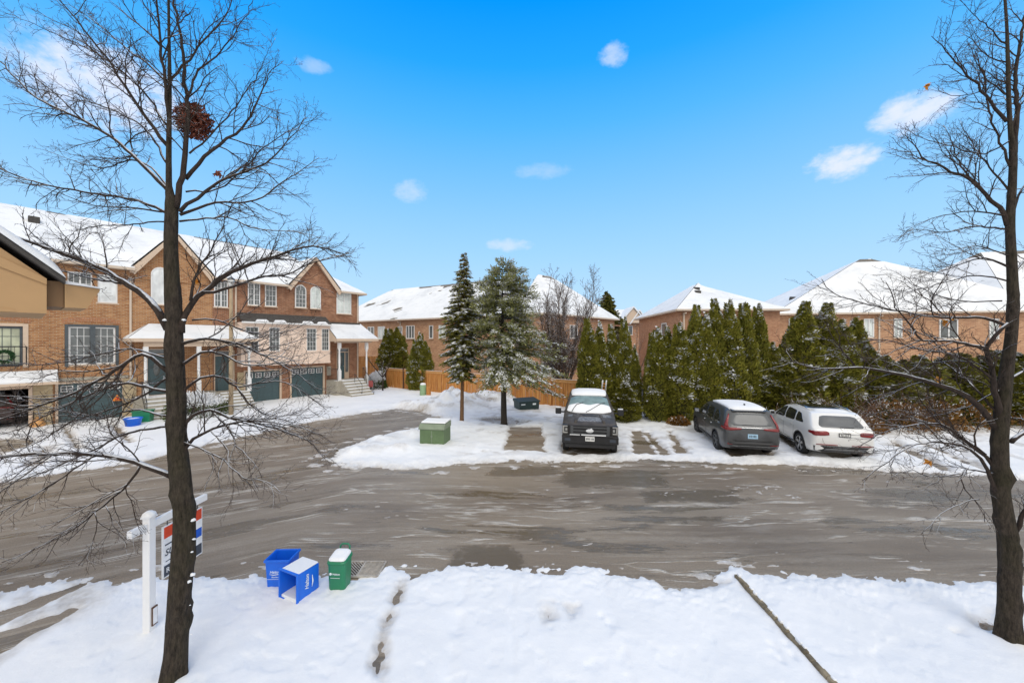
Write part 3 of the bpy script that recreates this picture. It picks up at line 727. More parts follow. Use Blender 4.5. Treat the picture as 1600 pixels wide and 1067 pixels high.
gi.quad((-15.2, 5.8, 0), (-12.5, 5.8, 0), (-12.5, 5.8, 2.1), (-15.2, 5.8, 2.1)); gi.quad((-15.2, .14, 2.09), (-12.5, .14, 2.09), (-12.5, 5.8, 2.09), (-15.2, 5.8, 2.09)); gi.quad((-15.2, .02, .012), (-12.5, .02, .012), (-12.5, 5.8, .012), (-15.2, 5.8, .012))
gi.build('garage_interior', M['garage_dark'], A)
main_roof(A, xa0, xa1, seed=1)
vv = MB(); vv.box(-.2, .2, -.2, .2, -.3, .12); vo = vv.build('roof_vent', M['shingle_dark'], A, bevel=.03); vo.location = (-12.4, 3.3, 10.55)
# --- unit B: dark windows, arched window under the first gable, left half of the shared porch
B = unit_base('townhouse', 'brick townhouse with closed dark garage door and tall arched window, right of the open garage')
xb0, xb1 = -11.975, -5.62
body(B, xb0, xb1, [(-11.74, -9.5, 0, 2.02), (-11.4, -9.78, 2.92, 4.85), (-11.43, -10.6, 6.45, 7.6), (-10.42, -9.7, 6.12, 7.6), (-8.6, -7.7, 1.1, 3.72)], ('brick_warm',))
garage_door(B, -11.72, -9.52, 2.0, .09)
window(B, -11.4, -9.78, 2.93, 4.84, .07, leaves=2, nx=3, nz=4, frame='white', pane='glass', fw=.07)
fr = MB()
for a, b in ((-11.52, -11.402), (-9.778, -9.66)): fr.box(a, b, -.05, .1, 2.85, 4.95)
fr.box(-10.68, -10.50, -.05, .05, 2.95, 4.85); fr.box(-11.402, -9.778, -.05, .1, 4.852, 4.96); fr.build('dark_surround', M['frame_dark'], B)
arch_course(B, -11.6, -9.6, 4.98, 0)
window(B, -11.43, -10.6, 6.46, 7.59, .07, leaves=2, nx=2, nz=2, pane='glass')
window(B, -10.42, -9.7, 6.13, 7.59, .07, leaves=1, nx=1, nz=1, pane='glass_blind')
window(B, -8.42, -7.62, 6.2, 7.85, -.10, leaves=1, nx=1, nz=1, pane='glass_blind', arch=1.1)
entry_door(B, -8.58, -7.72, 1.1, 3.7, .08)
st = MB(); st.box(-9.5, -9.0, -.12, -.004, 0, 2.1); st.build('stone_pier', M['stone'], B)
tr = MB(); tr.box(-11.9, -9.3, -.07, -.004, 2.14, 2.3); tr.build('stone_band', M['concrete'], B)
downspout(B, -9.22, 0, .2, 7.6); downspout(B, -9.3, 0, .1, 1.8)
steps(B, -8.9, -7.4, -1.25, -2.6, 1.1, 6)
lg = MB(); lg.box(-9.15, -5.64, -1.25, -.003, 0, 1.1); o = lg.build('porch_floor', M['concrete'], B); sn = MB(); sn.box(-9.1, -7.7, -1.2, -.5, 1.102, 1.13); sn.build('snow', M['snow'], o)
railing(B, [(-7.35, -1.2, 1.1), (-5.7, -1.2, 1.1)], .9); railing(B, [(-8.95, -2.55, .1), (-8.95, -1.3, 1.1)], .9, .3)
porch_roof(B, -9.5, -6.42, -1.5, 4.25, 5.05, True, False, 4)
bm = MB(); bm.box(-8.9, -6.43, -1.42, -1.26, 3.82, 4.1); bm.build('porch_beam', M['trim'], B)
column(B, -8.82, -1.34, 1.1, 3.82); column(B, -6.6, -1.34, 1.1, 3.82)
main_roof(B, xb0, xb1, seed=2, gap=(-9.1, -5.6)); front_gable(B, -9.3, -5.55, 10.35, 'brick_warm', 3)
# --- unit C: right half of the porch, its garage, left part of the pink bay
C_ = unit_base('townhouse', 'middle brick townhouse behind the lamp pole, with left half of the pink bay')
xc0, xc1 = -5.615, -1.455
body(C_, xc0, xc1, [(-3.9, -1.8, 0, 2.12), (-5.55, -4.45, 1.0, 3.55)])
garage_door(C_, -3.88, -1.82, 2.1, .09); entry_door(C_, -5.53, -4.47, 1.0, 3.53, .08)
def bay(parent, x0, x1, wins, seed):
    mb = MB(); yo = -.75; wall_front(mb, x0, x1, 2.5, 5.33, wins, yo, .10)
    mb.quad((x1, yo, 2.5), (x1, -.002, 2.5), (x1, -.002, 5.33), (x1, yo, 5.33)); mb.quad((x0, -.002, 2.5), (x0, yo, 2.5), (x0, yo, 5.33), (x0, -.002, 5.33))
    mb.quad((x0, yo, 2.5), (x0, -.002, 2.5), (x1, -.002, 2.5), (x1, yo, 2.5))
    o = mb.build('bay', M['stucco'], parent)
    for d_, a_, b_ in ((.05, 2.5, 2.66), (.06, 5.15, 5.33), (.03, 3.33, 3.40)): t = MB(); t.box(x0, x1, yo-d_, yo-.003, a_, b_); t.build('bay_trim', M['stucco'], o)
    for i, w_ in enumerate(wins): window(parent, *w_[:2], w_[2], w_[3], yo+.05, leaves=1, nx=3, nz=5, pane='glass' if i % 2 == 0 or True else 'glass_curtain', sill=False, fw=.05)
    r = MB(); s2 = []; roof_facet(r, s2, (x0-.02, yo-.22, 5.36), (x1+.02, yo-.22, 5.36), (x1+.02, -.01, 5.98), (x0-.02, -.01, 5.98), amt=.03, seed=seed, bare=2, melt=.62, n=(34, 8))
    ro = r.build('bay_roof', M['shingle_dark'], parent); 
    g = MB(); g.box(x0-.02, x1+.02, yo-.28, yo-.2, 5.27, 5.37); g.box(x0, x1, yo-.2, yo-.062, 5.30, 5.34); g.build('bay_gutter', M['white'], parent)
    for a in (.25, .62): 
        q = MB(); xx = x0+(x1-x0)*a; q.prism([(xx, yo-.2, 5.385), (xx+.8, yo-.2, 5.385), (xx+.7, yo-.02, 5.53), (xx+.15, yo-.04, 5.51)], (0, -.01, .03)); q.build('snow', M['snow'], ro)
bay(C_, -4.35, -1.457, [(-4.1, -3.35, 3.45, 5.05), (-2.75, -2.1, 3.45, 5.05)], 6)
arch_course(C_, -4.0, -1.7, 2.2, 0, .08, .2)
window(C_, -5.95+.4, -4.85, 6.25, 7.85, -.03, leaves=2, nx=2, nz=4)
window(C_, -3.75, -3.05, 6.5, 7.95, -.03, leaves=2, nx=2, nz=4); window(C_, -2.75, -2.05, 6.5, 7.95, -.03, leaves=1, nx=3, nz=4)
st = MB(); st.box(-4.35, -4.0, -.12, -.004, 0, 2.1); st.build('stone_pier', M['stone'], C_)
downspout(C_, -4.42, 0, 4.5, 7.7)
steps(C_, -5.9+.3, -4.1, -1.25, -2.6, 1.0, 6)
lg = MB(); lg.box(-5.63+.02, -4.2, -1.25, -.003, 0, 1.0); o = lg.build('porch_floor', M['concrete'], C_)
porch_roof(C_, -6.415, -3.6, -1.5, 4.25, 5.05, False, True, 8)
bm = MB(); bm.box(-6.40, -4.0, -1.42, -1.26, 3.82, 4.1); bm.build('porch_beam', M['trim'], C_); column(C_, -4.1, -1.34, 1.0, 3.82)
main_roof(C_, xc0, xc1, seed=3)
# --- unit E: end of the row
E_ = unit_base('townhouse', 'end townhouse of the row, with front steps, white porch columns and arched upper windows')
xe0, xe1 = -1.45, 4.1
body(E_, xe0, xe1, [(-1.08, 1.22, 0, 2.2), (2.25, 3.3, 1.15, 3.6)])
garage_door(E_, -1.06, 1.20, 2.18, .09); entry_door(E_, 2.27, 3.28, 1.15, 3.58, .08, side=.32)
bay(E_, -1.453, 1.35, [(-.35, .35, 3.42, 5.05), (.72, 1.32-.04, 3.42, 5.05)], 9)
arch_course(E_, -1.2, 1.3, 2.28, 0, .10, .2)
window(E_, -.86, -.1, 6.55, 7.8, -.10, nx=3, nz=4, arch=1.05); window(E_, .2, .96, 6.55, 7.8, -.10, nx=2, nz=4, arch=1.05, pane='glass_curtain')
window(E_, 2.22, 3.42, 6.3, 7.95, -.03, leaves=2, nx=2, nz=5, pane='glass_curtain')
front_gable(E_, -1.85+.41, 2.5, 10.35, 'brick', 12)
main_roof(E_, xe0, xe1, hip=True, seed=5, gap=(-1.9, 2.4))
o = steps(E_, 1.75, 3.5, -1.55, -3.1, 1.15, 6)
lg = MB(); lg.box(1.42, 3.9, -1.55, -.003, 0, 1.15); o = lg.build('porch_floor', M['concrete'], E_); sn = MB(); sn.box(1.45, 2.2, -1.5, -1.1, 1.152, 1.18); sn.build('snow', M['snow'], o)
column(E_, 1.72, -1.4, 1.15, 4.0); column(E_, 3.95, -1.4, .35, 4.0)
# gabled lean-to over the entrance
mb = MB(); sl = []; roof_facet(mb, sl, (1.3, -1.75, 4.3), (4.75, -1.75, 4.3), (4.2, -.02, 5.5), (1.3, -.02, 5.5), seed=14, n=(30, 14), bare=2, amt=.07)
o = mb.build('porch_roof', M['shingle'], E_); build_snow_sheets(sl, o)
f = MB(); f.box(1.3, 4.75, -1.82, -1.74, 4.12, 4.3); f.box(1.36, 4.3, -1.55, -1.35, 4.0, 4.12); f.prism([(1.30, -1.74, 4.12), (1.30, -.02, 4.12), (1.30, -.02, 5.46), (1.30, -1.74, 4.28)], (.05, 0, 0)); f.prism([(4.3, -1.74, 4.12), (4.3, -.02, 4.12), (4.3, -.02, 5.0), (4.3, -1.74, 4.28)], (.05, 0, 0)); f.box(1.36, 4.3, -1.34, -.02, 4.08, 4.12)
f.build('porch_fascia', M['trim'], E_)
railing(E_, [(3.55, -3.05, .05), (3.55, -1.55, 1.15), (3.85, -1.5, 1.15)], .9, .14); railing(E_, [(1.5, -1.5, 1.15), (1.5, -.1, 1.15)], .9, .14); railing(E_, [(2.6, -3.0, .1), (2.6, -2.0, .85)], .8, 2)
mt = MB(); mt.box(1.45, 1.7, -.22, -.004, 1.5, 2.2); mt.build('meter_box', M['concrete'], E_, bevel=.02)
downspout(E_, 3.98, 0, .2, 7.95)
dk = MB(); dk.box(1.36, xe1, -.20, -.003, 5.42, 5.60); dk.build('flashing_course', M['shingle_dark'], E_)

# neighbouring gable overhang close by on the left
def near_overhang():
    s0, s1 = -15.9, -12.74; off = 21.8
    root = empty('porch_canopy', rowpt(0, off), ROT, 'tan boarded gable overhang with snowy sloping roof, close at the left edge', 'porch canopy')
    m = .62*.9
    zc = 4.84
    mb = MB(); pts = [(s0, 0, 4.43), (s1, 0, 4.43), (s1, 0, zc), (s0, 0, zc+(s1-s0)*.93)]
    mb.prism(pts, (0, 1.6, 0)); mb.build('gable_board', M['tan'], root)
    b2 = MB(); b2.prism([(s0, -.012, 4.9), (-12.98, -.012, 4.46), (-12.96, -.012, 4.435), (s0, -.012, 4.435)], (0, .011, 0)); b2.prism([(s0, -.02, 6.3), (s1, -.02, 4.77), (s1, -.02, 4.84), (s0, -.02, 6.45+.3)], (0, .019, 0)); b2.build('raked_board', M['tan'], root)
    r = MB(); ri = Vector((-12.60, 0, 4.855)); le = Vector((s0, 0, 4.855+(-12.60-s0)*.93))
    r.prism([ri+Vector((0, -.10, -.06)), le+Vector((0, -.10, -.06)), le+Vector((0, -.10, 0)), ri+Vector((.0, -.10, 0))], (0, 1.7, 0)); ro = r.build('roof', M['shingle_dark'], root)
    s = MB(); n = 40; top = []; 
    rowsV = []
    for i in range(n+1):
        t = i/n; p = ri.lerp(le, t); th = .075*(.75+.5*float(fbm(t*9, 3, 3, 2)))*min(1, (t+.004)*26)
        for y, k in ((-.12, 0), (-.115, .55), (-.06, 1), (.5, 1.1), (1.0, 1.1), (1.58, .9), (1.62, 0)):
            rowsV.append((p.x+.35*th*k, y, p.z+th*k+.002))
    fs = [(i*7+j, i*7+j+1, (i+1)*7+j+1, (i+1)*7+j) for i in range(n) for j in range(6)]
    s.add(rowsV, fs, smooth=True); s.build('snow', M['snow'], ro)
    e = MB(); e.box(-12.735, -12.605, .10, .9, 4.52, 4.83); e.build('soffit_box', M['tan_shaded'], root)
    c = MB(); c.prism([(-12.60, .06, 4.515), (-12.42, .06, 4.515), (-12.395, .06, 4.56), (-12.36, .06, 4.66), (-12.31, .06, 4.74), (-12.31, .06, 4.77), (-12.60, .06, 4.80)], (0, .8, 0)); c.build('eave_return', M['tan'], root)
    sc_ = MB(); sc_.prism([(-12.60, .03, 4.802), (-12.45, .03, 4.79), (-12.30, .03, 4.772), (-12.315, .03, 4.79), (-12.45, .03, 4.815), (-12.60, .03, 4.84)], (0, .83, 0)); sc_.build('snow', M['snow'], root)
    p = MB(); p.box(-15.6, -15.3, .3, .6, 0, 4.43); p.build('support_post', M['tan'], root)
near_overhang()

# ---------------------------------------------------------------- houses beyond the fence
def poly_house(name, label, P, eave, ridge, zr, brick='brick_far', wins=(), group='brick houses beyond the fence', over=.4, vents=(), melt=0, seedv=0, spouts=(), door=None):
    """P: four ground corners (world, going round), ridge: two world points; facets follow the edges 0-1 (front),1-2 (right),2-3,3-0"""
    o0 = Vector((*P[0], 0)); root = empty(name, o0, 0, label, 'house', group)
    L = [Vector((*p, 0))-o0 for p in P]; cen = sum(L, Vector())/4
    mb = MB()
    for i in range(4):
        a, b = L[i], L[(i+1) % 4]; mb.quad(a, b, b+Vector((0, 0, eave)), a+Vector((0, 0, eave)))
    mb.build('wall', M[brick], root)
    OV = []
    for i in range(4):
        p = L[i]; d1 = (p-L[i-1]).normalized(); d2 = (p-L[(i+1) % 4]).normalized(); OV.append(p+(d1+d2)*over+Vector((0, 0, eave-.05)))
    r0, r1 = [Vector((*r, zr))-o0 for r in ridge]
    rb = MB(); sl = []
    roof_facet(rb, sl, OV[0], OV[1], r1, r0, seed=seedv, n=(60, 30), bare=.965, melt=melt)
    roof_facet(rb, sl, OV[1], OV[2], r1, r1, seed=seedv+2, n=(30, 24), bare=.95, melt=melt)
    roof_facet(rb, sl, OV[2], OV[3], r0, r1, seed=seedv+4, n=(10, 8))
    roof_facet(rb, sl, OV[3], OV[0], r0, r0, seed=seedv+6, n=(30, 24), bare=.95, melt=melt)
    ro = rb.build('roof', M['shingle'], root); build_snow_sheets(sl, ro)
    g = MB()
    for i in range(4): strip(g, OV[i]+Vector((0, 0, -.11)), OV[(i+1) % 4]+Vector((0, 0, -.11)), .12, .13)
    sf = [OV[i]+Vector((0, 0, -.09)) for i in range(4)]; g.poly(sf[::-1]); g.build('gutter', M['gutter'], root)
    def edgeM(i):
        a, b = L[i], L[(i+1) % 4]; ang = math.atan2(b.y-a.y, b.x-a.x); return Matrix.Translation(a) @ Matrix.Rotation(ang, 4, 'Z')
    for (e, x0, x1, z0, z1, kw) in wins: window(root, x0, x1, z0, z1, -.03, M4=edgeM(e), fw=.07, **kw)
    for (e, x) in spouts:
        d = MB(); d.box(x-.05, x+.05, -.09, -.004, .2, eave-.25, M=edgeM(e)); d.box(x-.05, x+.05, -over, -.09, eave-.35, eave-.27, M=edgeM(e)); d.build('downspout', M['gutter'], root)
    for v in vents:
        p = Vector(v[:3])-o0; q = MB(); q.box(-.22, .22, -.15, .15, -.2, .12); ob = q.build('roof_vent', M['shingle_dark'], root, bevel=.03); ob.location = p; ob.rotation_euler = (.3, 0, v[3] if len(v) > 3 else 0)
    return root
def ray_to_line(px, A_, B_):
    k = (px-800)/F; ax, ay = A_; dx, dy = B_[0]-ax, B_[1]-ay; t = (k*ay-ax)/(dx-k*dy); return t*math.hypot(dx, dy)
WK = dict(leaves=2, nx=1, nz=1)
# long block
Pc = [(-22.0, 46.0), (.6, 32.6), (6.6, 42.7), (-16.0, 56.1)]
def wpos(px, P, e=0): return ray_to_line(px, P[e], P[(e+1) % 4])
ws = []
for x0, x1, zt, zb, kw in [(575, 585, 5.75, 4.35, WK), (591, 602, 5.75, 4.35, WK), (622, 629, 5.7, 4.3, dict(leaves=1, nx=1, nz=1)), (635, 648, 5.75, 4.4, dict(leaves=3, nx=1, nz=1)), (671, 677, 5.7, 4.4, dict(leaves=1, nx=1, nz=1)), (686, 697, 5.7, 4.4, WK), (636, 645, 2.5, 1.0, WK), (660, 676, 2.1, .6, WK), (732, 742, 5.7, 4.4, WK), (768, 780, 2.4, 1.0, WK)]:
    a, b = wpos(x0, Pc), wpos(x1, Pc); ws.append((0, a, b, zb, zt, dict(kw, pane='glass_curtain' if x0 in (591, 686) else 'glass')))
poly_house('brick_house', 'long brick house with snowy roof behind the wooden fence, behind the tall spruce', Pc, 6.45, [(-15.0, 47.5), (-1.3, 39.6)], 10.6, wins=ws, melt=.36, seedv=2, spouts=((0, wpos(626, Pc)),))
# taller block with corner towards the street
Pd = [(-1.2, 33.62), (2.6, 31.55), (11.6, 41.0), (7.2, 47.0)]
Pd = [(.62, 32.62), (2.7, 31.5), (10.9, 40.2), (5.0, 46.5)]
poly_house('brick_house', 'brick house with steep pyramid snow roof behind the bare tree, its corner facing the street', Pd, 6.5, [(2.6, 37.6), (4.0, 38.9)], 10.75, 'brick_far',
           wins=[(1, wpos(846, Pd, 1), wpos(857, Pd, 1), 1.3, 2.4, dict(leaves=2, nx=1, nz=1)), (1, wpos(890, Pd, 1), wpos(902, Pd, 1), 4.4, 5.6, dict(leaves=2, nx=1, nz=1))], seedv=21, spouts=((1, .7),))
# hipped house behind the cedar row
Pe = [(12.2, 27.4), (19.3, 27.2), (19.8, 38.5), (13.0, 38.6)]
poly_house('brick_house', 'brick house with low hipped snow roof behind the tall cedar row', Pe, 6.45, [(15.6, 31.6), (16.8, 33.5)], 9.0, 'brick_red',
           wins=[(0, 1.0, 2.3, 4.6, 5.6, dict(leaves=2, nx=1, nz=1)), (3, 7.2, 8.4, 4.4, 5.6, dict(leaves=1, nx=1, nz=1))], seedv=33, spouts=((0, .25),), vents=((14.9, 30.5, 8.35), (14.7, 29.9, 8.0)))
Pf = [(21.8, 31.0), (41.0, 27.4), (43.5, 40), (24.5, 43.5)]
ws = [(0, wpos(a, Pf), wpos(b, Pf), z0, z1, dict(leaves=2, nx=1, nz=1, pane=pn)) for a, b, z0, z1, pn in [(1232, 1246, 4.7, 5.95, 'glass'), (1349, 1365, 4.4, 5.9, 'glass_curtain'), (1396, 1409, 4.4, 5.9, 'glass_curtain'), (1467, 1496, 4.3, 5.8, 'glass'), (1545, 1560, 4.3, 5.8, 'glass_curtain')]]
poly_house('brick_house', 'wide brick house with big snowy hip roof on the right, behind the bushes', Pf, 6.4, [(31.9, 34.6), (32.8, 34.4)], 11.6, 'brick_far', wins=ws, seedv=41, spouts=((0, wpos(1373, Pf)),), vents=((24.4, 32.8, 7.85),))
Pg = [(44.2, 33.0), (62, 30), (64, 44), (40, 48)]
poly_house('brick_house', 'brick house at the far right edge, roof seen through the branches', Pg, 6.4, [(49.0, 39.5), (55, 38)], 13.4, 'brick_far', seedv=47)
Ph = [(-9.5, 66), (12, 63), (13, 72), (-9, 74)]
# far gables seen between the houses
def far_house(label, px0, px1, Y, ze, zr, brick, two=False):
    x0 = (px0-800)/F*Y; x1 = (px1-800)/F*Y; root = empty('distant_house', (x0, Y, 0), 0, label, 'house', 'small distant houses'); w_ = x1-x0
    mb = MB(); mb.box(0, w_, 0, 9, 0, ze); mb.build('wall', M[brick], root)
    rb = MB(); sl = []
    roof_facet(rb, sl, (-.4, -.4, ze), (w_+.4, -.4, ze), (w_-1.2, 4.5, zr), (1.2, 4.5, zr), bare=2, n=(16, 10), amt=.1); roof_facet(rb, sl, (w_+.4, -.4, ze), (w_+.4, 9.4, ze), (w_-1.2, 4.5, zr), (w_-1.2, 4.5, zr), bare=2, n=(8, 8)); roof_facet(rb, sl, (-.4, 9.4, ze), (-.4, -.4, ze), (1.2, 4.5, zr), (1.2, 4.5, zr), bare=2, n=(8, 8)); rb.quad((w_+.4, 9.4, ze), (-.4, 9.4, ze), (1.2, 4.5, zr), (w_-1.2, 4.5, zr))
    ro = rb.build('roof', M['shingle'], root); build_snow_sheets(sl, ro)
    for (cx, hw, zp) in ([(w_*.45, 1.9, zr-.2), (w_*.62, 1.1, ze+1.6)] if two else [(w_*.5, 1.6, zr-.8)]):
        g = MB(); g.prism([(cx-hw, -.6-hw*.1, ze-.1), (cx+hw, -.6-hw*.1, ze-.1), (cx, -.6-hw*.1, zp)], (0, 4, 0)); go = g.build('dormer', M['trim'], root)
        s = MB()
        for sg in (-1, 1): s.prism([(cx+sg*(hw+.3), -.8-hw*.1, ze-.3), (cx, -.8-hw*.1, zp+.12), (cx, -.8-hw*.1, zp+.34), (cx+sg*(hw+.35), -.8-hw*.1, ze-.05)], (0, 4.2, 0))
        s.build('snow', M['snow'], go)
    window(root, w_*.25, w_*.25+1.2, ze-1.9, ze-.5, -.03, leaves=2, nx=1, nz=1)
far_house('small distant house with snowy gabled roof between the two brick houses', 962, 1018, 58, 7.0, 9.3, 'brick_red', True)
far_house('distant house with a dark wall, lowest roof in the gap between the houses', 925, 990, 76, 7.6, 9.6, 'brick_red')
# pale shed with flat snowy roof seen in the gap of the cedars
sh = empty('shed', (6.2, 24.6, 0), 0, 'pale garden shed with snow on its flat roof, seen through the gap between cedars', 'shed')
m_ = MB(); m_.box(0, 2.0, 0, 2, 0, 2.5); m_.build('wall', M['trim'], sh); m_ = MB(); m_.box(-.1, 2.1, -.1, 2.1, 2.5, 2.62); o = m_.build('roof', M['white'], sh); m_ = MB(); m_.box(-.08, 2.08, -.08, 2.08, 2.622, 2.78); m_.build('snow', M['snow'], o, bevel=.04)
m_ = MB(); m_.box(.6, 1.3, -.03, -.002, .1, 2.0); m_.build('door', M['concrete'], sh)
cn = empty('canopy', (19.9, 25.4, 0), 0, 'small white curved canopy roof below the brick house, right of the tall cedar row', 'canopy')
m_ = MB(); m_.prism([(1.2*math.cos(a), 0, 3.35+.55*math.sin(a)) for a in [math.pi*i/10 for i in range(11)]], (0, 1.6, 0)); m_.build('roof', M['snow'], cn)
for x in (-1.1, 1.1): m_ = MB(); m_.box(x-.06, x+.06, .05, .17, 0, 3.34); m_.build('post', M['white'], cn)

# ---------------------------------------------------------------- fence
FA, FB = Vector((-11.2, 33.6, 0)), Vector((4.4, 22.5, 0))
fence = empty('wooden_fence', FA, math.atan2(FB.y-FA.y, FB.x-FA.x), 'orange cedar board fence with capped rail across the back of the lot', 'fence')
FL = (FB-FA).length; nseg = 8; sg = FL/nseg
for i in range(nseg):
    mb = MB(); x = i*sg+.06
    while x < (i+1)*sg-.1:
        w_ = .135; j = random.uniform(-.006, .006); mb.box(x, x+w_, -.012+j+(.02 if int(x*7.1) % 2 else 0), .01+j+(.02 if int(x*7.1) % 2 else 0), .04, 1.70); x += w_+.006
    po = mb.build('fence_panel', M['fence'], fence)
    r = MB(); r.box(i*sg+.06, (i+1)*sg-.06, -.03, .05, 1.705, 1.75); r.box(i*sg+.06, (i+1)*sg-.06, -.035, -.02, 1.56, 1.68); r.build('top_rail', M['wood_rail'], po)
    s = MB(); s.box(i*sg+.1, (i+1)*sg-.1, -.025, .045, 1.752, 1.768); s.build('snow', M['snow'], po)
for i in range(nseg+1):
    p = MB(); p.box(i*sg-.055, i*sg+.055, -.06, .06, 0, 1.84); p.box(i*sg-.075, i*sg+.075, -.08, .08, 1.84, 1.88); p.build('fence_post', M['wood_dark'] if i in (0, 1, 2) else M['fence'], fence)
ns = MB(); ns.box(-.11, .11, -.012, 0, -.16, .16); o = ns.build('notice_board', M['white']); fx = ray_to_line(738, FA[:2], FB[:2]); o.location = (FA+(FB-FA)*(fx/FL)+Vector((0, 0, 1.5))+Vector((-.05, -.09, 0))); o.rotation_euler = (0, 0, math.atan2(FB.y-FA.y, FB.x-FA.x)); tag(o, 'small white notice fixed to the wooden fence between spruce and pine', 'notice')
# back garden fences beyond the end unit
bf = empty('garden_fence', (-11.9, 36.6, 0), math.radians(8), 'orange slatted garden fence seen behind the end porch', 'fence')
m_ = MB(); 
for z in np.arange(.3, 2.6, .17): m_.box(-4, .3, -.02, .02, z, z+.15)
m_.build('board_panel', M['fence'], bf); m_ = MB(); [m_.box(x, x+.1, .02, .12, 0, 2.7) for x in (-4, -2, .2)]; m_.build('fence_posts', M['wood_rail'], bf)
dkf = empty('dark_fence', (7.2, 21.6, 0), 0, 'dark low fence in the gap between the two cedar groups', 'fence'); m_ = MB(); 
for i in range(12): m_.box(i*.13, i*.13+.115, 0, .03, .05, 1.55)
m_.build('board_panel', M['frame_dark'], dkf); m_ = MB(); m_.box(-.05, 1.6, -.03, .06, 1.55, 1.6); m_.build('top_rail', M['concrete'], dkf)

# ---------------------------------------------------------------- bare trees
def catmull(pts, step=.12):
    pts = [Vector(p) for p in pts]; P = [pts[0]*2-pts[1]] + pts + [pts[-1]*2-pts[-2]]; out = [pts[0].copy()]
    for i in range(1, len(P)-2):
        a, b, c, d = P[i-1:i+3]; n = max(1, int((c-b).length/step))
        for j in range(1, n+1):
            t = j/n; out.append(.5*((2*b)+(c-a)*t+(2*a-5*b+4*c-d)*t*t+(3*b-a-3*c+d)*t**3))
    return out
class Tree:
    def __init__(s, seed): s.r = random.Random(seed); s.mb = MB(); s.cnt = 0; s.rmin = .0016; s.two = False
    def wander(s, p, d, L, r0, r1, step, curl, lift):
        pts = [p.copy()]; rad = [r0]; n = max(2, int(L/step)); d = d.normalized()
        for i in range(n):
            d = (d + Vector((s.r.gauss(0, curl), s.r.gauss(0, curl), s.r.gauss(0, curl)+lift))).normalized()
            p = p + d*(L/n); pts.append(p.copy()); rad.append(r0+(r1-r0)*(i+1)/n)
        return pts, rad
    def sprout(s, pts, rad, level, dens, Ls, start=.15, maxlevel=3, lift=.02, outward=None):
        """side shoots along a branch"""
        L = sum((b-a).length for a, b in zip(pts, pts[1:])); n = max(1, int(L*dens)); side = 1
        for i in range(n+1):
            t = start+(1-start)*(i+s.r.random()*.8)/(n+1); t = min(t, .99); f = t*(len(pts)-1); k = int(f); k2 = min(k+1, len(pts)-1)
            p = pts[k].lerp(pts[k2], f-k); tg = (pts[k2]-pts[max(k-1, 0)]).normalized()
            ax = tg.orthogonal().normalized(); ax.rotate(Matrix.Rotation(s.r.uniform(0, 6.283), 3, tg))
            if side*ax.dot(Vector((.3, .2, 1))) < 0 and s.r.random() < .6: ax = -ax
            side = -side
            an = s.r.uniform(.38, .88); d = tg*math.cos(an)+ax*math.sin(an)
            l = Ls*(1.05-.55*t)*s.r.uniform(.5, 1.3); rr = max(s.rmin, min(rad[k]*.6, .0040+l*.0065))
            cp, cr = s.wander(p, d, l, rr, max(s.rmin*.8, rr*.35), .08 if level == 1 else .055, .13+.04*level, lift)
            s.mb.tube(cp, cr, 4 if level == 1 else 3, mat=(1 if level >= 2 and s.two else 0), cap=False, smooth=True); s.cnt += 1
            if level < maxlevel: s.sprout(cp, cr, level+1, dens*(1.35 if level == 1 else 1.1), l*(.46), .10, maxlevel, lift)
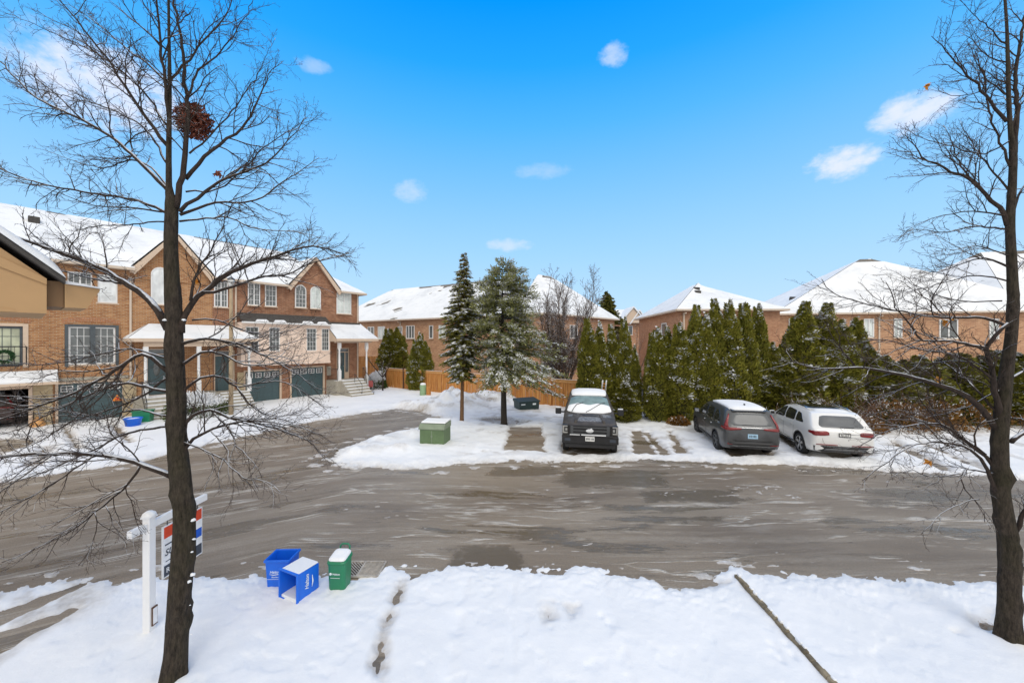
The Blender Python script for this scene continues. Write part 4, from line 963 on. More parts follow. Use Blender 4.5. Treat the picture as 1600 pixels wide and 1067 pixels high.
def trace_tree(name, label, trunk, limbs, Y0, seed, dens=8.6, L1=.78, seg=None, barkm='bark', lumps=True):
    """trunk: (px,py,width px); limbs: (list of px,py, r0, r1, depth offset at tip)"""
    T = Tree(seed); T.two = True
    base = gp(trunk[0][0], trunk[0][1]); root = empty(name, (base[0], base[1], 0), 0, label, 'tree')
    org = Vector((base[0], base[1], 0)); Y = base[1]
    def W(px, py, y): return pz(px, py, y)-org
    # trunk rings with ridges and knots
    def stem(tr, n=22, bumps=True, jit=.05):
        c = [W(a, b, Y+(x[3] if len(x) > 3 else 0)) for x in tr for a, b in [x[:2]]]; r = [x[2]/2/F*(Y+(x[3] if len(x) > 3 else 0))/math.sqrt(1+((x[0]-800)/F)**2)*.82 for x in tr]
        cc = catmull(c, .07); # resample radii
        tot = [0]
        for a, b in zip(c, c[1:]): tot.append(tot[-1]+(b-a).length)
        Lc = [0]
        for a, b in zip(cc, cc[1:]): Lc.append(Lc[-1]+(b-a).length)
        k = tot[-1]/Lc[-1]; rr = [float(np.interp(l*k, tot, r)) for l in Lc]
        return cc, rr
    mbt = MB(); cc, rr = stem(trunk); n = 44; vs = []
    knots = [(random.uniform(.3, 5.0), random.uniform(0, 6.28), random.uniform(.018, .05)) for _ in range(30)]
    for i, (p, r) in enumerate(zip(cc, rr)):
        z = p.z
        for j in range(n):
            a = 2*math.pi*j/n
            k = 1+.07*(float(fbm(math.cos(a)*2.2+4, math.sin(a)*2.2+z*1.2, 3, seed))-.5)*2+.09*(float(vnoise(j*.9, z*2.2, 9))-.5)+.05*(float(vnoise(j*.5, z*11, 4))-.5)
            if z < .35: k += (.35-z)*.8*(.6+.5*math.sin(a*5+1))
            rad = r*k
            for kz, ka, kh in knots:
                da = (a-ka+math.pi) % (2*math.pi)-math.pi; rad += kh*min(1, r/.15)*math.exp(-((z-kz)/.07)**2-(da*r/.07)**2)
            vs.append(p+Vector((math.cos(a)*rad, math.sin(a)*rad, 0)))
    k = len(cc); mbt.add(vs, [(i*n+j, i*n+(j+1) % n, (i+1)*n+(j+1) % n, (i+1)*n+j) for i in range(k-1) for j in range(n)], 0, True)
    mbt.build('trunk', M[barkm], root)
    R = random.Random(seed+5)
    for lb in limbs:
        pts, r0, r1, dy = lb[:4]; r0 *= .76; r1 *= .76; dy0 = lb[4] if len(lb) > 4 else 0
        m = len(pts); P = [W(p[0], p[1], Y+dy0+(dy-dy0)*(i/(m-1))**1.2) for i, p in enumerate(pts)]
        cc2 = catmull(P, .10); L = len(cc2); rad = [r0+(r1-r0)*(i/(L-1))**.8 for i in range(L)]
        for i in range(1, L): cc2[i] = cc2[i]+Vector((R.gauss(0, .004), R.gauss(0, .01), R.gauss(0, .004)))
        T.mb.tube(cc2, rad, 7 if r0 > .02 else 5, cap=True)
        T.sprout(cc2, rad, 1, dens, L1*(1 if r0 > .02 else .75), start=(.18 if len(lb) < 6 else lb[5]))
    T.mb.build('crown', [M['twig'], M['twig_bare']], root)
    return root, T
LT = [(272, 1062, 50), (276, 1000, 47), (281, 930, 46), (287, 860, 46), (288, 820, 45), (284, 760, 42), (277, 700, 38), (276, 620, 37), (273, 540, 35), (269, 450, 31), (267, 380, 28), (268, 320, 26), (264, 290, 13), (264, 214, 11), (265, 167, 9), (265, 110, 8), (264, 50, 6), (263, -30, 5)]
LL = [
 ([(275, 325), (281, 290), (290, 242), (294, 160), (288, 132), (285, 71), (271, 0), (268, -40)], .045, .012, .3),
 ([(264, 185), (258, 125), (249, 53), (244, -20)], .03, .010, -.3),
 ([(290, 280), (331, 235), (378, 200), (402, 160), (420, 118), (442, 98)], .032, .004, .7, .1),
 ([(281, 331), (320, 300), (356, 278), (413, 256), (456, 214), (474, 185)], .030, .004, .5),
 ([(281, 336), (338, 317), (399, 313), (463, 271), (499, 246)], .026, .004, 1.0),
 ([(281, 346), (356, 340), (392, 356), (463, 363), (500, 372)], .018, .003, -.3),
 ([(267, 124), (303, 82), (342, 39), (363, 0), (375, -30)], .020, .004, .5),
 ([(294, 150), (310, 110), (338, 89), (378, 36), (400, -10)], .018, .004, .8),
 ([(264, 300), (214, 249), (178, 217), (118, 182), (53, 150), (0, 96), (-30, 70)], .034, .006, .5),
 ([(262, 228), (214, 164), (178, 107), (135, 50), (93, 0), (70, -30)], .030, .006, -.3),
 ([(262, 130), (230, 100), (200, 78), (150, 36), (107, 7)], .018, .004, .7),
 ([(262, 80), (240, 60), (214, 36), (189, -5)], .014, .004, -.4),
 ([(266, 335), (225, 317), (196, 310), (107, 296), (43, 281), (0, 264), (-30, 255)], .026, .006, .6),
 ([(264, 331), (200, 324), (150, 322), (100, 303), (60, 290)], .018, .003, -.5),
 ([(264, 345), (200, 351), (135, 356), (90, 380)], .014, .003, 1.0),
 ([(264, 295), (235, 262), (205, 250), (160, 262), (110, 250), (75, 236)], .018, .003, .9),
 ([(264, 260), (225, 200), (170, 170), (100, 150), (20, 130)], .018, .003, 1.1),
 ([(264, 200), (220, 140), (160, 90), (80, 50), (10, 20)], .018, .003, .9),
 ([(296, 240), (340, 200), (380, 150), (405, 110), (430, 60)], .015, .003, 1.2),
 ([(290, 300), (350, 290), (420, 225), (470, 195), (480, 160)], .015, .003, 1.2),
 ([(262, 514), (246, 485), (232, 469), (202, 446), (150, 416), (75, 388), (0, 362), (-40, 350)], .058, .018, .2),
 ([(204, 444), (150, 437), (101, 424), (60, 410)], .020, .005, .5, .1),
 ([(264, 582), (221, 553), (180, 580), (100, 620), (0, 655), (-30, 668)], .035, .008, -.5),
 ([(266, 612), (228, 605), (190, 599), (120, 625), (40, 665), (0, 680)], .028, .005, .5),
 ([(262, 590), (220, 620), (170, 640), (110, 660), (60, 690), (0, 720)], .020, .004, .8),
 ([(270, 745), (224, 726), (180, 714), (120, 708), (40, 710), (-20, 715)], .046, .022, -.3),
 ([(220, 725), (200, 756), (148, 800), (100, 836), (52, 858), (0, 880)], .020, .005, -.5, -.05, .1),
 ([(150, 709), (100, 745), (50, 775), (0, 798), (-20, 810)], .014, .006, -.7, -.15),
 ([(84, 709), (40, 740), (0, 768), (-20, 780)], .012, .006, -.7, -.2),
 ([(262, 666), (200, 676), (152, 700), (60, 740), (0, 760)], .022, .005, .6),
 ([(262, 650), (210, 640), (150, 655), (90, 640), (20, 620)], .018, .004, .9),
 ([(260, 560), (200, 545), (130, 560), (60, 570), (-10, 560)], .018, .004, 1.0),
 ([(148, 800), (150, 830), (140, 860), (120, 885)], .008, .003, -.5, -.35), ([(165, 790), (175, 820), (200, 850)], .007, .003, -.4, -.35),
 ([(283, 520), (288, 495), (298, 475), (323, 452), (358, 427), (403, 408), (442, 396), (490, 385), (540, 398)], .052, .008, .6),
 ([(318, 457), (350, 452), (402, 435), (442, 430), (473, 417), (507, 405), (549, 400)], .028, .005, .2, .1),
 ([(298, 470), (307, 424), (330, 392), (346, 356), (352, 330)], .024, .004, .5),
 ([(340, 440), (389, 414), (442, 396), (471, 380), (500, 370)], .018, .004, 1.1, .2),
 ([(278, 540), (310, 530), (358, 534), (403, 551), (440, 570), (480, 595), (500, 620)], .030, .004, .4),
 ([(282, 572), (317, 551), (349, 554), (384, 570), (430, 568), (480, 560)], .026, .004, -.4),
 ([(284, 612), (314, 590), (349, 590), (371, 605), (430, 595), (470, 610), (510, 640)], .024, .004, .7),
 ([(282, 668), (301, 650), (330, 640), (358, 652), (420, 666), (480, 688), (505, 715)], .030, .005, .3),
 ([(330, 640), (352, 663), (371, 695), (395, 720), (410, 745)], .018, .004, -.2, .1),
 ([(284, 742), (290, 700), (320, 676), (352, 664), (400, 656), (470, 668), (505, 680)], .034, .005, .2),
 ([(284, 690), (310, 700), (340, 712), (380, 746), (400, 748), (430, 758), (440, 770)], .016, .004, -.4),
 ([(370, 605), (400, 640), (440, 650), (480, 640), (500, 650)], .014, .004, .7, .3),
 ([(300, 500), (340, 500), (390, 520), (440, 520), (490, 500)], .016, .004, 1.0),
]
LT_root, _ = trace_tree('bare_tree', 'bare dark-barked tree with a leafy squirrel nest, in front of the white sign post', LT, LL, 4.6, 11)
RT = [(1575, 1000, 54), (1577, 940, 48), (1577, 880, 46), (1572, 820, 42), (1564, 770, 40), (1562, 700, 38), (1566, 640, 34), (1573, 580, 30), (1580, 527, 26), (1583, 469, 24), (1580, 398, 22), (1578, 350, 21), (1582, 281, 18), (1583, 235, 17), (1579, 205, 11), (1576, 150, 10), (1575, 100, 9), (1573, 40, 7), (1568, -30, 6)]
RL = [
 ([(1585, 240), (1589, 180), (1588, 117), (1596, 60), (1604, 10), (1610, -40)], .04, .012, .3),
 ([(1574, 352), (1562, 325), (1549, 314), (1516, 281), (1474, 262), (1441, 244), (1413, 211)], .040, .005, .4),
 ([(1540, 303), (1530, 290), (1502, 258), (1484, 211), (1475, 195)], .020, .004, .9, .15),
 ([(1573, 190), (1540, 150), (1512, 117), (1484, 89), (1456, 56)], .028, .004, -.3),
 ([(1578, 260), (1554, 201), (1545, 164), (1530, 120), (1515, 95)], .022, .004, .6),
 ([(1574, 338), (1521, 330), (1474, 337), (1441, 347), (1410, 365)], .018, .003, .3),
 ([(1572, 358), (1521, 354), (1474, 363), (1427, 358), (1400, 375)], .018, .003, -.3),
 ([(1578, 300), (1540, 253), (1521, 225), (1500, 190)], .018, .003, .9),
 ([(1575, 98), (1545, 90), (1530, 80), (1512, 56), (1500, 50)], .012, .003, .4), ([(1574, 70), (1545, 42), (1526, 28), (1500, 0)], .012, .003, -.4), ([(1575, 130), (1540, 140), (1500, 150), (1450, 140)], .012, .003, .7),
 ([(1578, 220), (1540, 240), (1490, 230), (1440, 215), (1410, 200)], .014, .003, 1.0), ([(1582, 200), (1595, 150), (1620, 100)], .016, .005, .3), ([(1584, 330), (1600, 290), (1640, 250)], .02, .006, .3), ([(1584, 430), (1610, 400), (1650, 380)], .02, .006, .5),
 ([(1578, 418), (1540, 403), (1502, 412), (1465, 426), (1427, 424)], .022, .004, .3), ([(1578, 440), (1530, 430), (1480, 440), (1420, 455), (1380, 450)], .016, .003, .9), ([(1578, 400), (1530, 385), (1490, 390), (1450, 385)], .014, .003, -.5),
 ([(1578, 512), (1536, 497), (1472, 496), (1411, 487), (1358, 476), (1305, 460), (1283, 437)], .030, .006, .3),
 ([(1561, 650), (1556, 610), (1550, 583), (1541, 544), (1553, 524), (1575, 505)], .050, .024, -.25),
 ([(1541, 544), (1486, 533), (1440, 531), (1420, 505), (1400, 480), (1385, 440)], .030, .005, -.5, -.15),
 ([(1551, 592), (1511, 562), (1476, 551), (1436, 546), (1380, 530), (1330, 540)], .024, .005, .6, -.1),
 ([(1558, 672), (1545, 652), (1522, 626), (1486, 608), (1429, 590), (1376, 579), (1337, 574), (1287, 576), (1240, 565), (1228, 548)], .055, .008, .5),
 ([(1337, 574), (1319, 551), (1298, 522), (1285, 490)], .020, .004, .3, .4),
 ([(1556, 642), (1518, 601), (1493, 579), (1465, 560)], .024, .008, .9),
 ([(1555, 770), (1543, 734), (1516, 702), (1474, 691), (1421, 697), (1378, 729), (1346, 750)], .034, .005, -.3),
 ([(1557, 735), (1540, 713), (1495, 681), (1469, 662), (1421, 665), (1370, 680), (1340, 700)], .034, .005, .6),
 ([(1469, 662), (1455, 630), (1450, 605), (1435, 590)], .014, .004, .7, .5),
 ([(1540, 710), (1524, 697), (1530, 665), (1540, 655)], .02, .008, .0),
 ([(1552, 740), (1506, 734), (1511, 766), (1538, 798), (1540, 815)], .018, .005, -.4), ([(1530, 780), (1490, 790), (1460, 810), (1440, 835)], .010, .003, -.5, -.3),
 ([(1500, 740), (1460, 745), (1420, 735), (1390, 745)], .012, .003, -.6, -.2),
 ([(1580, 690), (1600, 673), (1640, 650)], .04, .02, .2), ([(1582, 590), (1610, 575), (1660, 560)], .025, .01, .5), ([(1586, 830), (1610, 790), (1650, 770)], .04, .02, -.2),
 ([(1561, 610), (1500, 640), (1450, 650), (1400, 640), (1350, 650)], .014, .003, 1.0), ([(1562, 560), (1510, 540), (1460, 570), (1400, 610), (1350, 620)], .014, .003, 1.2),
 ([(1566, 470), (1500, 470), (1440, 450), (1390, 420)], .014, .003, 1.0),
]
RT_root, _ = trace_tree('bare_tree', 'bare dark tree at the right edge beside the snowy lawn, long limbs over the street', RT, RL, 5.2, 23)
def leaf_ball(name, c, r, n, mat, parent=None, size=.05, seed=1, flat=1.0):
    R = random.Random(seed); mb = MB()
    for i in range(n):
        d = Vector((R.gauss(0, 1), R.gauss(0, 1), R.gauss(0, 1))).normalized(); p = Vector(c)+Vector((d.x*r, d.y*r, d.z*r*flat))*R.uniform(.35, 1.08)
        a = Vector((R.gauss(0, 1), R.gauss(0, 1), R.gauss(0, 1)-.4)).normalized()*size*R.uniform(.5, 1.2); b = a.orthogonal().normalized()*size*.38; b.rotate(Matrix.Rotation(R.uniform(0, 6.28), 3, a.normalized()))
        mb.add([p-a, p+b*1.0-a*.1, p+a, p-b*1.0-a*.1], [(0, 1, 2, 3)])
    return mb.build(name, mat, parent)
nc = pz(303, 190, 4.85)
nest = empty('squirrel_nest', nc, 0, 'reddish brown ball of dry leaves lodged high in the left bare tree', 'nest')
leaf_ball('leaves', (0, 0, 0), .19, 1500, M['leaf'], nest, .036, 3, 1.12)
tw = Tree(4)
for i in range(60):
    d = Vector((tw.r.gauss(0, 1), tw.r.gauss(0, 1), tw.r.gauss(0, 1))).normalized(); cp, cr = tw.wander(d*.15, d.cross(Vector((0, 0, 1)))+d*.4, .3, .004, .002, .05, .25, 0); tw.mb.tube(cp, cr, 3, cap=False)
tw.mb.build('sticks', M['twig'], nest)
for i, (px, py, y, par, k) in enumerate([(343, 274, 4.9, LT_root, .05), (1450, 722, 5.0, RT_root, .035), (1488, 498, 5.3, RT_root, .028), (1477, 505, 5.3, RT_root, .028), (1450, 135, 5.1, RT_root, .03), (1465, 592, 5.4, RT_root, .025), (308, 440, 5.0, LT_root, .02)]):
    o = leaf_ball('dry_leaf', (0, 0, 0), k, 10 if i else 16, M['leaf_orange'] if i else M['leaf'], par, .05, 40+i); o.location = pz(px, py, y)-Vector(par.location)
# snow caught in crotches and knots of the left trunk
for px, py, r in [(280, 826, .030), (302, 812, .034), (303, 842, .022), (300, 862, .018), (301, 897, .036), (296, 908, .030), (262, 985, .022), (257, 500, .03), (287, 500, .026), (262, 1052, .03), (299, 990, .012), (297, 945, .010)]:
    p = pz(px, py, gp(272, 1062)[1]-.08)-Vector(LT_root.location); cr_ = MB(); rg = random.Random(int(px*py)); n_ = 9
    prof = [(0, -r*.45), (r*.8, -r*.25), (r*.8, r*.15), (r*.45, r*.42), (0, r*.5)]; vs = []
    for q_, z_ in prof:
        for j in range(n_): k_ = rg.uniform(.6, 1.25); vs.append(p+Vector((q_*k_*math.cos(j*.698), q_*k_*math.sin(j*.698), z_+rg.uniform(-.15, .15)*r)))
    cr_.add(vs, [(i*n_+j, i*n_+(j+1) % n_, (i+1)*n_+(j+1) % n_, (i+1)*n_+j) for i in range(4) for j in range(n_)], 0, True); cr_.build('snow', M['snow'], LT_root)
def bushy_tree(name, label, base, stems, h, spread, seed, dens=3.0, L1=1.2, mat='twig_red', r0=.05, levels=3, group=None, clear=.0, cat='tree', rmin=.003):
    T = Tree(seed); T.rmin = rmin; root = empty(name, (base[0], base[1], 0), 0, label, cat, group); tm = MB()
    if clear: tm.tube([(0, 0, 0), (.01, 0, clear*.5), (0, 0, clear)], [r0*1.4, r0*1.2, r0*1.1], 8)
    for i in range(stems):
        a = 6.283*i/stems+T.r.uniform(-.4, .4); d = Vector((math.cos(a)*spread, math.sin(a)*spread, 1))
        cp, crr = T.wander(Vector((math.cos(a)*.03, math.sin(a)*.03, clear)), d, h*T.r.uniform(.75, 1.05)*(1-clear/h), r0*T.r.uniform(.6, 1), .006, .25, .05, .05)
        tm.tube(cp, crr, 6); T.sprout(cp, crr, 1, dens, L1, .2, levels, .06)
    tm.build('trunk', M[mat], root); T.mb.build('crown', M[mat], root); return root
bushy_tree('bare_tree', 'bare many-stemmed tree in front of the tall corner house, behind the pickup', (3.4, 25.6), 15, 8.7, .34, 61, 4.2, 1.9, 'twig_grey', .085, rmin=.007)
bushy_tree('bare_shrub', 'thin bare shrub growing behind the small distant gap, left of the hipped house', (9.4, 30.0), 9, 5.6, .32, 64, 3.2, 1.3, 'twig_grey', .045, 2, cat='shrub')
bushy_tree('young_tree', 'small bare snow-dusted tree at the left end of the wooden fence', gp(598, 612), 6, 3.4, .95, 66, 2.6, .9, 'twig', .05, 3, clear=1.2)
for k, (x, y, h, sd) in enumerate([(13.3, 16.9, 1.9, 71), (14.8, 16.7, 2.3, 72), (16.6, 16.9, 2.0, 73), (18.6, 17.2, 2.4, 74), (11.8, 17.2, 1.5, 75)]):
    bushy_tree('bare_shrub', ['low tangle of red-brown twigs behind the white car roof', 'tangle of red-brown twigs just right of the white car', 'wide tangle of twigs left of the right bare tree trunk', 'tangle of twigs behind the right bare tree trunk', 'small tangle of twigs between the two parked sport utility cars'][k], (x, y), 12, h, .75, sd, 3.2, .75, 'twig_red', .016, 2, 'twiggy shrubs below the cedars', cat='shrub')

# ---------------------------------------------------------------- evergreens: thousands of small sprays
def sprays(C, D, Nn, L, Wd):
    """kites: base at C, pointing along D, flat side facing Nn"""
    D = D/np.linalg.norm(D, axis=1, keepdims=True); S = np.cross(D, Nn); S /= (np.linalg.norm(S, axis=1, keepdims=True)+1e-9)
    L = L[:, None]; Wd = Wd[:, None]
    V = np.stack([C, C+D*L*.55+S*Wd, C+D*L, C+D*L*.55-S*Wd], 1).reshape(-1, 3)
    Q = np.arange(len(C)*4).reshape(-1, 4); return V, Q
def cedar_proto(seed, h=6.0, R=.62):
    g = np.random.default_rng(seed); n = 10500
    z = g.random(n)**.85*h; az = g.random(n)*6.283
    def rad(z, az):
        t = z/h; prof = np.interp(t, [0, .06, .2, .45, .65, .8, .92, 1], [.70, .95, 1.08, .98, .76, .46, .20, .01])
        lump = .62+.72*fbm(np.cos(az)*2.0+seed, np.sin(az)*2.0+z*1.5, 4, seed)+.14*np.sin(az*3+z*.7+seed)+.10*np.sin(z*5.2+az*2)
        return R*prof*lump
    r = rad(z, az)*(.72+.32*g.random(n)**.6)
    C = np.stack([r*np.cos(az), r*np.sin(az), z], 1)
    D = np.stack([np.cos(az)*.75+g.normal(0, .35, n), np.sin(az)*.75+g.normal(0, .35, n), .9+g.normal(0, .35, n)], 1)
    Nn = np.stack([np.cos(az)+g.normal(0, .7, n), np.sin(az)+g.normal(0, .7, n), g.normal(.3, .5, n)], 1)
    tp = 1-.55*sstep(.7, 1, z/h); V, Q = sprays(C, D, Nn, g.uniform(.10, .24, n)*tp, g.uniform(.018, .045, n)*tp); mi = np.zeros(n, int)
    # patches of snow held on the sprays
    for ld_ in range(6):       # small side leaders near the top give a ragged tip
        a0 = g.random()*6.283; zb_ = h*g.uniform(.62, .86); hh_ = h*g.uniform(.10, .17); q_ = 260; z_ = g.random(q_)*hh_; r_ = .15*(1-z_/hh_)*g.random(q_)+.01; b_ = g.random(q_)*6.283
        cx_ = rad(np.array([zb_]), np.array([a0]))[0]*.75
        C1 = np.stack([cx_*math.cos(a0)+r_*np.cos(b_), cx_*math.sin(a0)+r_*np.sin(b_), zb_+z_], 1); D1 = np.stack([np.cos(b_)*.5, np.sin(b_)*.5, np.full(q_, 1.0)], 1)+g.normal(0, .3, (q_, 3))
        V1, Q1 = sprays(C1, D1, g.normal(0, 1, (q_, 3)), g.uniform(.08, .18, q_), g.uniform(.02, .04, q_)); Q = np.concatenate([Q, Q1+len(V)]); V = np.concatenate([V, V1]); mi = np.concatenate([mi, np.zeros(q_, int)])
    k = 46; kz = g.random(k)**.55*h*.98; ka = g.random(k)*6.283; m = 0; CC = []
    for i in range(k):
        q = int(g.integers(8, 46)); zz = kz[i]+g.normal(0, .07, q); aa = ka[i]+g.normal(0, .22, q); rr = rad(zz, aa)*1.0
        CC.append(np.stack([rr*np.cos(aa), rr*np.sin(aa), zz+.04], 1))
    CC = np.concatenate(CC); q = len(CC); DD = np.stack([CC[:, 0]*1.0+g.normal(0, .5, q), CC[:, 1]+g.normal(0, .5, q), g.normal(.12, .3, q)], 1); NN = np.tile([0, 0, 1.], (q, 1))+g.normal(0, .3, (q, 3))
    Vs, Qs = sprays(CC, DD, NN, g.uniform(.07, .17, q), g.uniform(.03, .065, q))
    return (np.concatenate([V, Vs]), np.concatenate([Q, Qs+len(V)]), np.concatenate([mi, np.ones(q, int)]))
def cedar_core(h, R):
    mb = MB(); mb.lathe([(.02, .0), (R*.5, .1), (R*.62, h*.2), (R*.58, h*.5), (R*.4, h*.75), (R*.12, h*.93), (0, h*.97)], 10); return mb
protos = []
for i in range(4):
    V, Q, mi = cedar_proto(100+i*7); root = empty('cedar_tree', (0, 0, 0), 0)
    np_mesh('crown', V, Q, [M['cedar'], M['snow']], mi, root)
    c = cedar_core(6.0, .62).build('inner_crown', M['cedar_core'], root); t = MB(); t.tube([(0, 0, 0), (0, 0, 1.2)], [.07, .05], 7); t.build('trunk', M['pine_bark_dark'], root)
    protos.append(root)
ORD = ['first', 'second', 'third', 'fourth', 'fifth', 'sixth', 'seventh', 'eighth', 'ninth', 'tenth', 'eleventh', 'twelfth', 'thirteenth', 'fourteenth']
cused = set()
def cedar(px, ytop, Y, sx, label, group, k, rz=None, x=None):
    X = (px-800)/F*Y if x is None else x; h = CH+(533.5-ytop)/F*Y
    pr = protos[k % 4]
    o = pr if (k % 4) not in cused else copy_tree(pr); cused.add(k % 4)
    o.location = (X, Y, 0); o.rotation_euler = (0, 0, random.uniform(0, 6.28) if rz is None else rz); s = h/6.0; o.scale = (sx/.62, sx/.62, s)
    tag(o, label, 'cedar', group)
for i, (px, yt, Y, sx) in enumerate([(919, 498, 20.4, .56), (937, 503, 20.6, .52), (956, 508, 20.8, .50), (977, 496, 20.6, .44)]):
    cedar(px, yt, Y, sx, f'{ORD[i]} cedar from the left in the small group behind the black pickup', 'cedars behind the pickup', i)
cedar(992, 540, 20.3, .33, 'short snowy cedar at the right end of the group behind the pickup', 'cedars behind the pickup', 2)
cedar(977, 596, 19.3, .60, 'low rounded cedar bush just behind the right mirror of the pickup', 'cedars behind the pickup', 1)
for i, (px, yt, Y, sx) in enumerate([(1018, 520, 20.0, .34), (1028, 512, 19.4, .58), (1044, 512, 19.6, .52), (1062, 505, 19.2, .62), (1086, 477, 19.6, .60), (1103, 490, 19.4, .55), (1118, 468, 19.7, .62), (1141, 470, 19.4, .64), (1164, 474, 19.6, .60), (1186, 475, 19.8, .56)]):
    cedar(px, yt, Y, sx, f'{ORD[i]} cedar from the left in the tall row behind the dark grey car', 'tall cedar row', i)
for px, yt, Y, sx, lab in [(1207, 535, 19.6, .6, 'short cedar between the tall row and the snowy bush'), (1228, 522, 20.2, .50, 'thin pointed cedar just below the window of the right brick house'), (1226, 560, 19.0, .85, 'snow-covered broad cedar bush behind the gap between the two cars'),
        (1256, 472, 19.2, .85, 'tall thick cedar behind the roof of the white car'), (1290, 475, 19.3, .85, 'tall thick ragged cedar right of the white car roof'), (1315, 500, 19.0, .8, 'cedar with a lower top on the right side of the thick pair'),
        (1337, 497, 20.4, .75, 'dark cedar directly below the first window of the right house'), (1358, 540, 19.0, .85, 'stout low cedar behind the limb of the right tree, right of the dark one')]:
    cedar(px, yt, Y, sx, lab, 'cedars behind the white car', len(cused)+int(px) % 4)
for i, (px, yt, sx) in enumerate([(1385, 556, .95), (1412, 562, .95), (1440, 556, 1.0), (1470, 560, .95), (1500, 552, 1.0), (1532, 556, 1.0), (1562, 548, 1.0), (1592, 552, 1.0), (1625, 545, 1.0), (1660, 548, 1.0)]):
    cedar(px, yt, 18.8+.5*(i % 2), sx, f'{ORD[i]} bush from the left in the low cedar hedge at the right edge', 'low cedar hedge on the right', i)
for i, (px, yt, Y, sx, lab) in enumerate([(608, 514, 35.5, .9, 'dark cedar behind the small snow-dusted tree, left one of two'), (620, 512, 36.0, 1.0, 'dark cedar behind the left end of the wooden fence, right one of two'),
        (648, 531, 31.5, .55, 'left cedar of three behind the fence below the triple window'), (656, 520, 31.6, .55, 'tallest middle cedar of three behind the fence below the triple window'), (665, 533, 31.2, .55, 'right cedar of three behind the fence below the triple window')]):
    cedar(px, yt, Y, sx, lab, 'cedars behind the wooden fence', i)
def lowbush(px, yt, Y, R, label, mat, seed, snow=.2, cat='bush', group=None, n=2600, h=None):
    X = (px-800)/F*Y; h = h or CH+(533.5-yt)/F*Y; g = np.random.default_rng(seed)
    az = g.random(n)*6.283; el = np.arccos(1-g.random(n)*.98); lump = .75+.5*fbm(np.cos(az)*1.5+seed, np.sin(az)*1.5+el*1.5, 3, seed)
    rr = (.55+.45*g.random(n)**.5)*lump
    C = np.stack([R*rr*np.sin(el)*np.cos(az), R*rr*np.sin(el)*np.sin(az), h*rr*np.cos(el)*.95+.03], 1); D = C*np.array([1, 1, 1.])+g.normal(0, .35, (n, 3))*R; Nn = g.normal(0, 1, (n, 3))
    V, Q = sprays(C, D, Nn, g.uniform(.06, .14, n), g.uniform(.018, .04, n)); mi = (np.cos(el) > .55) & (g.random(n) < snow*2)
    root = empty('bush', (X, Y, 0), 0, label, cat, group); np_mesh('crown', V, Q, [M[mat], M['snow']], mi.astype(int), root)
    T = Tree(seed); 
    for i in range(14):
        a = i*.45; cp, c2 = T.wander(Vector((0, 0, .02)), Vector((math.cos(a)*.8, math.sin(a)*.8, 1)), min(h, R*1.6)*.85, .014, .004, .15, .15, 0); T.mb.tube(cp, c2, 4)
    T.mb.build('stems', M['twig'], root); return root
for i, (px, yt, Y, R, lab) in enumerate([(1275, 640, 17.6, .9, 'rusty orange bush right behind the white car'), (1340, 648, 17.3, 1.1, 'rusty orange bush just right of the white car'), (1400, 625, 17.6, 1.3, 'rusty bush below the low cedar hedge, second from the car'), (1450, 622, 17.8, 1.3, 'rusty bush below the low cedar hedge, third from the car'), (1500, 622, 18.0, 1.3, 'rusty bush just left of the right tree trunk'), (1600, 640, 18.0, 1.3, 'rusty bush right of the right tree trunk'), (1190, 646, 18.4, .8, 'small rusty bush behind the dark grey car'), (1060, 652, 18.4, .5, 'small rusty tuft at the foot of the cedars left of the grey car')]):
    lowbush(px, yt, Y, R, lab, 'rust', 200+i, .06, group='rusty undergrowth below the cedars')
lowbush(588, 580, gp(588, 608)[1]-.0, .95, 'round green bush with snowy top beside the front steps of the end townhouse', 'shrubleaf', 231, .7, n=5000)
lowbush(308, 612, 20.6, 1.5, 'wide snow-laden bush in front of the townhouse porch, behind the left tree', 'shrubleaf', 232, .9, n=5000)
lowbush(1262, 598, 18.6, .6, 'small snow-capped bush beside the gap between the cars', 'cedar', 236, .8, n=1800) if False else None

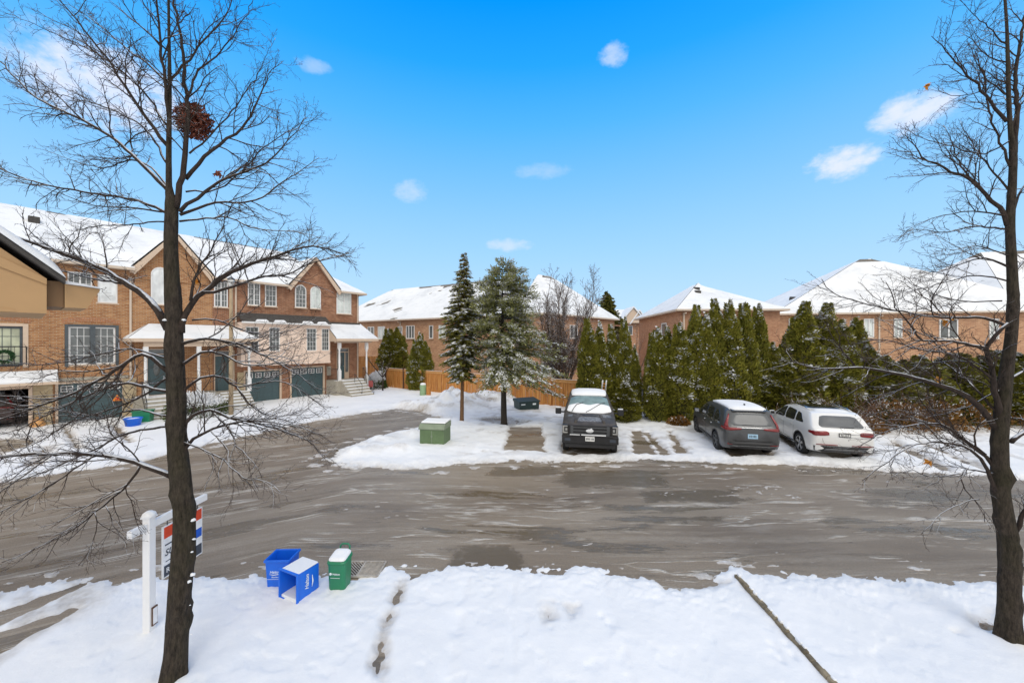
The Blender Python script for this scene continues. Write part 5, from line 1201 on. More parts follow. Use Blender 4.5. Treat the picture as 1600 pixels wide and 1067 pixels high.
def conifer(name, label, base, h, zlow, Rf, whorl, droop, spray_L, spray_W, mat, barkm, seed, lean=(0, 0), tr=.16, snow=.5, nb=8, gap=0, inner=.15, curve=.0, tuft=0):
    g = np.random.default_rng(seed); root = empty(name, (*base, 0), 0, label, 'evergreen'); C = []; D = []; Nn = []; LL_ = []; MI = []; bm = MB()
    z = zlow
    while z < h-.12:
        t = (z-zlow)/(h-zlow)
        for b in range(max(3, int(nb*(1-.45*t)))):
            az = g.random()*6.283; R = Rf(z, az)*g.uniform(.72, 1.12)
            if R < .05: continue
            zz = z+g.uniform(-.5, .5)*whorl*(1+2.5*(tuft > 0)); st = np.array([lean[0]*zz/h, lean[1]*zz/h, zz]); n = max(3, int(R/.085)); dr = droop(t)*g.uniform(.7, 1.3)
            side = np.array([-math.sin(az), math.cos(az), 0]); out = np.array([math.cos(az), math.sin(az), 0]); prev = st; pts = [tuple(st)]
            for i in range(1, n+1):
                s = i/n; p = st+out*R*s+np.array([0, 0, -dr*R*(s**1.3)+.14*R*s*s+.0])+side*curve*math.sin(s*3)*g.uniform(-.1, .1); pts.append(tuple(p))
                if s < inner: prev = p; continue
                fw = (p-prev); fw /= np.linalg.norm(fw)+1e-9; w = .25+.95*(1-abs(s-.45)); tipf = 1-.5*s
                sn = g.random() < snow*(.35+.9*s)*(1 if float(vnoise(p[0]*2.2+seed, p[2]*2.2+p[1]*1.7, 2)) > .40 else .25)
                for sgn in (-1, 1, 0, 1, -1, 0):
                    d = fw*(1 if sgn == 0 else .65)+side*sgn*g.uniform(.5, 1.1)+np.array([0, 0, g.normal(-.05+.3*tuft, .18+.45*tuft)]); C.append(p+g.normal(0, .012+.05*tuft, 3)); D.append(d); Nn.append(np.array([0, 0, 1])+g.normal(0, .55, 3)); LL_.append(g.uniform(.75, 1.2)*(w if sgn else .9)*tipf**.3*min(1, .35+R*1.1)); MI.append(0)
                if sn:
                    for sgn in (-1, 1, 0, .5, -.5):
                        d = fw*.8+side*sgn*g.uniform(.4, .9)+np.array([0, 0, -.05]); C.append(p+np.array([0, 0, .045+.03*tuft])+g.normal(0, .02+.03*tuft, 3)); D.append(d); Nn.append(np.array([0, 0, 1])+g.normal(0, .2, 3)); LL_.append(g.uniform(.6, 1.05)*w*tipf**.3*min(1, .35+R*1.1)); MI.append(1)
                prev = p
            if len(pts) > 2: bm.tube(pts[::max(1, len(pts)//4)] + [pts[-1]], np.linspace(.018, .004, len(pts[::max(1, len(pts)//4)])+1).tolist(), 4, cap=False)
        z += whorl*(1-.35*t)
    C = np.array(C); D = np.array(D); Nn = np.array(Nn); L_ = np.array(LL_)*spray_L; MI = np.array(MI); n = len(C)
    V, Q = sprays(C, D, Nn, L_, np.where(MI == 1, 1.7, 1)*L_*spray_W/spray_L*g.uniform(.7, 1.2, n)); np_mesh('crown', V, Q, [M[mat], M['snow']], MI, root)
    bm.build('branches', M[barkm], root); t = MB(); zs = [0, .15, 1, h*.4, h*.75, h*.97]; t.tube([(lean[0]*q/h, lean[1]*q/h, q) for q in zs], [tr*1.25, tr, tr*.9, tr*.6, tr*.28, .012], 12); t.build('trunk', M[barkm], root)
    return root
sb = gp(721.5, 660); 
conifer('spruce_tree', 'tall narrow spruce dusted with snow, on bare trunk behind the green utility box', sb, 8.65, 2.3, lambda z, az: np.interp(z, [2.0, 2.6, 3.4, 4.6, 5.4, 6.0, 7.0, 8.0, 8.6], [.45, .72, 1.0, 1.1, 1.05, .72, .50, .26, .06]), .16, lambda t: .26+.22*(1-t), .22, .045, 'spruce', 'pine_bark', 301, lean=(.12, 0), tr=.105, snow=.8, nb=13)
pb = gp(787.5, 664)
def pineR(z, az):
    r = np.interp(z, [2.2, 2.8, 3.6, 4.6, 5.6, 6.6, 7.3, 7.9], [1.2, 1.5, 1.7, 1.65, 1.6, 1.4, 1.0, .3]); c = math.cos(az)
    e = np.interp(z, [2.0, 3.0, 4.2, 5.2, 6.2], [1.15, 1.0, .55, .1, 0])
    return r*(1+e*max(0, c)-.18*max(0, -c)*(z < 5))*(.75+.5*float(vnoise(math.cos(az)*2+9, z*1.4+math.sin(az)*2, 4)))
conifer('pine_tree', 'broad bushy pine with snow-laden drooping right side and dark trunk, left of the pickup', pb, 7.95, 2.55, pineR, .23, lambda t: .50*(1-t)**1.2+.04, .27, .030, 'pine', 'pine_bark_dark', 302, lean=(-.1, 0), tr=.155, snow=1.0, nb=14, curve=.6, inner=.25, tuft=1)
conifer('spruce_tree', 'distant dark spruce top behind the roof of the tall corner house', ((948-800)/F*47, 47), 10.4, 2, lambda z, az: np.interp(z, [2, 6, 10.4], [2.6, 2.1, .1]), .3, lambda t: .3, .5, .16, 'spruce', 'pine_bark_dark', 303, snow=.05, nb=16)

# ---------------------------------------------------------------- vehicles (local x right, y forward from the rear bumper)
class Car:
    def __init__(s, name, label, T, paint, cat='car'):
        s.T = T; s.root = empty(name, (0, 0, 0), 0, label, cat); s.paint = paint
        ys = T['ys']; I = lambda k, y: float(np.interp(y, *zip(*T[k])))
        rings = []
        for y in ys:
            zb, zt, w, zl = I('zb', y), I('zt', y), I('w', y), I('belt', y)
            zl = min(zl, zt-.02); wt = w-.03-(zt-zl)*T.get('tumble', .30); wt = min(wt, w*.965); cr = T.get('crown', .03)
            dz = zt-zl
            half = [(0, zb), (w*.72, zb), (w*.93, zb+.03), (w*.985, zb+.14), (w, zb+(zl-zb)*.45), (w*.995, zb+(zl-zb)*.72), (w*.985, zl-.05), (w*.965, zl), ((w*.965+wt)/2+.012*min(1, dz*3), zl+dz*.5), (wt+.0, zt-min(.06, dz*.3)), (wt-.05, zt-.01*min(1, dz*9)), (wt*.5, zt+cr*.75*min(1, .4+dz)), (0, zt+cr*min(1, .4+dz))]
            rings.append([Vector((x, y, z)) for x, z in half] + [Vector((-x, y, z)) for x, z in half[-2:0:-1]])
        n = len(rings[0]); vs = [p for r in rings for p in r]; k = len(rings)
        fs = [(i*n+j, i*n+(j+1) % n, (i+1)*n+(j+1) % n, (i+1)*n+j) for i in range(k-1) for j in range(n)] + [tuple(range(n))[::-1], tuple(range((k-1)*n, k*n))]
        bm = bmesh.new(); bv = [bm.verts.new(p) for p in vs]
        for f in fs: bm.faces.new([bv[i] for i in f])
        bmesh.ops.recalc_face_normals(bm, faces=bm.faces); bmesh.ops.triangulate(bm, faces=[f for f in bm.faces if len(f.verts) > 4])
        s.bvh = BVHTree.FromBMesh(bm); me = bpy.data.meshes.new('body'); bm.to_mesh(me); bm.free()
        for p in me.polygons: p.use_smooth = True
        me.materials.append(M[paint]); me.materials.append(M['black'])
        o = bpy.data.objects.new('body', me); COL.objects.link(o)
        cutters = []
        for (yw, r, zc) in T['wheels']:
            for sx in (-1, 1):
                cm = MB(); R = r+T.get('archgap', .07); cm.lathe([(0, -.17), (R, -.17), (R, .3), (0, .3)], 36, M=Matrix.Translation((sx*(T['half']-.1), yw, zc)) @ Matrix.Rotation(sx*math.pi/2, 4, 'Y'))
                c = cm.build('cut', M['black']); 
                b2 = bmesh.new(); b2.from_mesh(c.data); bmesh.ops.remove_doubles(b2, verts=b2.verts, dist=1e-5); bmesh.ops.recalc_face_normals(b2, faces=b2.faces); b2.to_mesh(c.data); b2.free()
                cutters.append(c); md = o.modifiers.new('cut', 'BOOLEAN'); md.object = c; md.solver = 'EXACT'; md.operation = 'DIFFERENCE'
        bpy.context.view_layer.update(); dg = bpy.context.evaluated_depsgraph_get(); nm = bpy.data.meshes.new_from_object(o.evaluated_get(dg)); o.modifiers.clear(); o.data = nm
        nm.set_sharp_from_angle(angle=math.radians(38))
        for c in cutters: bpy.data.objects.remove(c)
        o.name = 'body'; o.parent = s.root; s.body = o
        for (yw, r, zc) in T['wheels']:
            for sx in (-1, 1): s.wheel(sx, yw, r, zc)
        for (yw, r, zc) in T['wheels']:
            for sx in (-1, 1):
                am = MB(); R1 = r+T.get('archgap', .07)-.004; R2 = R1+.045; nn = 18; pts = []
                for i in range(nn+1):
                    a = math.radians(-8)+math.radians(196)*i/nn; pts.append((yw+math.cos(a), zc+math.sin(a), math.cos(a), math.sin(a)))
                for i in range(nn):
                    q = []
                    for (R_, kk) in ((R1, i), (R1, i+1), (R2, i+1), (R2, i)):
                        c_, s_ = pts[kk][2], pts[kk][3]; q.append(s.hit((yw+R_*c_, zc+R_*s_), 'x', sx, .006))
                    am.quad(*q)
                am.build('wheel_arch_trim', M[T.get('arch_mat', 'black')], s.root)
    def hit(s, p, ax, sg, off):
        if ax == 'x': o_, d = Vector((sg*3, p[0], p[1])), Vector((-sg, 0, 0))
        elif ax == 'y': o_, d = Vector((p[0], -3 if sg < 0 else s.T['L']+3, p[1])), Vector((0, -sg, 0))
        else: o_, d = Vector((p[0], p[1], 5)), Vector((0, 0, -1))
        h = s.bvh.ray_cast(o_, d)
        if h[0] is None:
            tgt = Vector((sg*s.T['half'], p[0], p[1])) if ax == 'x' else Vector((p[0], 0 if sg < 0 else s.T['L'], p[1])) if ax == 'y' else Vector((p[0], p[1], 1)); h = s.bvh.find_nearest(tgt)
        nn = h[1]; nn = nn if nn.dot(d) < 0 else -nn
        return h[0]+nn*off
    def patch(s, name, poly, ax, sg, mat, off=.006, dome=0, rnd=1, parent=None, rings=4, sub=6, smooth=True):
        P = [Vector((*p, 0)) for p in poly]
        for _ in range(rnd): P = [q for i in range(len(P)) for q in (P[i].lerp(P[(i+1) % len(P)], .12), P[i].lerp(P[(i+1) % len(P)], .88))]
        Q = []
        for i in range(len(P)):
            a, b = P[i], P[(i+1) % len(P)]; k = max(1, int((b-a).length/.12)); Q += [a.lerp(b, j/k) for j in range(k)]
        c = sum(Q, Vector())/len(Q); n = len(Q); vs = []; fs = []
        for r in range(rings+1):
            t = 1-r/(rings+.0) if r < rings else 0
            if r == rings: vs.append(s.hit((c.x, c.y), ax, sg, off+dome)); break
            for q in Q:
                p = c.lerp(q, t); vs.append(s.hit((p.x, p.y), ax, sg, (off+dome*(1-t**6)) if r else .001))
            if r == 0:      # rim stands on the surface, next ring is the raised edge
                for q in Q: p = c.lerp(q, .985); vs.append(s.hit((p.x, p.y), ax, sg, off+dome*.3))
        m = len(vs)-1; R = m//n
        for r in range(R-1): fs += [(r*n+i, r*n+(i+1) % n, (r+1)*n+(i+1) % n, (r+1)*n+i) for i in range(n)]
        fs += [((R-1)*n+i, (R-1)*n+(i+1) % n, m) for i in range(n)]
        mb = MB(); mb.add(vs, fs, 0, smooth); return mb.build(name, M[mat], parent or s.root)
    def wheel(s, sx, y, r, z):
        w = .11; X = sx*(s.T['half']-w-.015); Mx = Matrix.Translation((X, y, z)) @ Matrix.Rotation(sx*math.pi/2, 4, 'Y')
        wr = bpy.data.objects.new('wheel', None); wr = None
        t = MB(); rr = s.T['rim']; t.lathe([(rr, -w), (r*.93, -w), (r, -w*.6), (r, w*.6), (r*.95, w), (rr+.01, w*1.02), (rr, w*.9), (rr, -w)], 32, M=Mx)
        to = t.build('wheel', M['rubber'], s.root)
        m = MB(); m.lathe([(0, w*.35), (rr*.98, w*.30), (rr*.98, w*.95), (rr*1.02, w*1.0)], 28, 1, M=Mx)
        m.lathe([(rr*.93, w*.9), (rr*1.0, w*1.03), (rr*1.01, w*.9)], 28, 0, M=Mx)
        k = s.T.get('spokes', 5)
        for i in range(k):
            for da in ((-.13, .13) if s.T.get('twin') else (0,)):
                a = 2*math.pi*i/k+da; hw = .022 if s.T.get('twin') else .038; ca, sa = math.cos(a), math.sin(a); v = []
                for (rad, h_) in ((.03, w*.8), (rr*.97, w*.86)):
                    for sd in (-1, 1): v.append((ca*rad-sa*hw*sd, sa*rad+ca*hw*sd, h_))
                v2 = [(a_, b_, c_-.03) for a_, b_, c_ in v]
                m.add(v+v2, [(0, 1, 3, 2), (4, 6, 7, 5), (0, 2, 6, 4), (1, 5, 7, 3)], 0, False, Mx)
        m.lathe([(0, w*.9), (.05, w*.88), (.055, w*.7)], 12, 0, M=Mx)
        m.build('rim', [M[s.T.get('rim_mat', 'alloy')], M['black']], to)
    def box(s, name, x0, x1, y0, y1, z0, z1, mat, bevel=.012, parent=None, Mx=None):
        m = MB(); m.box(x0, x1, y0, y1, z0, z1, M=Mx); return m.build(name, M[mat], parent or s.root, bevel=bevel)
    def both(s, name, poly, mat, **k):
        for sx in (-1, 1): s.patch(name, poly, 'x', sx, mat, **k)
def text(name, body, size, loc, rot, mat, parent=None, ext=.002, shear=0, align='CENTER'):
    cu = bpy.data.curves.new(name, 'FONT'); cu.body = body; cu.size = size; cu.extrude = ext; cu.align_x = align; cu.align_y = 'CENTER'; cu.shear = shear; cu.offset = size*.012
    o = bpy.data.objects.new(name+'_tmp', cu); COL.objects.link(o); bpy.context.view_layer.update(); me = bpy.data.meshes.new_from_object(o.evaluated_get(bpy.context.evaluated_depsgraph_get()))
    bpy.data.objects.remove(o); me.materials.clear(); me.materials.append(M[mat]); q = bpy.data.objects.new(name, me); COL.objects.link(q); q.parent = parent; q.location = loc; q.rotation_euler = rot; return q

def suv_small(label, paint, detail=True):
    T = dict(L=4.6, half=.925, tumble=.26, wheels=[(.98, .355, .355), (3.64, .355, .355)], rim=.235, rim_mat='alloy_dark', spokes=5, twin=True, archgap=.06,
        ys=[0, .03, .08, .16, .25, .34, .42, .52, .7, 1, 1.5, 2, 2.4, 2.62, 2.8, 3.0, 3.2, 3.36, 3.5, 3.8, 4.1, 4.3, 4.45, 4.54, 4.6],
        zb=[(0, .42), (.1, .30), (.4, .24), (4.2, .22), (4.6, .30)],
        zt=[(0, .98), (.03, 1.07), (.08, 1.14), (.16, 1.28), (.25, 1.43), (.34, 1.56), (.42, 1.63), (.52, 1.655), (1, 1.685), (1.7, 1.69), (2.3, 1.655), (2.6, 1.58), (3.0, 1.36), (3.36, 1.13), (3.5, 1.09), (4.1, 1.0), (4.4, .90), (4.54, .80), (4.6, .70)],
        w=[(0, .80), (.05, .86), (.15, .895), (.35, .915), (1, .925), (3.6, .925), (4.1, .90), (4.4, .82), (4.6, .62)],
        belt=[(0, .95), (.1, 1.08), (1.0, 1.06), (3.2, 1.0), (3.5, 1.0), (4.6, .8)])
    c = Car('parked_car', label, T, paint)
    c.patch('rear_window', [(-.60, 1.13), (.60, 1.13), (.66, 1.22), (.54, 1.52), (-.54, 1.52), (-.66, 1.22)], 'y', -1, 'rear_glass', .006)
    c.box('rear_wiper', -.30, .06, .015, .03, 1.145, 1.16, 'black', 0, Mx=Matrix.Translation((0, .045, 0)))
    c.both('side_window', [(.62, 1.12), (1.28, 1.10), (1.28, 1.50), (.98, 1.52), (.72, 1.40)], 'car_glass')
    c.both('side_window', [(1.36, 1.10), (2.10, 1.08), (2.10, 1.54), (1.36, 1.52)], 'car_glass'); c.both('side_window', [(2.18, 1.08), (3.16, 1.06), (2.72, 1.46), (2.5, 1.53), (2.18, 1.54)], 'car_glass')
    c.both('window_chrome', [(.60, 1.085), (3.2, 1.03), (3.2, 1.045), (.60, 1.105)], 'chrome', off=.01, rnd=0, rings=2)
    c.both('side_cladding', [(1.42, .24), (3.18, .24), (3.18, .40), (1.42, .40)], 'black', off=.012, rings=2)
    for y in (1.32, 2.14, 3.1): c.both('door_gap', [(y, .42), (y+.012, .42), (y+.012, 1.06), (y, 1.06)], 'black', off=.003, rnd=0, rings=2)
    c.both('door_handle', [(1.42, .93), (1.60, .93), (1.60, .965), (1.42, .965)], 'chrome', off=.025); c.both('door_handle', [(2.24, .92), (2.42, .92), (2.42, .955), (2.24, .955)], 'chrome', off=.025)
    for sx in (-1, 1):
        c.patch('tail_light', [(sx*.76, 1.06), (sx*.87, 1.06), (sx*.85, 1.16), (sx*.70, 1.50), (sx*.655, 1.50), (sx*.765, 1.16)], 'y', -1, 'red_lens', .014, .01, rings=3)
        c.patch('tail_light', [(sx*.34, 1.00), (sx*.86, .96), (sx*.87, 1.07), (sx*.36, 1.06)], 'y', -1, 'red_lens', .018, .012, rings=3)
        c.patch('tail_light', [(.07, .98), (.42, 1.0), (.38, 1.06), (.07, 1.08)], 'x', sx, 'red_lens', .012, rings=3)
        c.patch('reflector', [(sx*.52, .47), (sx*.80, .47), (sx*.80, .53), (sx*.54, .55)], 'y', -1, 'red_lens', .012, rings=2)
        c.patch('headlight', [(sx*.44, .72), (sx*.75, .74), (sx*.8, .86), (sx*.45, .82)], 'y', 1, 'lamp_lens', .01, rings=2)
        m = c.box('mirror', sx*.93, sx*1.12, 2.98, 3.12, 1.07, 1.22, paint, .03)
        m2 = MB(); m2.box(sx*.95, sx*1.1, 2.972, 2.978, 1.09, 1.2); m2.build('mirror_glass', M['chrome'], m)
    c.patch('chrome_strip', [(-.50, 1.05), (.50, 1.05), (.50, 1.075), (-.50, 1.075)], 'y', -1, 'chrome', .018, rings=2, rnd=0)
    c.patch('rear_skid_plate', [(-.70, .33), (.70, .33), (.80, .56), (-.80, .56)], 'y', -1, 'black', .02, rings=2)
    c.patch('bumper_trim', [(-.74, .425), (.74, .425), (.76, .445), (-.76, .445)], 'y', -1, 'alloy_dark', .03, rings=2, rnd=0); c.patch('bumper_trim', [(-.55, .60), (.55, .60), (.66, .63), (-.66, .63)], 'y', -1, 'black', .010, rings=2)
    p = c.box('number_plate', -.16, .16, -.018, -.004, .70, .86, 'plate_blue', .004)
    for i, ch in enumerate([-.10, -.055, .0, .045, .09]): q = MB(); q.box(ch-.013, ch+.013, -.021, -.0185, .745, .82); q.build('plate_mark', M['ink'], p)
    sp = MB(); sp.prism([(-.56, .30, 1.585), (.56, .30, 1.585), (.58, .56, 1.66), (-.58, .56, 1.66)], (0, 0, .03)); sp.build('spoiler', M[paint], c.root, bevel=.01)
    c.patch('snow', [(-.60, .36), (.60, .36), (.62, 1.3), (.60, 2.42), (.3, 2.52), (-.3, 2.52), (-.60, 2.42), (-.62, 1.3)], 'z', 1, 'snow', .03, .035, rings=6)
    an = MB(); an.prism([(-.02, .72, 1.69), (.02, .72, 1.69), (.008, .66, 1.81), (-.008, .66, 1.81)], (0, .12, 0)); an.build('antenna_fin', M['black'], c.root)
    return c
def place(c, x, y, yaw): c.root.location = (x, y, 0); c.root.rotation_euler = (0, 0, yaw)
g1 = suv_small('dark grey sport utility car with a snowy roof, seen from behind, beside the white car', 'grey_paint')
place(g1, (1172-800)/F*13.35, 13.2, -math.radians(11.5))
ga = suv_small('dark car parked inside the open garage, red tail light showing', 'brown_paint')
pA = rowpt(-13.9, -.5); ga.root.location = pA; ga.root.rotation_euler = (0, 0, ROT)

def suv_white():
    T = dict(L=4.66, half=.945, tumble=.31, crown=.035, wheels=[(.97, .37, .37), (3.84, .37, .37)], rim=.262, rim_mat='alloy', spokes=5, twin=True, archgap=.045,
        ys=[0, .03, .08, .16, .28, .40, .52, .62, .75, 1, 1.5, 2, 2.35, 2.6, 2.85, 3.05, 3.25, 3.4, 3.6, 3.9, 4.2, 4.42, 4.55, 4.66],
        zb=[(0, .44), (.1, .30), (.4, .25), (4.2, .23), (4.66, .3)],
        zt=[(0, .92), (.03, 1.02), (.08, 1.08), (.16, 1.14), (.28, 1.26), (.40, 1.39), (.52, 1.50), (.62, 1.555), (.75, 1.585), (1.2, 1.62), (1.8, 1.64), (2.3, 1.60), (2.6, 1.52), (3.0, 1.30), (3.3, 1.12), (3.45, 1.08), (4.2, .98), (4.45, .88), (4.58, .76), (4.66, .66)],
        w=[(0, .78), (.05, .86), (.15, .91), (.35, .935), (1, .945), (3.7, .945), (4.2, .91), (4.45, .83), (4.66, .6)],
        belt=[(0, .9), (.1, 1.04), (1.0, 1.06), (3.2, .99), (3.5, .98), (4.66, .75)])
    c = Car('parked_car', 'white sport utility car with black roof panel, seen from behind, rightmost parked car', T, 'white_paint')
    c.patch('rear_window', [(-.58, 1.13), (.58, 1.13), (.66, 1.19), (.52, 1.49), (-.52, 1.49), (-.66, 1.19)], 'y', -1, 'rear_glass', .006, rnd=2)
    c.box('rear_wiper', -.05, .34, .10, .115, 1.150, 1.165, 'black', 0, Mx=Matrix.Translation((0, .03, 0)))
    c.both('side_window', [(.74, 1.16), (1.36, 1.13), (1.36, 1.48), (1.08, 1.45)], 'car_glass', rnd=1); c.both('side_window', [(1.44, 1.12), (2.2, 1.09), (2.2, 1.52), (1.44, 1.49)], 'car_glass'); c.both('side_window', [(2.27, 1.09), (3.14, 1.06), (2.72, 1.42), (2.5, 1.49), (2.27, 1.52)], 'car_glass')
    c.both('side_cladding', [(1.40, .25), (3.42, .25), (3.42, .38), (1.40, .38)], 'black', off=.012, rings=2); c.both('running_board', [(1.45, .385), (3.4, .385), (3.4, .41), (1.45, .41)], 'chrome', off=.02, rings=2)
    for y in (1.40, 2.24, 3.2): c.both('door_gap', [(y, .44), (y+.01, .44), (y+.01, 1.05), (y, 1.05)], 'ink', off=.003, rnd=0, rings=2)
    c.both('door_handle', [(1.52, .96), (1.70, .96), (1.70, .985), (1.52, .985)], 'white_paint', off=.03); c.both('door_handle', [(2.34, .95), (2.52, .95), (2.52, .975), (2.34, .975)], 'white_paint', off=.03)
    for sx in (-1, 1):
        c.patch('tail_light', [(sx*.44, .90), (sx*.86, .86), (sx*.90, .94), (sx*.88, 1.01), (sx*.50, 1.03), (sx*.44, .99)], 'y', -1, 'red_lens', .016, .012, rings=3)
        c.patch('tail_light', [(.06, .88), (.34, .93), (.30, 1.0), (.07, 1.02)], 'x', sx, 'red_lens', .012, rings=3)
        c.patch('reflector', [(sx*.20, .560), (sx*.82, .565), (sx*.82, .59), (sx*.20, .585)], 'y', -1, 'red_lens', .026, rings=2)
        c.patch('headlight', [(sx*.48, .72), (sx*.78, .74), (sx*.8, .86), (sx*.5, .82)], 'y', 1, 'lamp_lens', .01, rings=2)
        m = c.box('mirror', sx*.95, sx*1.13, 3.0, 3.13, 1.05, 1.2, 'white_paint', .03); m2 = MB(); m2.box(sx*.97, sx*1.11, 2.992, 2.998, 1.07, 1.18); m2.build('mirror_glass', M['black'], m)
        rl = MB(); rl.tube([(sx*.63, .85, 1.61), (sx*.645, 1.2, 1.665), (sx*.65, 1.9, 1.69), (sx*.63, 2.35, 1.645)], .016, 6); rl.build('roof_rail', M['chrome'], c.root)
    c.patch('rear_diffuser', [(-.84, .33), (.84, .33), (.88, .54), (-.88, .54)], 'y', -1, 'black', .022, rings=3); c.patch('exhaust_trim', [(-.62, .40), (.62, .40), (.52, .445), (-.52, .445)], 'y', -1, 'alloy_dark', .034, rings=2)
    p = c.box('number_plate', -.17, .17, -.02, -.004, .86, .99, 'black', .004); q = MB(); q.box(-.15, .15, -.024, -.0205, .885, .97); q.build('plate_face', M['plate_white'], p)
    for i, ch in enumerate([-.10, -.06, .0, .04, .085]): q = MB(); q.box(ch-.011, ch+.011, -.027, -.0245, .905, .95); q.build('plate_mark', M['ink'], p)
    e = MB(); e.lathe([(0, 0), (.05, .004), (.05, .0)], 14, M=Matrix.Translation((0, .09, 1.085)) @ Matrix.Rotation(math.pi/2, 4, 'X')); e.build('emblem', M['chrome'], c.root)
    c.patch('roof_glass', [(-.52, 1.15), (.52, 1.15), (.50, 2.3), (-.50, 2.3)], 'z', 1, 'pano', .008, rings=4)
    c.patch('snow', [(-.50, .70), (.50, .70), (.50, 1.02), (-.50, 1.02)], 'z', 1, 'snow', .006, .01, rings=4)
    return c
w1 = suv_white(); place(w1, (1318-800)/F*13.35-.46, 12.78, -math.radians(14.5))

def pickup():
    L = 5.9
    T = dict(L=L, half=1.0, tumble=.30, crown=.03, wheels=[(1.25, .40, .40), (4.95, .40, .40)], rim=.25, rim_mat='alloy_dark', spokes=6, archgap=.08,
        ys=[0, .05, .5, 1.2, 1.9, 1.93, 2.0, 2.2, 2.6, 3.2, 3.6, 3.8, 4.0, 4.2, 4.38, 4.5, 4.8, 5.2, 5.5, 5.66, 5.74, 5.80],
        zb=[(0, .5), (.1, .42), (5.5, .40), (5.8, .46)],
        zt=[(0, 1.34), (1.9, 1.36), (1.93, 1.75), (2.0, 1.88), (2.6, 1.95), (3.2, 1.94), (3.55, 1.88), (4.0, 1.62), (4.38, 1.36), (4.5, 1.30), (5.2, 1.24), (5.5, 1.19), (5.66, 1.14), (5.74, 1.09), (5.8, 1.02)],
        w=[(0, .97), (.1, .99), (5.2, 1.0), (5.55, .98), (5.72, .95), (5.8, .92)], belt=[(0, 1.28), (2, 1.30), (4.2, 1.26), (4.6, 1.16), (5.5, 1.08), (5.8, .96)])
    c = Car('pickup_truck', 'charcoal pickup truck facing the street with snow on roof and windscreen', T, 'truck_paint', 'pickup truck')
    c.patch('windscreen', [(-.70, 3.62), (.70, 3.62), (.84, 4.34), (.5, 4.42), (-.5, 4.42), (-.84, 4.34)], 'z', 1, 'windscreen', .006, rings=5)
    c.patch('snow', [(-.80, 4.10), (-.35, 4.02), (0, 4.12), (.4, 4.02), (.80, 4.10), (.86, 4.36), (.5, 4.50), (-.5, 4.50), (-.86, 4.36)], 'z', 1, 'snow', .012, .03, rings=5)
    c.patch('snow', [(-.70, 2.0), (.70, 2.0), (.72, 3.2), (.68, 3.56), (.3, 3.61), (-.3, 3.61), (-.68, 3.56), (-.72, 3.2)], 'z', 1, 'snow', .03, .05, rings=6)
    c.both('side_window', [(2.1, 1.34), (2.95, 1.34), (2.95, 1.80), (2.15, 1.80)], 'car_glass'); c.both('side_window', [(3.03, 1.34), (4.10, 1.32), (3.62, 1.72), (3.4, 1.80), (3.03, 1.80)], 'car_glass')
    for y in (1.98, 2.98, 4.2): c.both('door_gap', [(y, .5), (y+.012, .5), (y+.012, 1.28), (y, 1.28)], 'black', off=.003, rnd=0, rings=2)
    c.both('door_handle', [(2.1, 1.12), (2.3, 1.12), (2.3, 1.16), (2.1, 1.16)], 'black', off=.03); c.both('door_handle', [(3.08, 1.12), (3.28, 1.12), (3.28, 1.16), (3.08, 1.16)], 'black', off=.03)
    c.patch('hood_scoop', [(-.22, 4.90), (.22, 4.90), (.30, 4.72), (-.30, 4.72)], 'z', 1, 'black', .012, rings=2)
    for sx in (-1, 1):
        rb = c.patch('hood_ridge', [(sx*.34, 4.6), (sx*.46, 4.6), (sx*.56, 5.6), (sx*.46, 5.6)], 'z', 1, 'truck_paint', .025, .012, rings=2)
        c.patch('snow', [(sx*.62, 4.66), (sx*.82, 4.70), (sx*.80, 5.0), (sx*.64, 4.95)], 'z', 1, 'rear_glass', .004, .002, rings=2)
    c.patch('hood_frost_sheen', [(-.44, 5.05), (-.1, 4.98), (.42, 5.05), (.46, 5.5), (-.46, 5.5)], 'z', 1, 'frost_sheen', .004, 0, rings=3)  # frosted hood front, lightened in colour to stand in for sheen
    c.patch('hood_frost_sheen', [(-.80, 4.58), (-.50, 4.56), (-.30, 4.74), (-.46, 5.0), (-.74, 4.95)], 'z', 1, 'frost_sheen', .004, 0, rings=3)
    # front end: grille, bumper, lamps (the front faces +y)
    F_ = 5.80
    g = MB(); g.box(-.74, .74, F_-.02, F_+.035, .78, 1.14); go = g.build('grille', M['black'], c.root, bevel=.03)
    g = MB(); [g.box(-.64, .64, F_+.035, F_+.06, z, z+.035) for z in (.81, .92, 1.03)]; g.box(-.68, -.58, F_+.03, F_+.062, .78, 1.10); g.box(.58, .68, F_+.03, F_+.062, .78, 1.10); g.build('grille_bar', M['alloy_dark'], go, bevel=.008)
    e = MB(); e.lathe([(0, .03), (.11, .022), (.125, 0)], 18, M=Matrix.Translation((0, F_+.06, .945)) @ Matrix.Rotation(-math.pi/2, 4, 'X') @ Matrix.Diagonal((1.1, .55, 1, 1))); e.build('emblem', M['chrome'], go)
    sn = MB()
    sn.prism([(-.10, F_+.062, .93), (.13, F_+.062, .925), (.14, F_+.062, .96), (.07, F_+.062, .99), (.0, F_+.062, 1.0), (-.05, F_+.062, 1.045), (-.09, F_+.062, 1.0)], (0, .04, 0))
    sn.build('snow', M['snow'], go)
    h = MB(); h.box(-.98, .98, F_-.25, F_+.10, .50, .76); h.box(-.80, .80, F_-.1, F_+.13, .76, .79); bo = h.build('front_bumper', M['black'], c.root, bevel=.035)
    s2 = MB(); s2.box(-.55, .30, F_+.02, F_+.125, .791, .815); s2.box(.35, .7, F_+.04, F_+.12, .791, .806); s2.build('snow', M['snow'], bo, bevel=.008)
    v = MB(); v.box(-.86, .86, F_-.20, F_+.05, .34, .50); v.build('air_dam', M['black'], c.root, bevel=.03)
    for x in (-.78, .78): l = MB(); l.box(x-.10, x+.10, F_+.101, F_+.108, .58, .68); l.build('fog_lamp_recess', M['ink'], bo)
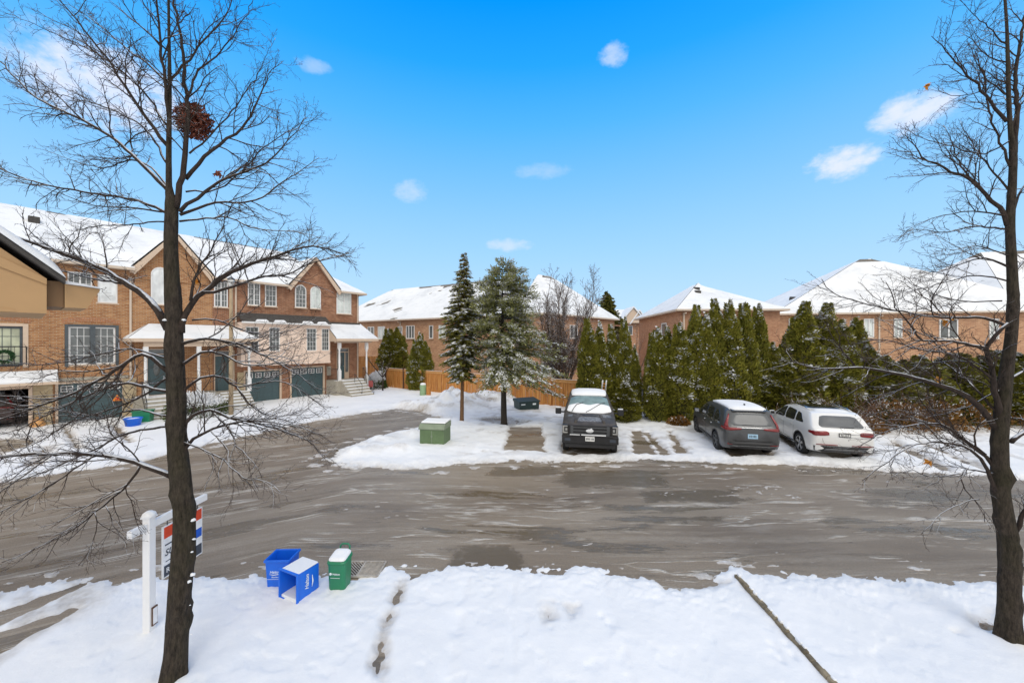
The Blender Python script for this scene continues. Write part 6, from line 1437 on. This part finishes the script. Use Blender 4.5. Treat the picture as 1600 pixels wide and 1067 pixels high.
    for sx in (-1, 1):
        l = MB(); l.box(sx*.75, sx*.975, F_-.22, F_+.015, .80, 1.12); lo = l.build('headlight', M['black'], c.root, bevel=.03)
        l = MB(); l.box(sx*.78, sx*.96, F_+.016, F_+.024, 1.06, 1.10); l.box(sx*.90, sx*.96, F_+.017, F_+.026, .83, 1.08); l.box(sx*.78, sx*.93, F_+.016, F_+.023, .83, .88); l.box(sx*.79, sx*.86, F_+.016, F_+.024, .92, 1.01); l.build('lamp_lens', M['lamp_grey'], lo)
        c.patch('headlight', [(5.50, .84), (5.76, .84), (5.74, 1.06), (5.52, 1.08)], 'x', sx, 'amber', .012, rings=2)
        m = c.box('mirror', sx*1.10, sx*1.33, 4.0, 4.12, 1.18, 1.42, 'black', .03); s3 = MB(); s3.box(sx*1.12, sx*1.31, 4.01, 4.11, 1.421, 1.45); s3.build('snow', M['snow'], m, bevel=.008); c.box('mirror_arm', sx*.96, sx*1.12, 4.03, 4.09, 1.24, 1.29, 'black', .006)
        wp = MB(); wp.tube([c.hit(p, 'z', 1, .05) for p in ([(.12, 4.50), (-.05, 4.36), (-.45, 4.06), (-.62, 4.0)] if sx < 0 else [(.66, 4.46), (.60, 4.30), (.48, 4.12), (.22, 4.02)])], .012, 5); wp.build('wiper', M['black'], c.root)
        tl = c.box('tail_light', sx*.86, sx*.99, -.02, .1, .95, 1.3, 'red_lens', .01)
    bd = MB(); bd.box(-.82, .82, .08, 1.85, 1.372, 1.376); bd.build('bed', M['black'], c.root)
    p = c.box('number_plate', -.16, .16, F_+.131, F_+.145, .60, .76, 'plate_white', .004)
    for i, ch in enumerate([-.12, -.085, -.04, .02, .055, .09, .12]): q = MB(); q.box(ch-.010, ch+.010, F_+.1455, F_+.148, .645, .715); q.build('plate_mark', M['ink'], p)
    return c
pk = pickup(); yaw = math.pi-math.radians(10.5)
fx, fy = gp(921, 712); fc = Vector((fx-.03, fy-.22)); d = Vector((math.sin(-yaw), math.cos(-yaw)))     # forward direction of the truck
loc = fc-Vector((-math.sin(yaw), math.cos(yaw)))*5.85; pk.root.location = (loc.x, loc.y, 0); pk.root.rotation_euler = (0, 0, yaw)
# ladder riding in the bed
ld = empty('ladder', (0, 0, 0), 0, 'white and orange ladder standing up from the bed of the pickup', 'ladder'); fw = Vector((-math.sin(yaw), math.cos(yaw), 0)); rt = Vector((math.cos(yaw), math.sin(yaw), 0))
b0 = Vector((loc.x, loc.y, 0))+fw*.6-rt*.80+Vector((0, 0, 1.38)); b1 = Vector((loc.x, loc.y, 0))+fw*2.1-rt*.80+Vector((0, 0, 2.35)); ld.location = b0
q = MB(); q.tube([(0, 0, 0), b1-b0], .03, 6); q.tube([rt*.16, b1-b0+rt*.16], .03, 6)
q.build('side_rail', M['white'], ld); q = MB()
for i in range(1, 6): a = (b1-b0)*(i/6); q.tube([a, a+rt*.16], .018, 5)
q.build('rung', M['orange'], ld)

# ---------------------------------------------------------------- street furniture and small things
lx, ly = gp(361, 650); lp = empty('street_lamp', (lx, ly, 0), ROT, 'tall tan lamp pole in front of the middle townhouse', 'street lamp')
q = MB(); q.tube([(0, 0, -.05), (0, 0, 3.2), (0, 0, 7.1)], [.115, .10, .08], 12); q.build('pole', M['post_tan'], lp)
q = MB(); q.lathe([(.05, 7.1), (.11, 7.12), (.15, 7.2), (.17, 7.45), (.14, 7.52)], 14); q.build('lamp_globe', M['lamp_lens'], lp); q = MB(); q.lathe([(.19, 7.50), (.17, 7.55), (.06, 7.63), (0, 7.66)], 14); q.build('lamp_cap', M['alloy_dark'], lp)

# for-sale sign
px_, py_ = gp(233, 981, .06); sg_ = empty('sign_post', (px_, py_, 0), 0, 'white sign post with hanging red, white and blue board, behind the left bare tree', 'sign')
q = MB(); q.box(-.050, .050, -.050, .050, -.02, 1.62); q.build('post', M['vinyl'], sg_, bevel=.008)
q = MB(); q.box(-.064, .064, -.064, .064, 1.62, 1.64); q.lathe([(.078, 1.64), (.08, 1.66), (.07, 1.685), (.035, 1.71), (0, 1.72)], 16); q.build('post_cap', M['vinyl'], sg_)
q = MB(); q.box(-.034, .034, -.28, -.0505, 1.46, 1.56); q.box(-.034, .034, .0505, .98, 1.46, 1.56); q.build('arm', M['vinyl'], sg_, bevel=.006)
q = MB(); q.box(.051, .067, -.02, .06, .10, .36); q.box(.067, .071, -.012, .052, .12, .34, 1); q.build('leaflet_box', [M['wood_dark'], M['sign_white']], sg_)
bd = MB(); bd.box(-.012, .012, .20, .90, .62, 1.38); bo = bd.build('board', M['sign_white'], sg_)
for s_ in (-1, 1):
    xf = s_*.0145; q = MB(); x0, x1 = (.0125, .0145) if s_ > 0 else (-.0145, -.0125)
    q.box(x0, x1, .215, .885, 1.20, 1.365); q.build('red_band', M['red_sign'], bo)
    q = MB(); q.box(x0, x1, .62, .885, .92, 1.06); q.build('blue_panel', M['blue_sign'], bo)
    q = MB(); q.box(x0, x1, .215, .885, .64, .80); q.build('black_band', M['ink'], bo)
    text('lettering', 'SU', .13, (xf, .30, .98), (math.pi/2, .0, s_*math.pi/2), 'ink', bo, .001, .25); text('lettering', 'RE', .10, (xf+s_*.002, .30, .72), (math.pi/2, 0, s_*math.pi/2), 'sign_white', bo, .001)
    q = MB(); q.box(x0, x1, .23, .36, 1.09, 1.11); q.box(x0, x1, .24, .40, .85, .862); q.build('lettering', M['ink'], bo)
q = MB(); [q.tube([(0, y, 1.38), (0, y, 1.45)], .006, 5) for y in (.28, .82)]; q.build('hook', M['iron'], sg_)

# blue boxes
def tub(w, d, h, t=.012, tp=.025, rim=True):
    m = MB(); o = [(-w/2, -d/2), (w/2, -d/2), (w/2, d/2), (-w/2, d/2)]
    lo = [(x*(1-tp*2/w), y*(1-tp*2/d), 0) for x, y in o]; hi = [(x, y, h) for x, y in o]; hi2 = [(x-math.copysign(t, x), y-math.copysign(t, y), h) for x, y in o]; lo2 = [(x-math.copysign(t, x), y-math.copysign(t, y), t) for x, y, _ in lo]
    m.add(lo+hi+hi2+lo2, [(3, 2, 1, 0)]+[(i, (i+1) % 4, 4+(i+1) % 4, 4+i) for i in range(4)]+[(4+i, 4+(i+1) % 4, 8+(i+1) % 4, 8+i) for i in range(4)]+[(8+i, 8+(i+1) % 4, 12+(i+1) % 4, 12+i) for i in range(4)]+[(12, 13, 14, 15)])
    if rim:
        for a, b, c, e in ((-w/2-.016, w/2+.016, -d/2-.016, -d/2-.001), (-w/2-.016, w/2+.016, d/2+.001, d/2+.016), (-w/2-.016, -w/2-.001, -d/2, d/2), (w/2+.001, w/2+.016, -d/2, d/2)): m.box(a, b, c, e, h-.035, h+.004)
    return m
bx = gp(432, 916, .07); zs = snow_z(*bx)-.02
b1_ = empty('recycling_box', (bx[0], bx[1]+.17, zs), math.radians(2), 'upright open blue recycling box, left of the three bins', 'recycling box', 'blue recycling boxes')
m = tub(.39, .33, .47); m.build('tub', M['blue_bin'], b1_, bevel=.006)
text('lettering', 'Halton', .062, (-.04, -.1555, .27), (math.radians(87), 0, 0), 'letter', b1_, .001, .3)
q = MB(); q.tube([(-.13, -.157, .235), (-.06, -.155, .222), (.02, -.157, .235), (.07, -.158, .252)], [.002, .008, .006, .002], 5); q.build('swoosh', M['letter'], b1_)
text('lettering', 'Blue Box', .030, (-.04, -.153, .185), (math.radians(87), 0, 0), 'letter', b1_, .001)
q = MB(); q.box(-.17, .10, -.1535, -.149, .148, .152); q.build('lettering', M['letter'], b1_)
Bc = gp(463, 941, .07); zs = snow_z(*Bc)
b2_ = empty('recycling_box', (Bc[0], Bc[1], zs-.02), 0, 'blue recycling box tipped on its side, snow on top, before the upright one', 'recycling box', 'blue recycling boxes')
rz = math.radians(-24); m = tub(.40, .45, .42)       # opening is turned towards the viewer's left
Mt = Matrix.Rotation(rz, 4, 'Z') @ Matrix.Translation((-.20, .42, .225)) @ Matrix.Rotation(math.pi/2, 4, 'X')
mm = MB(); mm.add([Mt @ Vector(v) for v in m.v], m.f); mm.build('tub', M['blue_bin'], b2_, bevel=.006)
q = MB(); q.box(-.385, -.012, .02, .40, .440, .462, M=Matrix.Rotation(rz, 4, 'Z')); q.build('snow', M['snow'], b2_, bevel=.012)
q = MB(); q.box(-.38, -.02, .02, .30, .012, .06, M=Matrix.Rotation(rz, 4, 'Z')); q.build('snow', M['snow'], b2_, bevel=.012)
t_ = text('lettering', 'Halton', .085, (0, 0, 0), (0, 0, 0), 'letter', b2_, .001, .3); t_.matrix_local = Matrix.Rotation(rz, 4, 'Z') @ Matrix.Translation((-.004, .19, .25)) @ Matrix.Rotation(math.pi/2, 4, 'Z') @ Matrix.Rotation(math.pi/2, 4, 'X') @ Matrix.Rotation(math.radians(88), 4, 'Z')
q = MB(); q.tube([(.003, .27, .13), (.004, .285, .22), (.003, .275, .32)], [.003, .012, .003], 5, M=Matrix.Rotation(rz, 4, 'Z')); q.build('swoosh', M['letter'], b2_)
gx = gp(525, 921, .07); zs = snow_z(*gx)-.02
gb = empty('green_bin', (gx[0], gx[1]+.15, zs), math.radians(-3), 'small green organics bin with snow on its lid, right of the blue boxes', 'organics bin')
prof = [(-.135, -.09), (-.12, -.12), (-.08, -.135), (.08, -.135), (.12, -.12), (.135, -.09), (.135, .08), (.12, .115), (.08, .13), (-.08, .13), (-.12, .115), (-.135, .08)]
def loft(sections, cap=True):
    m = MB(); n = len(sections[0]); vs = [p for s_ in sections for p in s_]
    fs = [(i*n+j, i*n+(j+1) % n, (i+1)*n+(j+1) % n, (i+1)*n+j) for i in range(len(sections)-1) for j in range(n)]
    if cap: fs += [tuple(range(n))[::-1], tuple(range((len(sections)-1)*n, len(sections)*n))]
    return m.add(vs, fs, 0, False)
sec = lambda k, z, tilt=0: [(x*k, y*k, z+tilt*(y+.165)/.33) for x, y in prof]
loft([sec(.98, 0), sec(1.02, .05), sec(1.10, .40, .03), sec(1.16, .43, .035)]).build('tub', M['green_bin'], gb, bevel=.008)
loft([sec(1.20, .432, .035), sec(1.20, .455, .04), sec(1.08, .475, .045)]).build('lid', M['green_bin'], gb, bevel=.008)
loft([sec(1.08, .477, .045), sec(1.02, .50, .05), sec(.8, .525, .05), sec(.3, .54, .04)]).build('snow', M['snow'], gb, bevel=.01)
q = MB(); q.tube([(-.085, .15, .45), (-.08, .17, .58), (-.05, .175, .61), (.05, .175, .61), (.08, .17, .58), (.085, .15, .45)], .014, 7); q.build('handle', M['green_bin'], gb)
q = MB(); q.box(-.17, -.135, -.1, -.04, .41, .45); q.build('latch', M['green_bin'], gb, bevel=.006)
text('lettering', 'Halton', .045, (.012, -.152, .285), (math.radians(92), 0, 0), 'letter', gb, .001); q = MB(); q.lathe([(0, .002), (.022, .002), (.022, 0)], 14, M=Matrix.Translation((-.085, -.150, .285)) @ Matrix.Rotation(math.pi/2, 4, 'X')); q.box(-.085, .07, -.152, -.146, .218, .222); q.build('logo', M['letter'], gb)
# storm drain grate
gxx, gyy = gp(563, 891); gr = empty('storm_drain', (gxx+.02, gyy, .004), 0, 'iron storm drain grate with slanted bars at the kerb beside the green bin', 'drain grate')
q = MB(); q.box(-.36, .36, -.23, .23, 0, .006); q.build('pit', M['garage_dark'], gr)
q = MB(); q.box(-.36, .36, -.23, -.205, .006, .040); q.box(-.36, .36, .205, .23, .006, .040); q.box(-.38, -.355, -.23, .23, .006, .039); q.box(.355, .38, -.23, .23, .006, .039); q.box(-.014, .014, -.205, .205, .008, .036)
for sgn in (-1, 1):
    for kk in range(-8, 9):
        # bar along the line y = sgn-free slope, clipped to the half panel
        c0 = kk*.055; pts_ = []
        for t_ in np.linspace(0, 1, 41):
            x_ = .014+t_*.34; y_ = (x_-.18)*1.0+c0
            if -.205 <= y_ <= .205: pts_.append((x_, y_))
        if len(pts_) > 3:
            (xa_, ya_), (xb_, yb_) = pts_[0], pts_[-1]; q.prism([(sgn*xa_, ya_-.009, .012), (sgn*xa_, ya_+.011, .012), (sgn*xb_, yb_+.011, .012), (sgn*xb_, yb_-.009, .012)], (0, 0, .020))
q.build('grate', M['grate'], gr)
# stone edging along the drive
ea, eb = Vector((*gp(1150, 905), 0)), Vector((*gp(1300, 1075), 0)); ed = empty('stone_edging', ea, 0, 'thin brown stone edging crossing the snow towards the lower right', 'edging')
q = MB(); n = 26; dd = (eb-ea)*1.5/n; s_ = dd.normalized().cross(Vector((0, 0, 1)))*.034
for i in range(n):
    a = dd*i; j = random.uniform(-.008, .008); zz = .105+random.uniform(-.015, .012); q.prism([a+s_*(1+j*9), a-s_, a-s_+Vector((0, 0, zz)), a+s_+Vector((0, 0, zz))], dd*.97)
q.build('edging_blocks', M['edging'], ed, bevel=.012)
q = MB()
for i in range(n):
    if random.random() < .62: a = dd*i+dd*random.uniform(0, .2); q.prism([a+s_*.2, a-s_*1.4, a-s_*1.3+Vector((0, 0, .125)), a-s_*.1+Vector((0, 0, .13))], dd*random.uniform(.5, .95))
q.build('snow', M['snow'], ed, bevel=.012)
# utility boxes
tx, ty = gp(677, 696, .05); ub = empty('utility_box', (tx, ty+.42, 0), math.radians(-9), 'large green utility box with sloping lid standing in the snow at the corner', 'utility box')
q = MB(); q.box(-.49, .49, -.42, .42, .0, .66); q.build('cabinet', M['green_box'], ub, bevel=.015)
q = MB(); q.prism([(-.54, -.45, .66), (-.54, -.45, .70), (-.54, -.30, .86), (-.54, .44, .88), (-.54, .44, .66)], (1.05, 0, 0)); lo = q.build('lid', M['green_lid'], ub, bevel=.012)
q = MB(); q.prism([(-.50, -.27, .882), (-.50, .43, .90), (-.50, .41, .955), (-.50, -.22, .93)], (1.0, 0, 0)); q.build('snow', M['snow'], lo, bevel=.015)
q = MB(); q.box(-.03, .03, -.435, -.421, .36, .44); q.box(-.012, .012, -.425, -.4215, .03, .62); q.build('latch', M['green_lid'], ub)
tx, ty = gp(661, 619); pd = empty('utility_pedestal', (tx, ty, 0), math.radians(-20), 'small pale green utility pedestal capped with snow before the wooden fence', 'utility pedestal')
q = MB(); q.lathe([(.24, 0), (.24, .80), (.20, .86), (0, .88)], 14); q.build('cabinet', M['pedestal'], pd); q = MB(); q.lathe([(.21, .862), (.20, .95), (.1, 1.0), (0, 1.0)], 14); q.build('snow', M['snow'], pd)
q = MB(); q.box(.30, .58, -.02, .16, 0, .72); q.box(.36, .38, -.03, -.021, .1, .66); o = q.build('marker_board', M['fence']); o.location = pd.location; o.rotation_euler = pd.rotation_euler; tag(o, 'short wooden post block right beside the pale green pedestal', 'wooden post')
tx, ty = gp(823, 642); gt = empty('grit_box', (tx, ty+.35, 0), math.radians(24), 'long dark green grit box in the snow between pine trunk and pickup', 'grit box')
q = MB(); q.box(-.66, .66, -.42, .42, 0, .52, taper=.03); q.build('bin', M['grit'], gt, bevel=.02)
q = MB(); q.prism([(-.70, -.46, .52), (-.70, -.46, .58), (-.70, .40, .70), (-.70, .46, .66), (-.70, .46, .52)], (1.40, 0, 0)); q.build('lid', M['grit'], gt, bevel=.015)
q = MB(); q.box(-.55, -.28, -.424, -.418, .37, .44); q.box(.20, .42, -.424, -.418, .35, .45); q.box(.655, .66, -.3, -.05, .28, .46); q.build('sticker', M['letter'], gt)
# bits near the garages
tx, ty = gp(208, 667); bb = empty('blue_tub', (tx, ty, 0), 0, 'round blue tub on the driveway beside the townhouse steps', 'tub'); q = MB(); q.lathe([(0, .0), (.26, .0), (.32, .38), (.35, .40), (.35, .44), (.31, .44), (.26, .05), (0, .05)], 20); q.build('tub', M['blue_bin'], bb); q = MB(); q.lathe([(.30, .38), (.2, .41), (0, .42)], 16); q.build('snow', M['snow'], bb)
gq = empty('green_bin', (tx-.25, ty+.75, 0), .4, 'dark green bin right behind the round blue tub', 'bin'); q = MB(); q.box(-.35, .35, -.25, .25, 0, .62, taper=.03); q.build('tub', M['green_bin'], gq, bevel=.02); q = MB(); q.box(-.38, .38, -.28, .28, .62, .68); q.build('lid', M['green_bin'], gq, bevel=.02)
cn_ = empty('hazard_triangle', rowpt(-9.72, .03, .95), ROT, 'small orange triangle hanging on the dark garage door', 'triangle sign'); q = MB(); q.prism([(-.2, 0, 0), (.2, 0, 0), (0, 0, .34)], (0, .02, 0)); q.build('panel', M['orange'], cn_); q = MB(); q.prism([(-.09, -.004, .06), (.09, -.004, .06), (0, -.004, .22)], (0, .003, 0)); q.build('centre', M['red_sign'], cn_)
rx, ry = gp(580, 611); rc = empty('garden_chair', (rx-.05, ry, 0), math.radians(20), 'small faded red garden chair beside the front steps', 'chair')
q = MB(); q.box(-.2, .2, -.2, .2, .36, .41); q.build('seat', M['pinkred'], rc, bevel=.01); q = MB(); q.box(-.2, .2, .18, .22, .41, .85); q.build('backrest', M['pinkred'], rc, bevel=.03)
for a in (-.17, .17):
    for b in (-.17, .17): q = MB(); q.tube([(a*1.1, b*1.1, 0), (a, b, .36)], .02, 5); q.build('leg', M['white'], rc)
bx_ = empty('cardboard_box', (*gp(972, 648), 0), .3, 'low orange brown box behind the right mirror of the pickup', 'box'); q = MB(); q.box(-.35, .35, -.3, .3, 0, .8); q.build('carton', M['wood_rail'], bx_, bevel=.02); q = MB(); q.box(-.34, .34, -.29, .29, .801, .84); q.build('snow', M['snow'], bx_, bevel=.015)
# air conditioner and glimpse of a dark cabinet by the garage corner
ax = empty('yellow_bag', rowpt(-12.35, .28), ROT, 'yellow and blue bag slumped at the open garage corner', 'bag'); q = MB(); q.lathe([(0, 0), (.20, .03), (.24, .2), (.15, .42), (.05, .55), (0, .56)], 12); q.build('bag', M['wood_rail'], ax)
for nm_, (a_, b_), lab_, sd_ in (('grass_tuft', (1535, 972), 'dead grass blades poking through the snow left of the right tree trunk', 3),):
    tx, ty = gp(a_, b_, .07); rg = random.Random(sd_); q = MB()
    for i in range(90 if sd_ == 3 else 30):
        x_, y_ = rg.gauss(0, .16), rg.gauss(0, .10); l_ = rg.uniform(.03, .08); e_ = Vector((rg.gauss(0, 1), rg.gauss(0, 1), .35)).normalized()*l_; w_ = e_.orthogonal().normalized()*.0025; p_ = Vector((x_, y_, .0)); q.quad(p_-w_, p_+w_, p_+e_+w_*.3, p_+e_-w_*.3)
    o = q.build(nm_, M['rust']); o.location = (tx, ty, snow_z(tx, ty)); tag(o, lab_, 'grass', kind='stuff')
for i, (a, b) in enumerate([(510, 640), (1480, 985)]): pass

# ---------------------------------------------------------------- sky, light, camera
wd = bpy.data.worlds.new('World'); sc.world = wd; wd.use_nodes = True; nt = wd.node_tree; nt.nodes.clear()
def nn(t, **k):
    x = nt.nodes.new(t)
    for a, b in k.items():
        if a in x.inputs.keys(): x.inputs[a].default_value = b
        else: setattr(x, a, b)
    return x
def ml(op, a, b=0, c=0):
    x = nn('ShaderNodeMath', operation=op)
    for s_, v in zip(x.inputs, (a, b, c)):
        if isinstance(v, bpy.types.NodeSocket): nt.links.new(v, s_)
        else: s_.default_value = v
    return x.outputs[0]
def mx(f, a, b):
    x = nn('ShaderNodeMix', data_type='RGBA')
    for s_, v in ((x.inputs[0], f), (x.inputs[6], a), (x.inputs[7], b)):
        if isinstance(v, bpy.types.NodeSocket): nt.links.new(v, s_)
        else: s_.default_value = v
    return x.outputs[2]
tc = nn('ShaderNodeTexCoord').outputs['Generated']; sp = nn('ShaderNodeSeparateXYZ'); nt.links.new(tc, sp.inputs[0])
el = ml('ARCSINE', sp.outputs[2])                    # elevation of the sky direction
rp = nn('ShaderNodeValToRGB'); nt.links.new(ml('DIVIDE', el, math.pi/2), rp.inputs[0])
def lin(r, g, b): f = lambda v: (v/255/12.92 if v/255 <= .04045 else ((v/255+.055)/1.055)**2.4); return (f(r), f(g), f(b), 1)
stops = [(0.0, (200, 226, 246)), (.06, (182, 218, 248)), (.141, (158, 208, 249)), (.24, (124, 192, 249)), (.328, (82, 177, 249)), (.40, (38, 161, 248)), (.468, (6, 147, 244)), (.60, (0, 130, 232)), (1.0, (0, 112, 215))]
e = rp.color_ramp.elements
while len(e) < len(stops): e.new(.5)
for i, (p, c) in enumerate(stops): e[i].position = p; e[i].color = lin(*c)
sky = rp.outputs[0]
# soft puffs of cloud at fixed sky directions
def puff(col, px, py, rx, ry, amt, seed):
    d = Vector(((px-800)/F, 1, (533.5-py)/F)).normalized(); az = math.atan2(d.x, d.y); e0 = math.asin(d.z)
    a = ml('SUBTRACT', ml('ARCTAN2', sp.outputs[0], sp.outputs[1]), az); b = ml('SUBTRACT', el, e0)
    q = ml('ADD', ml('POWER', ml('ABSOLUTE', ml('DIVIDE', a, rx)), 2), ml('POWER', ml('ABSOLUTE', ml('DIVIDE', b, ry)), 2))
    nz = nn('ShaderNodeTexNoise', Scale=30.0, Detail=6.0, Roughness=.6); mp = nn('ShaderNodeMapping'); nt.links.new(tc, mp.inputs[0]); mp.inputs['Location'].default_value = (seed, seed*.7, 0); mp.inputs['Scale'].default_value = (1, 1, 1.6); nt.links.new(mp.outputs[0], nz.inputs['Vector'])
    v = ml('SUBTRACT', 1, ml('ADD', q, ml('MULTIPLY', ml('SUBTRACT', nz.outputs['Fac'], .5), 4.0)))
    r = nn('ShaderNodeMapRange', interpolation_type='SMOOTHSTEP'); nt.links.new(v, r.inputs['Value']); r.inputs['From Min'].default_value = -.95; r.inputs['From Max'].default_value = 1.35
    return mx(ml('MULTIPLY', r.outputs[0], amt), col, lin(226, 232, 250))
for i, t in enumerate([(1427, 176, .047, .028, .9, 1), (1322, 253, .046, .026, .9, 3), (958, 86, .030, .018, .55, 5), (641, 300, .034, .022, .42, 7), (793, 383, .05, .014, .5, 9), (850, 268, .06, .016, .25, 11), (170, 140, .10, .055, .9, 13), (490, 102, .03, .012, .35, 15)]): sky = puff(sky, *t)
# pale cloud cover added out of view, overhead and behind, to neutralise the blue light
fwd = sp.outputs[1]
mr = nn('ShaderNodeMapRange', interpolation_type='SMOOTHSTEP'); nt.links.new(fwd, mr.inputs['Value']); mr.inputs['From Min'].default_value = .50; mr.inputs['From Max'].default_value = .20
cloud = nn('ShaderNodeTexNoise', Scale=2.2, Detail=6.0); nt.links.new(tc, cloud.inputs['Vector'])
cr2 = nn('ShaderNodeValToRGB'); nt.links.new(cloud.outputs['Fac'], cr2.inputs[0]); cr2.color_ramp.elements[0].color = (.62, .63, .65, 1); cr2.color_ramp.elements[1].color = (1.25, 1.22, 1.17, 1); cr2.color_ramp.elements[0].position = .3; cr2.color_ramp.elements[1].position = .7
final = mx(mr.outputs[0], sky, cr2.outputs[0])
bg = nn('ShaderNodeBackground', Strength=1.0); nt.links.new(final, bg.inputs[0]); out = nn('ShaderNodeOutputWorld'); nt.links.new(bg.outputs[0], out.inputs[0])
sl_ = bpy.data.lights.new('sun', 'SUN'); sl_.energy = 1.0; sl_.angle = math.radians(28); sl_.color = (1, .95, .87); so = bpy.data.objects.new('sun', sl_); COL.objects.link(so)
so.rotation_euler = Vector((.25, -.75, .95)).to_track_quat('Z', 'Y').to_euler()
cam = bpy.data.cameras.new('camera'); cam.sensor_width = 36; cam.lens = F/1600*36; cam.clip_end = 4000; cam.clip_start = .05
co = bpy.data.objects.new('camera', cam); COL.objects.link(co); co.location = (0, 0, CH); co.rotation_euler = (math.pi/2, 0, 0); sc.camera = co
sc.view_settings.view_transform = 'Standard'; sc.view_settings.look = 'None'; sc.view_settings.exposure = .17; sc.view_settings.gamma = 1
